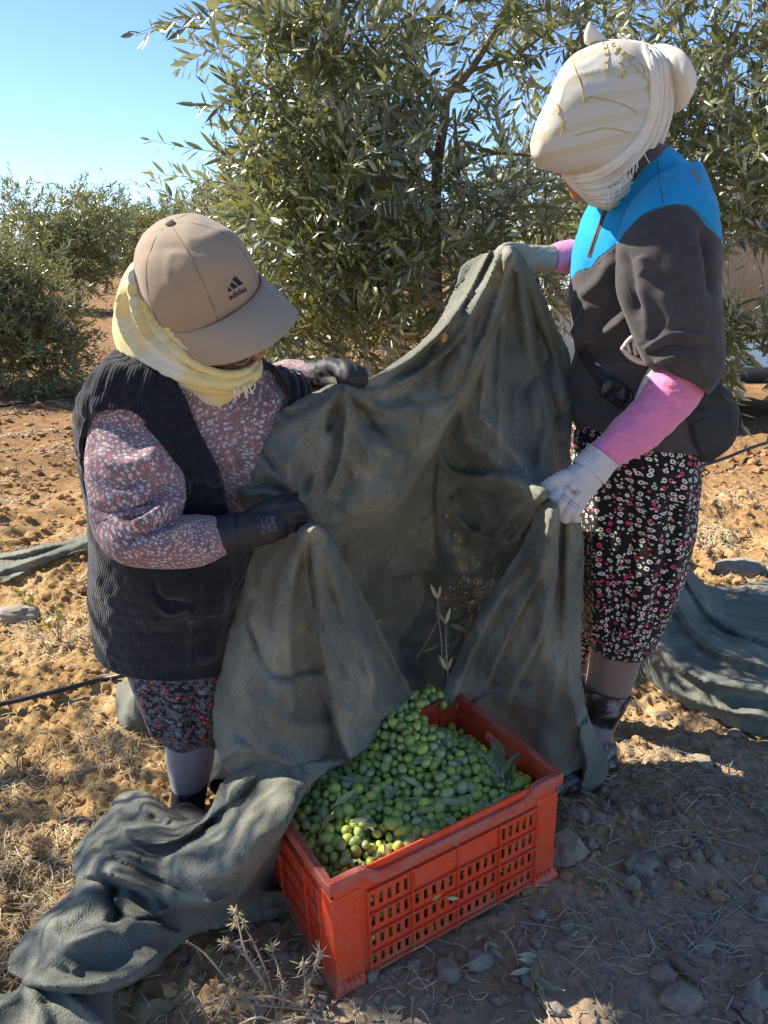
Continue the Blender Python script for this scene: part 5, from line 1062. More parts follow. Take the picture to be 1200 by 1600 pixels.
sl = garment('sleeve', [(175, 615, 1.45, 235, 622, 1.45, .04, .05), (154, 642, 1.41, 248, 657, 1.42, .05, .05), (138, 682, 1.365, 274, 702, 1.375, .062, .06), (134, 735, 1.325, 290, 745, 1.335, .064, .06), (138, 785, 1.295, 288, 785, 1.31, .062, .06), (146, 830, 1.28, 284, 800, 1.30, .060, .056), (168, 868, 1.25, 284, 803, 1.29, .062, .06), (208, 886, 1.25, 292, 803, 1.285, .056, .054), (262, 889, 1.26, 308, 803, 1.285, .052, .05), (312, 882, 1.275, 326, 804, 1.29, .047, .046), (350, 868, 1.29, 341, 806, 1.30, .042, .042)], M_shirt, LW, 150, 110,
             S=[([(275, 740), (230, 790), (180, 810)], 8, -.009, 'r'), ([(290, 770), (250, 800), (200, 830)], 8, .009, 'r'), ([(285, 805), (240, 825), (190, 850)], 7, -.009, 'r'), ([(140, 745), (180, 760), (240, 740)], 7, -.006, 'r'), ([(145, 700), (190, 730), (250, 710)], 12, .007, 'r'), ([(300, 815), (270, 840), (250, 870)], 7, .006, 'r'), ([(138, 790), (170, 800), (215, 780)], 6, -.006, 'r'), ([(325, 815), (318, 845), (325, 875)], 5, .005, 'r'), ([(225, 650), (240, 700), (235, 760)], 12, .006, 'r')], wr=dict(grow=.05, amp=.0022, fr=16, it=50))
garment('sleeve', [(395, 590, 1.60, 400, 690, 1.60, .05, .05), (425, 570, 1.62, 440, 640, 1.60, .05, .05), (455, 562, 1.61, 468, 620, 1.59, .045, .045), (480, 564, 1.59, 490, 614, 1.57, .04, .04), (500, 568, 1.57, 505, 606, 1.56, .034, .034)], M_shirt, LW, 60, 60, wr=dict(grow=.05, amp=.002, fr=20))
def knit(V, uv):
    x, y = uv[:, 0], uv[:, 1]; row = np.floor(y / .036); xx = x / .030 + .5 * (row % 2); ln_ = np.abs(np.sin(np.pi * xx)) * np.sqrt(np.abs(np.sin(np.pi * y / .036))); wt = .3 + .7 * (1 - sstep(y, .18, .32)); return wt * (.0042 * ln_ + .0012 * ln_ * np.sin(xx * np.pi * 10)) + .0015 * fbm(V * 30, 2, 4); ph = np.sin(y * 95); cab = np.abs(np.sin(x * 62 + 1.0 * ph)) ** .7; return .0042 * cab * (.3 + .7 * np.abs(np.cos(y * 48))) + .0015 * fbm(V * 30, 2, 4)
vest = garment('vest', torso, M_vest, LW, 260, 330, S=[([(190, 560), (160, 610), (140, 650)], 20, .006, 'r'), ([(236, 905), (248, 938), (270, 952), (299, 944), (300, 1000), (298, 1052)], 6, .004, 's'), ([(236, 900), (255, 935), (297, 940)], 5, -.004, 'r'), ([(300, 890), (306, 980), (312, 1050)], 10, .004, 'r'), ([(340, 900), (335, 980), (320, 1040)], 14, .006, 'r'), ([(318, 700), (345, 780), (350, 880)], 12, .008, 'r')],
               wr=dict(grow=.03, amp=.003, fr=9, it=30), disp=knit)
vest, _ = cut(vest, [(268, 560), (276, 596), (292, 625), (305, 660), (320, 690), (336, 722), (347, 750), (352, 780), (362, 812), (385, 840), (420, 830), (470, 760), (462, 640), (455, 622), (438, 596), (418, 560), (402, 536), (330, 520)], name=None)
vest, _ = cut(vest, [(129, 690), (138, 657), (160, 642), (204, 642), (232, 664), (262, 698), (287, 734), (285, 770), (240, 800), (150, 790), (133, 740)], name=None)
solid(vest, .006, .5)
vb = bvh_of(vest)
for L in ([(262, 590), (284, 628), (300, 668), (318, 706), (336, 748), (346, 785), (356, 822)], [(452, 630), (440, 606), (424, 578), (412, 556)]):
    ribbon('knitted_border', vb, L, 11, M_vest, vest, .002, thick=.004)
garment('armhole_border', [(126, 668, 1.38, 292, 742, 1.36, .03, .02), (131, 650, 1.385, 282, 722, 1.37, .05, .03), (134, 640, 1.39, 276, 702, 1.38, .055, .04)], M_vest, vest, 14, 60) if False else None
ab = cr([(124, 720), (128, 682), (142, 656), (168, 643), (205, 646), (236, 668), (264, 700), (288, 736), (292, 775)], 50)
shb = bvh_of(vest, sl); Q = []
for p in ab:
    h, _n = hit(shb, *p, .004)
    if h is not None: Q.append(h)
Q = np.array(Q); Q = np.stack([np.convolve(np.pad(Q[:, k], 4, 'edge'), np.ones(9) / 9, 'valid') for k in range(3)], 1); V, F, uv = tube(Q, .0075, 10, len(Q), hemi=False); V += fbm(V * 200, 2, 4)[:, None] * .0012; mk('armhole_border', V, F, M_vest, vest, uv)
# scarf
hood = garment('scarf', [(246, 388, 1.44, 330, 392, 1.44, .07, .09), (214, 410, 1.44, 352, 420, 1.44, .095, .10), (196, 445, 1.445, 374, 455, 1.43, .105, .105), (187, 485, 1.45, 392, 500, 1.42, .105, .105), (188, 520, 1.46, 401, 540, 1.41, .10, .10), (205, 552, 1.47, 402, 562, 1.41, .095, .095), (238, 580, 1.47, 400, 583, 1.41, .085, .085), (282, 600, 1.47, 394, 598, 1.41, .075, .08), (318, 609, 1.46, 382, 606, 1.42, .05, .06)], M_scarfY, LW, 110, 130,
               S=[([(224, 400), (215, 460), (235, 520), (290, 565)], 8, .010, 's'), ([(240, 440), (238, 490), (270, 535), (325, 575)], 7, .009, 's'), ([(260, 470), (268, 510), (300, 545), (345, 582)], 6, .008, 's'), ([(200, 440), (198, 500), (225, 550), (290, 590)], 8, .009, 's'), ([(290, 490), (305, 525), (330, 545)], 6, -.006, 'r')],
               wr=dict(grow=.05, amp=.0028, fr=22, it=40))
hood, _ = cut(hood, [(306, 570), (318, 556), (345, 548), (380, 548), (403, 552), (404, 568), (388, 580), (350, 583), (325, 581)]); solid(hood, .003)
def wrap(paths, r, m, parent, flat=.55, nm='scarf_fold'):
    for L, rr in paths:
        V, F, uv = tube(PP(L), rr, 12, 50, hemi=True); 
        T = V.copy(); V = V + (fbm(V * 55, 3, 2) * .0022)[:, None] * vnormals(V, np.array([f for f in F if len(f) == 4])); mk(nm, V, F, m, parent, uv)
wrap([([(196, 470, 1.38), (212, 530, 1.375), (258, 572, 1.355), (312, 593, 1.335), (362, 598, 1.33), (396, 586, 1.34), (404, 566, 1.37)], [.012, .013, .015, .014, .013, .011, .006]),
      ([(192, 490, 1.40), (210, 545, 1.39), (262, 586, 1.365), (318, 604, 1.35), (365, 606, 1.345), (392, 598, 1.36)], [.012, .013, .014, .012, .011, .006]),
      ([(232, 430, 1.345), (236, 480, 1.34), (262, 530, 1.335), (300, 565, 1.325), (345, 584, 1.32), (384, 581, 1.33), (401, 566, 1.36)], [.008, .010, .011, .009, .008, .007, .004]),
      ([(214, 420, 1.36), (216, 470, 1.355), (240, 530, 1.35), (288, 574, 1.34), (340, 592, 1.325)], [.009, .011, .012, .010, .006])], 0, M_scarfY, hood)
fr = []
for k in range(9):
    u = 366 + k * 3.6 + random.uniform(-2, 2); v0 = 600 - k * .8; fr.append(tube(PP([(u, v0, 1.325), (u + random.uniform(-4, 4), v0 + 10, 1.315), (u + random.uniform(-2, 9), v0 + 18 + random.uniform(0, 8), 1.32)]), .0010, 5, 8, hemi=False)[:2])
V, F = join(fr); mk('fringe', V, F, M_fringe, hood)
# glasses
gp = []
for s in (-1, 1):
    c0 = hl(.108, s * .031, -.010); an = np.linspace(0, 2 * np.pi, 17); gp.append(tube([c0 + hS * .021 * math.cos(a) + hU * .016 * math.sin(a) for a in an], .0013, 5, 34, hemi=False)[:2])
    gp.append(tube([hl(.108, s * .052, -.006), hl(.06, s * .075, -.006), hl(-.01, s * .08, -.006)], .0013, 5, 12, hemi=False)[:2])
gp.append(tube([hl(.108, -.010, -.006), hl(.112, 0, -.002), hl(.108, .010, -.006)], .0013, 5, 8, hemi=False)[:2]); V, F = join(gp); mk('glasses', V, F, M_metal, LW)
# cap
cF, cS, cU = frame((.84, -.40, -.50), (-.22, -.50, .84)); cc = P(313, 452, 1.385)
nr, nc = 46, 96; ph = np.linspace(.001, math.radians(101), nr)[:, None]; th = np.linspace(0, 2 * np.pi, nc, endpoint=False)[None]
rf, rs, ru = .112, .098, .124
k = np.sin(ph) ** .88; a_ = rf * k * np.cos(th) + .0 * ph; b_ = rs * k * np.sin(th); u_ = ru * np.cos(ph) + 0 * th
frontk = np.clip(np.cos(th), 0, 1) ** 1.5; u_ = u_ + .014 * frontk * np.sin(ph) ** 2; a_ = a_ + .010 * frontk * np.sin(ph) * np.cos(ph) * 2
V = (cc + a_[..., None] * cF + b_[..., None] * cS + u_[..., None] * cU).reshape(-1, 3); uv = np.stack(np.broadcast_arrays(th * .1, ph * .11), -1).reshape(-1, 2); F = gridF(nr, nc, True)
V = strokes(V, F, [(a_, b_, c_ * 2, d_) for a_, b_, c_, d_ in [([(298, 358), (330, 395), (352, 425), (362, 440)], 6, -.016, 'r'), ([(310, 352), (342, 390), (362, 428)], 12, .010, 'r'), ([(250, 380), (262, 420), (258, 450)], 7, .008, 'r'), ([(230, 395), (245, 430), (250, 465)], 6, -.010, 'r'), ([(262, 360), (245, 400), (238, 440)], 6, -.010, 'r'), ([(232, 420), (255, 440), (280, 450)], 5, .008, 'r')]])
V = wrinkle(V, F, grow=.045, amp=.0026, fr=16, it=35); cap_ = mk('cap', V, F, M_cap, LW, uv); solid(cap_, .002, -.5)
s_ = np.linspace(-1, 1, 60)[None]; t_ = np.linspace(0, 1, 26)[:, None]; ang = s_ * math.radians(78)
inF = rf * np.cos(ang) + .002; inS = rs * np.sin(ang) * 1.0; uz = ru * math.cos(math.radians(99)) + .014 * np.clip(np.cos(ang), 0, 1) ** 1.5 
oF = inF + (.072 * np.sqrt(np.clip(1 - (np.abs(s_) ** 2.6), 0, 1))); oS = inS * 1.0 + .004 * s_
ff = inF + (oF - inF) * t_; ss = inS + (oS - inS) * t_; uu = uz - .012 * t_ - .030 * t_ ** 2 - .016 * s_ ** 2 * t_
def plate(th_):
    return (cc + ff[..., None] * cF + ss[..., None] * cS + (uu + th_)[..., None] * cU).reshape(-1, 3)
V1 = plate(.0015); V2 = plate(-.0015); F1 = gridF(26, 60)
bmv = mk('brim', V1, F1, M_brim, cap_); solid(bmv, .003)
cb = bvh_of(cap_); top = cc + cU * (ru + .003)
V, F = ball(top, (.008, .008, .004), np.stack([cF, cS, cU]), 14, 10); mk('button', V, F, M_cap, cap_)
tp = pix(top[None])[0]
capb = bvh_of(cap_)
for an in (-90, -30, 30, 90, 150):
    a2 = math.radians(an); L = []
    for p_ in np.linspace(.12, math.radians(98), 9):
        k = math.sin(p_) ** .88; fk = max(0, math.cos(a2)) ** 1.5; w3 = cc + cF * (rf * k * math.cos(a2) + .010 * fk * math.sin(2 * p_)) + cS * (rs * k * math.sin(a2)) + cU * (ru * math.cos(p_) + .014 * fk * math.sin(p_) ** 2); L.append(w3)
    L = np.array(L); nn = nrm(L - cc); 
    L2 = []
    for w3, n3 in zip(L, nn):
        r = capb.ray_cast(Vector(w3 + n3 * .05), Vector(-n3)); L2.append(np.array(r[0]) + n3 * .0004 if r[0] is not None else w3)
    V, F, uv = tube(L2, .0018, 5, 60, hemi=False); mk('seam', V, F, M_seam, cap_)
# the three slanted bars and the word on the cap front
lc = np.array([369, 452.]); rd = np.array([.86, -.50]); rd /= np.linalg.norm(rd); up_ = np.array([-.40, -.92]); up_ /= np.linalg.norm(up_)
def L2(x, y): return lc + rd * x + up_ * y
bars = [[L2(-14, 1), L2(-8, 1), L2(-11, 6.5), L2(-13, 5)], [L2(-6, 1), L2(1, 1), L2(-5, 13), L2(-10, 10.5)], [L2(3, 1), L2(10, 1), L2(1.5, 18), L2(-3.6, 15.4)]]
bars = [[lc + rd * x + up_ * y for x, y in q] for q in ([(-13, 2), (-6, 2), (-9.5, 8), (-12, 6.5)], [(-4, 2), (4, 2), (-1.5, 13), (-7, 10)], [(6, 2), (14, 2), (7, 19), (0.5, 16)])]
lg = poly_on(bars, cb, M_navy, cap_, 'embroidered_bars', .003)
text_on('adidas', cb, tuple(lc - up_ * 6.5), rd, up_, 12.5, M_navy, cap_, 'embroidered_word', .003, bold=.02)
# gloves
gL = glove('glove', [[(352, 836, 1.29, .034), (385, 828, 1.30, .034), (420, 820, 1.315, .036)], [(352, 836, 1.29, .034), (392, 826, 1.30, .034)], [(405, 812, 1.315, .030), (440, 806, 1.335, .028)], [(405, 832, 1.315, .026), (438, 820, 1.335, .026)],
                     [(430, 796, 1.325, .0135), (458, 789, 1.325, .0125), (470, 796, 1.345, .011), (462, 800, 1.37, .010)], [(434, 808, 1.315, .0135), (462, 801, 1.318, .0125), (474, 806, 1.342, .011), (465, 809, 1.37, .010)], [(434, 819, 1.315, .013), (461, 812, 1.32, .012), (472, 816, 1.342, .011), (463, 817, 1.37, .010)], [(430, 828, 1.32, .012), (456, 822, 1.325, .0115), (466, 824, 1.345, .010), (458, 824, 1.37, .0095)],
                     [(400, 804, 1.31, .017), (425, 790, 1.32, .015), (446, 782, 1.34, .013), (456, 782, 1.36, .011)]], M_bglove, LW)
V, F, uv = tube(PP([(346, 838, 1.292), (350, 837, 1.292)]), .0385, 30, 4, hemi=False); garment('glove_cuff', [(346, 868, 1.285, 339, 806, 1.30, .040, .040), (352, 867, 1.286, 346, 805, 1.30, .041, .041), (372, 862, 1.29, 368, 800, 1.305, .040, .04)], M_bglove, gL, 12, 50)
V = []; 
cq = loft([(346, 869, 1.283, 338, 805, 1.30, .042, .042), (347.5, 869, 1.283, 339.5, 805, 1.30, .042, .042)], 3, 50)[:2]; M_blue = M_simple('blue cuff edging', (.06, .10, .28), .8, .1, 60, .2, .0005); mk('cuff_edging', cq[0], cq[1], M_blue, gL)
gb = bvh_of(gL)
r_ = np.array([.28, .96]); u2 = np.array([.96, -.28])
text_on('Beybi', gb, (428, 818), r_, u2, 12, M_greyp, gL, 'glove_print', shear=.2); text_on('PU BLK', gb, (419, 820), r_, u2, 7.5, M_greyp, gL, 'glove_print'); text_on('CE', gb, (411, 832), r_, u2, 7, M_greyp, gL, 'glove_print'); text_on('EN 388', gb, (410, 818), r_, u2, 5.5, M_greyp, gL, 'glove_print')
glove('glove', [[(478, 586, 1.59, .030), (500, 587, 1.565, .031), (528, 588, 1.53, .034)], [(512, 580, 1.53, .028), (545, 584, 1.50, .026)],
                [(518, 572, 1.50, .013), (530, 578, 1.465, .0125), (536, 596, 1.45, .012), (532, 606, 1.47, .010)], [(530, 570, 1.50, .0135), (542, 576, 1.46, .013), (546, 594, 1.445, .012), (543, 606, 1.465, .010)], [(543, 571, 1.505, .013), (554, 578, 1.465, .0125), (557, 594, 1.45, .012), (553, 604, 1.47, .010)], [(554, 575, 1.51, .012), (564, 582, 1.475, .0115), (567, 594, 1.465, .011), (562, 602, 1.48, .010)],
                [(510, 592, 1.52, .015), (528, 602, 1.485, .014), (545, 603, 1.475, .012)]], M_bglove, LW)
# ------------------------------------------------------------ right worker
RW = root('person', G(930, 1190), 'worker in cream head scarf, blue and charcoal top and ring-patterned trousers at the right', 'person')
rF, rS, rU = frame((-.93, -.15, -.42), (-.28, -.12, .95)); rc = P(943, 217, 1.725); parts = []
rl = head(rc, (rF, rS, rU), 1, parts)
parts += [tube(PP([(975, 250, 1.745), (1000, 320, 1.78)]), [.045, .05]), tube(PP([(1000, 350, 1.77), (1000, 480, 1.79), (1000, 600, 1.79), (1000, 680, 1.79)]), [.09, .09, .09, .095]), tube(PP([(1040, 350, 1.68), (1055, 460, 1.61), (1065, 560, 1.585)]), [.06, .048, .04]), tube(PP([(1065, 590, 1.59), (1022, 640, 1.575), (960, 700, 1.55), (915, 745, 1.535)]), [.026, .028, .022, .020]),
          tube(PP([(950, 360, 1.86), (925, 395, 1.87), (890, 402, 1.865)]), [.05, .024, .016]), tube(PP([(1040, 350, 1.70), (960, 360, 1.85)]), [.07, .06]),
          tube([P(990, 700, 1.78), P(980, 900, 1.77), P(962, 1020, 1.765), P(945, 1090, 1.76), G(930, 1160, .07)], [.11, .08, .05, .040, .034]), tube([P(960, 700, 1.90), P(925, 900, 1.92), P(905, 1080, 1.96)], [.08, .05, .026]), tube([P(905, 1080, 1.96), G(898, 1128, .05)], [.034, .03]), tube([G(930, 1160, .05), G(900, 1200, .03)], [.034, .028])]
V, F = fuse(parts, .0065, 6); mk('body', V, F, M_skin, RW)
pants = garment('trousers', [(915, 625, 1.78, 1085, 640, 1.78, .11, .12), (899, 660, 1.78, 1088, 692, 1.78, .135, .14), (893, 700, 1.78, 1089, 730, 1.78, .145, .15), (900, 760, 1.78, 1086, 780, 1.78, .14, .15), (905, 830, 1.775, 1078, 840, 1.775, .13, .14), (910, 900, 1.77, 1062, 905, 1.77, .12, .13), (914, 950, 1.77, 1042, 955, 1.77, .105, .12), (914, 985, 1.77, 1024, 992, 1.77, .095, .10), (918, 1004, 1.77, 1010, 1014, 1.77, .080, .085), (922, 1010, 1.77, 1002, 1018, 1.77, .066, .07)], M_pants, RW, 170, 150,
                S=[([(940, 720), (935, 850), (940, 990)], 10, .006, 'r'), ([(980, 740), (985, 860), (968, 1000)], 9, -.006, 'r'), ([(1010, 740), (1020, 850), (990, 1000)], 12, .007, 'r'), ([(1050, 740), (1048, 860), (1015, 980)], 9, -.006, 'r'), ([(1070, 730), (1062, 830), (1035, 940)], 9, .005, 'r'), ([(960, 930), (955, 1008)], 5, -.005, 'r'), ([(985, 950), (978, 1012)], 5, .005, 'r'), ([(930, 950), (932, 1006)], 5, .005, 'r')], wr=dict(grow=.05, goal=.05, it=50, amp=.002, fr=16, stretch=(1, 1, .35)))
solid(pants, .002)
garment('trouser_leg', [(880, 820, 1.92, 960, 820, 1.92, .09, .09), (880, 950, 1.94, 945, 950, 1.94, .08, .08), (884, 1024, 1.95, 928, 1024, 1.95, .06, .06)], M_pants, RW, 30, 40)
garment('stocking', [(924, 985, 1.77, 1004, 990, 1.77, .062, .062), (923, 1015, 1.77, 1002, 1018, 1.77, .060, .060), (919, 1050, 1.765, 992, 1055, 1.765, .055, .055), (913, 1090, 1.76, 978, 1092, 1.76, .048, .048)], M_tan, RW, 24, 40)
garment('stocking', [(884, 1000, 1.95, 924, 1000, 1.95, .05, .05), (888, 1060, 1.955, 922, 1060, 1.955, .04, .04), (890, 1100, 1.96, 918, 1100, 1.96, .034, .034)], M_tan, RW, 14, 30)
boot = garment('boot', [(897, 1064, 1.765, 984, 1082, 1.765, .066, .066), (899, 1085, 1.762, 976, 1098, 1.762, .064, .064), (897, 1115, 1.76, 962, 1125, 1.76, .056, .056), (894, 1140, 1.755, 957, 1150, 1.755, .052, .056), (896, 1165, 1.745, 962, 1172, 1.745, .05, .06), (905, 1185, 1.735, 965, 1192, 1.735, .05, .06)], M_boot, RW, 60, 60, wr=dict(grow=.06, amp=.003, fr=18, stretch=(.5, .5, 1)), caps=(False, True)); solid(boot, .003)
V, F = fuse([tube([G(940, 1175, .045), G(910, 1200, .04), G(870, 1225, .035)], [.046, .044, .036], 14)], .006, 4); mk('boot_foot', V, F, M_boot, RW)
V, F = fuse([tube([P(905, 1060, 1.96), G(902, 1118, .05), G(880, 1135, .04)], [.048, .045, .038], 14)], .006, 4); mk('boot', V, F, M_boot, RW)
jt = [(950, 268, 1.76, 1030, 222, 1.76, .06, .06), (928, 318, 1.78, 1066, 246, 1.76, .085, .09), (905, 362, 1.80, 1096, 285, 1.76, .12, .13), (893, 410, 1.81, 1112, 345, 1.76, .14, .15), (891, 455, 1.81, 1116, 410, 1.77, .145, .15), (893, 505, 1.80, 1114, 490, 1.77, .145, .15), (901, 548, 1.79, 1110, 560, 1.78, .14, .15), (893, 585, 1.79, 1106, 610, 1.78, .14, .15), (889, 620, 1.79, 1100, 650, 1.78, .15, .155), (900, 665, 1.78, 1092, 690, 1.78, .15, .155), (926, 694, 1.77, 1086, 708, 1.78, .145, .15)]
jk = garment('jacket', jt, M_jacket, RW, 190, 190, S=[([(905, 540), (950, 552), (1000, 556), (1040, 560)], 9, -.008, 'r'), ([(898, 505), (930, 520), (960, 510), (985, 490)], 9, .010, 'r'), ([(925, 470), (915, 510), (925, 535)], 9, .008, 'r'), ([(900, 590), (930, 610), (970, 605)], 6, .004, 'r'), ([(893, 612), (930, 635), (970, 632)], 6, -.002, 'r'), ([(895, 630), (930, 652), (965, 650)], 6, .004, 'r'), ([(900, 650), (925, 672), (950, 676)], 5, -.001, 'r'), ([(920, 690), (905, 660), (892, 630)], 4, .004, 'r'), ([(960, 400), (940, 440), (905, 470)], 12, .009, 'r'), ([(980, 420), (960, 480), (925, 530)], 10, -.008, 'r')],
             wr=dict(grow=.045, amp=.0025, fr=14, it=50))
yk = [(880, 434), (905, 424), (925, 418), (940, 400), (952, 392), (966, 380), (978, 362), (1000, 340), (1030, 325), (1068, 320), (1088, 332), (1100, 350), (1112, 360), (1140, 366), (1140, 180), (1000, 180), (880, 260)]
jk, yo = cut(jk, yk, front=False, name='yoke', m=M_yoke)
rs_ = garment('sleeve', [(1010, 288, 1.68, 1090, 262, 1.70, .05, .05), (985, 318, 1.66, 1104, 296, 1.69, .068, .06), (968, 362, 1.625, 1116, 345, 1.66, .078, .07), (965, 410, 1.60, 1119, 400, 1.63, .080, .075), (968, 455, 1.585, 1120, 455, 1.61, .078, .075), (985, 500, 1.575, 1122, 512, 1.60, .075, .07), (1003, 540, 1.565, 1122, 560, 1.595, .070, .068), (1020, 565, 1.56, 1114, 596, 1.59, .062, .06), (1031, 576, 1.56, 1094, 618, 1.585, .054, .054)], M_jacket, RW, 150, 130,
             S=[([(1005, 545), (1045, 520), (1085, 522), (1110, 530)], 7, .005, 's'), ([(1010, 555), (1050, 540), (1095, 548)], 5, -.005, 'r'), ([(1022, 566), (1060, 555), (1105, 575)], 5, .005, 'r'), ([(990, 440), (1010, 480), (1015, 530)], 8, .004, 'r'), ([(1030, 450), (1048, 500), (1030, 530)], 10, .003, 'r'), ([(1010, 420), (1050, 450), (1060, 500)], 7, -.003, 'r'), ([(975, 390), (985, 440), (1000, 500)], 9, -.007, 'r'), ([(1095, 350), (1108, 400), (1112, 470)], 6, -.007, 'r'), ([(1000, 400), (1010, 430)], 8, .006, 'r')], wr=dict(grow=.05, amp=.0025, fr=15, it=50))
rs_, y2 = cut(rs_, yk, front=False, name='yoke', m=M_yoke)
for x in (rs_, jk, yo, y2):
    if x: solid(x, .002)
jb = bvh_of(jk, yo, rs_, y2)
ribbon('zip_placket', jb, [(948, 322), (938, 350), (928, 378), (920, 402)], 10, M_jacket, RW, .002); ribbon('zip', jb, [(945, 326), (935, 352), (926, 378), (920, 396)], 1.6, M_greyp, RW, .0045)
threads('seam', jb, [[(1027, 250), (1030, 280), (1036, 318)], [(966, 382), (975, 420), (990, 480)], [(895, 427), (930, 415), (966, 382), (1000, 340), (1036, 323), (1080, 324), (1116, 360)]], .0011, M_jacket, RW, .0008)
poly_on([[(1076, 262), (1084, 262), (1098, 285), (1094, 290), (1082, 280)]], jb, M_greyp, RW, 'shoulder_print', .0025)
V, F, uv = tube(PP([(985, 275, 1.70), (1000, 255, 1.68), (1022, 238, 1.70), (1035, 228, 1.76)]), .013, 12, 30); mk('collar', V, F, M_jacket, RW, uv)
ps = garment('fleece_sleeve', [(1036, 570, 1.575, 1096, 614, 1.59, .046, .046), (1018, 596, 1.57, 1080, 636, 1.585, .046, .046), (996, 624, 1.56, 1056, 662, 1.575, .043, .043), (965, 656, 1.555, 1020, 696, 1.565, .040, .04), (940, 682, 1.55, 982, 717, 1.555, .034, .034), (925, 697, 1.545, 960, 728, 1.55, .029, .029)], M_pink, RW, 80, 80, S=[([(1034, 590), (1054, 606), (1074, 626)], 4, .004, 'r'), ([(1020, 606), (1040, 622), (1060, 640)], 4, -.003, 'r'), ([(1000, 640), (1015, 652)], 5, .003, 'r'), ([(965, 680), (985, 690)], 4, -.002, 'r')], wr=dict(grow=.04, amp=.0028, fr=20), disp=lambda V, uv: .0012 * fbm(V * 180, 3, 5))
garment('fleece_sleeve', [(925, 375, 1.88, 925, 430, 1.88, .038, .038), (905, 375, 1.87, 905, 429, 1.87, .038, .038), (880, 376, 1.86, 880, 427, 1.86, .036, .036), (862, 383, 1.85, 862, 425, 1.85, .031, .031)], M_pink, RW, 30, 50, wr=dict(grow=.03, amp=.0015, fr=22))
gR = glove('glove', [[(940, 714, 1.545, .028), (918, 736, 1.535, .030), (900, 758, 1.525, .032)], [(905, 742, 1.53, .028), (884, 764, 1.515, .024)], [(928, 742, 1.535, .026), (905, 776, 1.52, .022)], [(915, 750, 1.53, .026), (895, 775, 1.518, .022)],
                     [(878, 756, 1.515, .0135), (864, 776, 1.50, .0125), (855, 792, 1.505, .0115), (864, 800, 1.53, .010)], [(887, 766, 1.51, .0135), (874, 788, 1.493, .0125), (866, 802, 1.50, .0115), (874, 809, 1.53, .010)], [(898, 775, 1.51, .013), (887, 795, 1.496, .0122), (880, 807, 1.503, .011), (888, 813, 1.53, .010)], [(910, 782, 1.515, .012), (901, 797, 1.503, .0115), (896, 806, 1.508, .0105), (902, 811, 1.53, .0095)],
                     [(886, 744, 1.52, .016), (866, 752, 1.51, .014), (850, 763, 1.515, .0125), (840, 770, 1.525, .011)]], M_gglove, RW, .0022, 3)
garment('glove_cuff', [(923, 694, 1.545, 964, 729, 1.548, .034, .034), (915, 702, 1.543, 957, 737, 1.546, .0335, .0335), (905, 711, 1.54, 949, 748, 1.54, .033, .033), (897, 722, 1.537, 942, 758, 1.535, .032, .032)], M_gglove, gR, 26, 60, disp=lambda V, uv: .0009 * np.sin(uv[:, 1] * 900), wr=dict(grow=.05, amp=.001, fr=50, it=20))
gb = bvh_of(gR); r_ = np.array([.80, .60]); u2 = np.array([.60, -.80])
text_on('EN 388', gb, (893, 765), r_, u2, 6, M_greyp, gR, 'glove_print'); text_on('3121', gb, (899, 771), r_, u2, 6, M_greyp, gR, 'glove_print') if False else None
text_on('CE', gb, (903, 768), r_, u2, 7, M_greyp, gR, 'glove_print'); text_on('8003', gb, (898, 772), r_, u2, 6.5, M_greyp, gR, 'glove_print'); 
threads('glove_print', gb, [[(880, 772), (892, 782), (903, 790)], [(877, 776), (889, 786), (900, 794)]], .0006, M_greyp, gR, .0006)
glove('glove', [[(880, 404, 1.86, .030), (840, 404, 1.84, .029), (812, 402, 1.81, .027)], [(812, 396, 1.80, .013), (790, 390, 1.77, .012), (780, 396, 1.745, .011), (784, 408, 1.74, .010)], [(815, 408, 1.80, .013), (800, 412, 1.77, .012), (794, 420, 1.76, .011)], [(820, 416, 1.81, .013), (806, 424, 1.79, .011)], [(822, 392, 1.79, .013), (800, 387, 1.755, .0125), (788, 388, 1.735, .011)], [(815, 400, 1.79, .014), (797, 396, 1.755, .012), (790, 404, 1.735, .010)]], M_gglove2, RW)
# bag, belt and buckle
bagr = root('waist_bag', P(1095, 720, 1.72), 'black waist bag with a zipped pocket strapped round the hips of the right worker', 'bag')
bg_ = garment('pouch', [(1040, 588, 1.70, 1118, 590, 1.76, .03, .08), (1028, 612, 1.69, 1122, 606, 1.76, .05, .10), (1030, 645, 1.68, 1140, 634, 1.76, .06, .11), (1042, 680, 1.68, 1138, 672, 1.76, .06, .11), (1060, 704, 1.69, 1118, 700, 1.76, .05, .10), (1078, 722, 1.70, 1100, 720, 1.75, .03, .06)], M_web, bagr, 60, 70, 2.6, S=[([(1060, 608), (1100, 606), (1140, 628)], 3, .006, 'r'), ([(1075, 640), (1115, 632), (1146, 650)], 3, -.005, 'r'), ([(1080, 655), (1090, 690), (1100, 712)], 3, .005, 'r')], wr=dict(grow=.03, amp=.003, fr=14), caps=(True, True))
bb = bvh_of(bg_); threads('zip', bb, [[(1062, 600), (1090, 600), (1120, 612), (1142, 632)], [(1078, 668), (1100, 655), (1130, 650), (1145, 655)]], .0016, M_buckle, bagr, .001)
jb2 = bvh_of(jk, pants)
ribbon('strap', jb2, [(906, 545), (922, 568), (936, 586), (950, 604)], 22, M_web, bagr, .004, thick=.004); ribbon('strap', jb2, [(980, 628), (1000, 640), (1030, 640)], 24, M_web, bagr, .004, thick=.004)
pb, nb_ = hit(jb2, 962, 616, .012)
bl = root('belt_buckle', pb, '', 'x') if False else None
R_ = np.stack([nrm(P(985, 628, 1.64) - P(940, 600, 1.64)), nrm(P(950, 640, 1.64) - P(970, 596, 1.64)), nrm(np.array([0, 0, CH]) - P(962, 616, 1.6))])
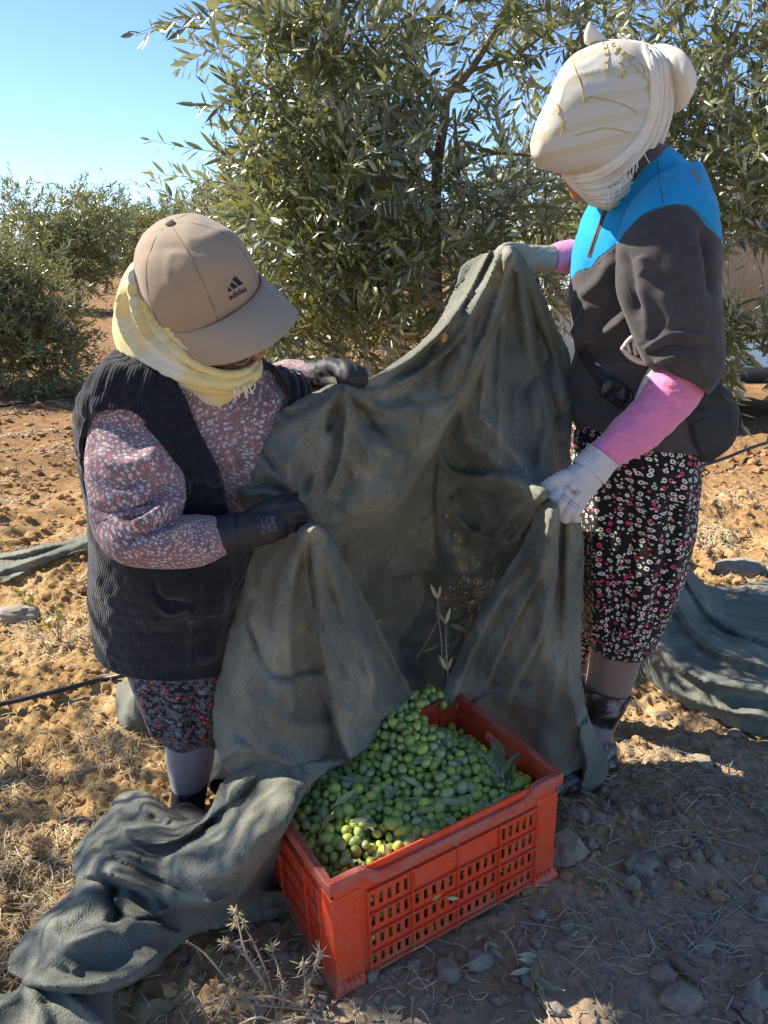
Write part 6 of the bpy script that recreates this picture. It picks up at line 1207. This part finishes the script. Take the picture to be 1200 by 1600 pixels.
V, F = fuse([box(P(962, 614, pb[1]), (.050, .046, .014), R_), ball(P(950, 606, pb[1]), (.018, .026, .012), R_), ball(P(976, 622, pb[1]), (.02, .022, .010), R_)], .003, 5); V = V + (fbm(V * 120, 2, 3) * .001)[:, None]; bk = mk('buckle', V, F, M_buckle, bagr)
o = mk('strap_slider', *box(P(935, 570, hit(jb2, 935, 570, .006)[0][1]), (.018, .006, .006), R_), M_metal, bagr)
# pale olive rake tucked behind the forearm
rk = root('hand_rake', P(1000, 560, 1.60), 'pale plastic hand rake tucked between the arm and belt of the right worker', 'rake')
hy = hit(jb2, 1000, 550, .0)[0][1] - .03
V, F, uv = tube(PP([(1030, 570, hy - .02), (1012, 600, hy - .025), (994, 640, hy - .02)]), [.015, .014, .011], 12); mk('handle', V, F, M_plast, rk)
A = PP([(971, 543, hy - .01), (992, 524, hy - .01), (1012, 530, hy - .01), (1034, 562, hy - .015)])
V, F, uv = tube(PP([(972, 545, hy - .01), (985, 558, hy - .012), (1005, 566, hy - .014), (1028, 566, hy - .016)]), [.004, .006, .007, .007], 8); mk('head_bar', V, F, M_plast, rk)
V, F, uv = tube(PP([(972, 545, hy - .01), (984, 530, hy - .01), (997, 523, hy - .01)]), [.004, .005, .004], 8); mk('head_bar', V, F, M_plast, rk)
for k in range(5):
    t = k / 4; V, F, uv = tube(PP([(980 + 9 * k, 536 - 3 * k + 6 * max(0, k - 2), hy - .01), (984 + 10 * k, 552 + 3 * k, hy - .013)]), [.0038, .0045], 6, 4, hemi=False); mk('tine', V, F, M_plast, rk)
# head scarf over a peaked cap
hd = garment('head_scarf', [(828, 224, 1.70, 831, 252, 1.70, .050, .050), (837, 198, 1.69, 846, 261, 1.69, .070, .07), (847, 172, 1.69, 862, 267, 1.69, .082, .08), (858, 147, 1.69, 882, 272, 1.69, .090, .09), (869, 121, 1.69, 908, 276, 1.70, .098, .09), (890, 93, 1.70, 948, 278, 1.71, .107, .10), (908, 78, 1.71, 982, 268, 1.72, .112, .105), (938, 64, 1.72, 1006, 240, 1.73, .112, .105), (972, 60, 1.73, 1024, 205, 1.74, .105, .10), (1006, 64, 1.74, 1036, 175, 1.745, .09, .09), (1032, 78, 1.745, 1046, 150, 1.75, .06, .06), (1046, 95, 1.75, 1052, 130, 1.75, .03, .03)], M_headW, RW, 170, 170,
             S=[([(935, 200), (955, 228), (948, 258)], 6, -.006, 'r'), ([(950, 200), (968, 225), (958, 262)], 7, .006, 'r'), ([(900, 120), (940, 130), (990, 160)], 9, .002, 'r'), ([(880, 190), (920, 180), (980, 190)], 8, .0025, 'r'), ([(880, 235), (910, 245), (945, 240)], 6, .003, 'r'), ([(900, 160), (940, 160), (985, 175)], 5, -.002, 'r'), ([(910, 215), (940, 212), (965, 205)], 5, -.002, 'r'), ([(1000, 90), (1012, 140), (990, 210)], 6, -.006, 'r'), ([(880, 150), (930, 150), (985, 175)], 8, -.004, 'r')], wr=dict(grow=.03, goal=.22, amp=.0022, fr=16, it=25), caps=(True, True), sight=True, disp=lambda V, uv: .0022 * fbm(V * 9, 2, 31))
sb = bvh_of(hd)
st = []
for L in ([(905, 128), (940, 124), (975, 128), (1002, 136)], [(912, 158), (945, 148), (975, 150), (1000, 162)], [(888, 188), (925, 176), (960, 174), (996, 180)], [(905, 212), (940, 200), (975, 202)], [(872, 236), (910, 226), (948, 214)], [(880, 258), (915, 250), (945, 238)]):
    pass
def squig(L, amp, n):
    q = cr(L, n); t = np.gradient(q, axis=0); t /= np.linalg.norm(t, axis=1, keepdims=True); nn = np.stack([-t[:, 1], t[:, 0]], -1); a = np.arange(n) * 1.15; return [tuple(x) for x in q + nn * (np.sin(a) * amp)[:, None] + t * (np.cos(a) * amp)[:, None]]
threads('embroidery', sb, [squig([(944, 66), (948, 85), (946, 112)], 3, 26), squig([(958, 68), (975, 85), (990, 92)], 4, 28), squig([(960, 80), (985, 100), (1005, 120)], 3, 24), [(893, 88), (900, 112), (908, 135), (914, 160), (922, 152), (938, 154), (955, 158), (975, 164), (996, 176)],
                           squig([(870, 160), (874, 180), (882, 205)], 2.2, 16), [(898, 212), (925, 205), (950, 200), (985, 208)], squig([(1000, 95), (1010, 125), (1014, 150)], 2.5, 18), [(885, 185), (880, 200), (876, 212)], squig([(968, 95), (975, 112), (970, 122)], 3, 16)], .0008, M_thread, hd, .0010)
wl_ = []
for k in range(7):
    o_ = k * 4.2; wl_.append(([(1002 + o_ * .8, 66 + o_ * .5, 1.665 + .006 * k), (1022 + o_ * .75, 110 + o_ * .3, 1.645 + .008 * k), (1022 + o_ * .6, 160, 1.64 + .008 * k), (1000 + o_ * .8, 215 + o_ * .3, 1.635 + .008 * k), (965 + o_ * .9, 262 + o_ * .5, 1.64 + .009 * k), (930 + o_ * .8, 288 + o_ * .8, 1.66 + .009 * k), (898 + o_ * .9, 283 + o_ * 1.2, 1.69 + .008 * k)], [.006, .010, .012, .012, .012, .011, .006]))
wrp_ = garment('scarf_wrap', [(1010, 120, 1.74, 1050, 100, 1.76, .04, .05), (985, 190, 1.73, 1052, 170, 1.76, .07, .07), (940, 240, 1.73, 1035, 225, 1.76, .08, .07), (880, 264, 1.73, 1010, 262, 1.76, .085, .07), (884, 282, 1.73, 992, 292, 1.76, .085, .06), (902, 303, 1.73, 975, 316, 1.75, .07, .05), (922, 322, 1.73, 958, 332, 1.74, .03, .02)], M_scarfW, hd, 60, 70, wr=dict(grow=.06, amp=.002, fr=30), caps=(True, True), sight=True)
HSC = [hd, wrp_]
garment('scarf_knot', [(1018, 72, 1.75, 1040, 150, 1.75, .03, .03), (1035, 70, 1.75, 1052, 172, 1.75, .055, .055), (1055, 78, 1.75, 1066, 172, 1.75, .06, .06), (1072, 95, 1.75, 1076, 155, 1.75, .045, .045), (1083, 115, 1.75, 1084, 135, 1.75, .02, .02)], M_scarfW, hd, 50, 60, S=[([(1060, 80), (1072, 110), (1066, 160)], 6, .006, 's')], wr=dict(grow=.05, amp=.002, fr=25), caps=(True, True))
garment('scarf_tip', [(914, 66, 1.70, 950, 70, 1.72, .012, .012), (914, 52, 1.70, 944, 60, 1.72, .012, .012), (918, 40, 1.70, 930, 46, 1.71, .008, .008), (921, 34, 1.70, 924, 36, 1.70, .003, .003)], M_scarfW, hd, 24, 30, caps=(True, True))
pl_b = BVHTree.FromPolygons(*(lambda vs: ([tuple(x) for x in np.vstack([v[0] for v in vs])], sum([[tuple(int(i) + o_ for i in f) for f in v[1]] for v, o_ in zip(vs, np.r_[0, np.cumsum([len(v[0]) for v in vs])[:-1]])], [])))([(lambda o: (np.array([v.co[:] for v in o.data.vertices]) + ORG[o.name], [tuple(p.vertices) for p in o.data.polygons]))(o) for o in HSC]))
Lf = np.array([(1000, 62), (1014, 105), (1016, 160), (998, 212), (962, 250), (926, 270), (889, 276)], float); Rt = np.array([(1024, 64), (1050, 100), (1054, 165), (1038, 225), (1004, 284), (968, 320), (918, 312)], float)
for k in range(8):
    t = k / 7; q = cr(Lf + (Rt - Lf) * t, 60); q += np.stack([noise(np.stack([np.linspace(0, 4, 60), 0 * q[:, 0] + k, 0 * q[:, 0]], -1), 5), noise(np.stack([np.linspace(0, 4, 60), 0 * q[:, 0] + k + 9, 0 * q[:, 0]], -1), 6)], -1) * 3
    Q = [hit(pl_b, *p, .002 + .003 * (k % 2))[0] for p in q]; Q = [p for p in Q if p is not None]
    if len(Q) < 10: continue
    Q = np.array(Q); Q = np.stack([np.convolve(np.pad(Q[:, a], 3, 'edge'), np.ones(7) / 7, 'valid') for a in range(3)], 1); m_ = len(Q); rr = (.0075 + .002 * math.sin(k * 2.1)) * np.clip(np.minimum(np.arange(m_), m_ - 1 - np.arange(m_)) / 6, .3, 1)
    V, F, uv = tube(Q, rr, 9, m_); V = V + (fbm(V * 70, 3, 2) * .0012)[:, None]; mk('scarf_fold', V, F, M_scarfW, hd, uv)
fr = []
for k in range(16):
    t = k / 15; u, v0 = 1002 - 60 * t + random.uniform(-5, 5), 235 + 65 * t; Yk = 1.62; fr.append(tube(PP([(u, v0, Yk + .01), (u + random.uniform(0, 10), v0 + 8, Yk), (u + random.uniform(-6, 12), v0 + random.uniform(14, 30), Yk)]), .0008, 5, 8, hemi=False)[:2])
V, F = join(fr); mk('fringe', V, F, M_fringe, hd)
# ------------------------------------------------------------ parked van behind the olive trees
b = NB('van paint'); n = b.noise(b.geo(), 3, 4); b.base(b.ramp(n, [(.3, (.52, .49, .42)), (.7, (.60, .57, .50))])); b.rough(.35); b.b.inputs['Metallic'].default_value = .35; b.b.inputs['Coat Weight'].default_value = .5; M_van = b.m
b = NB('dark glass'); b.base((.02, .035, .06)); b.rough(.05); b.spec(.8); M_glass = b.m
M_tyre = M_simple('tyre rubber', (.02, .02, .02), .85, .2, 60, .3, .001); M_trim = M_simple('dark trim', (.03, .03, .035), .5, .2, 40, .1, .001)
vr = root('parked_van', (3.4, 6.9, 0), 'silver beige van parked behind the olive tree at the right, seen through its leaves', 'van')
x0 = 1.15; prof = [(0, .35), (-.02, .8), (.08, 1.08), (.75, 1.28), (1.35, 1.86), (1.75, 2.06), (3.2, 2.12), (4.3, 2.06), (4.55, 1.6), (4.62, .9), (4.58, .35)]
pr = cr(prof, 60); ys = np.linspace(-1, 1, 22); V = []
for yy in ys:
    edge = 1 - .06 * abs(yy) ** 6
    for (px_, pz_) in pr:
        tum = 1 - .10 * max(0, pz_ - 1.05); V.append((x0 + 2.3 + (px_ - 2.3) * edge, 6.9 + yy * .88 * tum * (1 if abs(yy) < .99 else .995), .35 + (pz_ - .35) * (1 - .05 * abs(yy) ** 8)))
m_ = len(pr); F = [tuple(f) for f in gridF(len(ys), m_)] + [tuple(range(m_)), tuple(range((len(ys) - 1) * m_, len(ys) * m_))[::-1]] + [tuple([i * m_ for i in range(len(ys))]), ]
body = mk('body', V, F, M_van, vr)
for pts, nm in (([(1.28, 1.36), (1.62, 1.80), (1.95, 1.90), (2.25, 1.92), (2.25, 1.38)], 'window'), ([(2.32, 1.38), (2.32, 1.92), (3.2, 1.94), (3.2, 1.40)], 'window'), ([(3.27, 1.40), (3.27, 1.94), (4.05, 1.90), (4.32, 1.42)], 'window')):
    for sg in (-1, 1):
        V = []
        for off in (.012, -.03):
            for a, z in pts: V.append((x0 + a, 6.9 + sg * (.88 * (1 - .10 * max(0, z - 1.05)) + off), z))
        k = len(pts); F = [tuple(range(k)), tuple(range(k, 2 * k))[::-1]] + [(i, (i + 1) % k, k + (i + 1) % k, k + i) for i in range(k)]; mk(nm, V, F, M_glass, vr, smooth=False)
V = [(x0 + .80, 6.9 - .72, 1.34), (x0 + .80, 6.9 + .72, 1.34), (x0 + 1.33, 6.9 + .62, 1.86), (x0 + 1.33, 6.9 - .62, 1.86)]; V = V + [(a - .03, b_, c_ + .02) for a, b_, c_ in V]; mk('windscreen', V, [(0, 1, 2, 3), (4, 7, 6, 5), (0, 3, 7, 4), (1, 5, 6, 2), (0, 4, 5, 1), (3, 2, 6, 7)], M_glass, vr, smooth=False)
for a in (2.285, 3.235, 1.2):
    mk('door_seam', *box((x0 + a, 6.9 - .889, .78), (.008, .008, .68)), M_trim, vr, smooth=False)
for a in (2.12, 3.05): mk('door_handle', *box((x0 + a, 6.9 - .90, 1.16), (.16, .03, .03)), M_van, vr)
mk('sill_trim', *box((x0 + 2.3, 6.9 - .885, .42), (4.2, .03, .12)), M_trim, vr); mk('bumper', *box((x0 + .02, 6.9, .48), (.14, 1.66, .22)), M_trim, vr); V, F = ball((x0 + .12, 6.9 - .68, .82), (.12, .16, .09)); mk('headlight', V, F, M_glass, vr)
V, F = ball((x0 + 1.25, 6.9 - 1.0, 1.16), (.06, .11, .09)); mk('mirror', V, F, M_van, vr)
for a in (.85, 3.75):
    for sg in (-1, 1):
        c_ = np.array([x0 + a, 6.9 + sg * .80, .33]); V, F, uv = tube([c_ + [0, -.11, 0], c_ + [0, .11, 0]], .33, 32, 6, hemi=False); w_ = mk('wheel', V, F, M_tyre, vr)
        V, F, uv = tube([c_ + [0, sg * .10, 0], c_ + [0, sg * .125, 0]], .20, 24, 4, hemi=False); mk('rim', V, F, M_metal, w_)
# ------------------------------------------------------------ dry thistles and weeds
M_thorn = M_simple('dry thistle stem', (.33, .26, .18), .85, .3, 40, .3, .0006); M_spine = M_simple('straw spines', (.62, .50, .28), .8, .2, 40, .2, .0005)
def thistle(base, stems, heads, label):
    rt = root('dry_thistle', Gz(*base), label, 'thistle')
    for L in stems:
        pts = [P(a, b_, c_) if c_ > .6 else Gz(a, b_, c_) for a, b_, c_ in L]; V, F, uv = tube(pts, [.0022] * (len(pts) - 1) + [.0010], 6, hemi=False); mk('stem', V, F, M_thorn, rt)
        C = cr(pts, 60); q = []
        for k in range(26):
            i = random.randint(3, 56); d = nrm(rng.normal(size=3)); l = random.uniform(.008, .026); q.append(tube([C[i], C[i] + d * l * .5, C[i] + d * l + [0, 0, random.uniform(-.004, .006)]], [.0009, .0007, .0003], 4, 5, hemi=False)[:2])
        V, F = join(q); tag(mk('side_spines', V, F, M_thorn, rt), kind='stuff')
    for (a, b_, c_, r) in heads:
        c0 = P(a, b_, c_) if c_ > .6 else Gz(a, b_, c_); V, F = ball(c0, (.0055 * r, .0055 * r, .007 * r), None, 10, 8); h = mk('flower_head', V, F, M_thorn, rt); q = []
        for k in range(15):
            d = nrm(rng.normal(size=3) + [0, -.2, .25]); l = random.uniform(.012, .024) * r; q.append(tube([c0 + d * .003, c0 + d * l], [.0012, .0003], 4, 3, hemi=False)[:2])
        V, F = join(q); mk('spines', V, F, M_spine, h)
thistle((430, 1560), [[(430, 1575, .0), (410, 1530, .06), (385, 1490, .12), (369, 1428, .17)], [(430, 1575, .0), (400, 1520, .05), (372, 1480, .10), (352, 1476, .12)], [(430, 1578, .0), (420, 1530, .05), (400, 1480, .10), (380, 1445, .14)], [(445, 1580, .0), (440, 1530, .06), (425, 1485, .10)], [(470, 1585, 0), (482, 1540, .06), (498, 1494, .12)], [(470, 1585, 0), (478, 1550, .05), (473, 1510, .10)],
         [(430, 1575, .0), (370, 1545, .05), (320, 1490, .08), (290, 1470, .09)], [(500, 1590, .01), (440, 1560, .04), (380, 1560, .03), (300, 1575, .01)], [(300, 1590, .01), (340, 1560, .04), (400, 1570, .03), (520, 1580, .02)]],
        [(369, 1424, .172, 1.), (369, 1441, .150, .8), (381, 1440, .145, .8), (352, 1475, .122, .85), (425, 1481, .105, 1.15), (500, 1492, .122, 1.25), (473, 1508, .102, 1.1), (556, 1581, .03, 1.2), (610, 1592, .03, 1.2)], 'dry thorny thistle with straw coloured star heads left of the crate front corner')
thistle((330, 1596), [[(330, 1600, .0), (350, 1565, .05), (362, 1530, .07)], [(330, 1600, 0), (305, 1560, .05), (300, 1540, .06)], [(360, 1610, 0), (400, 1590, .04), (440, 1600, .03)], [(420, 1610, 0), (470, 1590, .03), (540, 1600, .02)]], [(362, 1528, .07, .7), (300, 1538, .06, .6)], 'low broken thistle stems tangled at the bottom left edge of the photo')
q = [Gz(285, 1570, .01), P(255, 1532, 1.13), P(225, 1505, 1.15), P(185, 1480, 1.17), P(150, 1466, 1.18), P(114, 1461, 1.19)]
sprig(q, 8, .016, 'long thin yellow green shoot arching over the net at the bottom left', .9, leafname='bract', r=.0018, spread=1.2)
M_weed = leafmat('yellow green weed', (.26, .27, .03), (.25, .27, .06))
def weed(u, v, h, n, label):
    b0 = Gz(u, v); rt = root('weed', b0, label, 'weed')
    for k in range(3):
        d = np.array([random.uniform(-.4, .4), random.uniform(-.3, .3), 1]); L = h * random.uniform(.6, 1.1); V, F, uv = tube([b0, b0 + d * L * .5, b0 + d * L + [random.uniform(-.02, .02), 0, 0]], [.0015, .0012, .0008], 5, hemi=False); mk('stem', V, F, M_weed, rt)
        for j in range(n): dd = rng.normal(size=3); one_leaf(b0 + d * L * random.uniform(.5, 1), dd + [0, 0, .4], rng.normal(size=3) + [0, -.5, 1], random.uniform(.014, .028), None, 'leaf', w=3.2, par=rt, m=M_weed, tone=random.random())
weed(92, 1000, .13, 6, 'yellow green weed on ochre soil left of the black vest'); weed(52, 965, .12, 6, 'yellow leaved weed near the dark net end at the left'); weed(35, 1200, .10, 3, 'thin bare weed beside the drip hose at the left edge')
weed(130, 565, .16, 6, 'yellow flowering weed far behind the left shoulder of the left worker'); weed(140, 600, .14, 5, 'second yellow weed on the far ploughed soil, the nearer one'); weed(470, 520, .2, 6, 'pale weed on the soil right of the cap peak')
M_twig = M_simple('bare twig', (.22, .16, .10), .85, .3, 40, .3, .0006)
def twigs(u, v, n, h, label):
    b0 = Gz(u, v); rt = root('dry_weed', b0, label, 'dry weed')
    for k in range(n):
        d = np.array([random.uniform(-.6, .6), random.uniform(-.5, .3), random.uniform(.5, 1.1)]) * h; b1 = b0 + d * .5 + rng.normal(0, .01, 3); V, F, uv = tube([b0, b1, b0 + d], [.0016, .0012, .0006], 5, hemi=False); s_ = mk('stem', V, F, M_twig, rt)
        for j in range(3): V, F, uv = tube([b1, b1 + rng.normal(0, .03, 3) + [0, 0, .03]], [.0009, .0004], 4, hemi=False); mk('twig', V, F, M_twig, s_)
twigs(40, 1215, 4, .14, 'bare brown weed standing beside the hose at the left edge'); twigs(70, 1350, 4, .10, 'bare twiggy weed on dappled soil above the net heap at the left'); twigs(30, 745, 5, .3, 'tall dry stalks in the tree shade at the left edge'); twigs(95, 1010, 4, .16, 'brown stems of a withered weed below the yellow leaved weed')
# small ground relief under the sun on the left: dry leaves
for k, (u, v, lb) in enumerate([(55, 1290, 'curled pale leaf on the soil left of the net heap'), (150, 1200, 'dry leaf on the ochre soil below the drip hose'), (250, 1350, 'dry leaf on the net heap at the left')][:2]):
    one_leaf(Gz(u, v, .01), (1, .3 * k, .1), (0, -.3, 1), .03, lb, tone=1.)
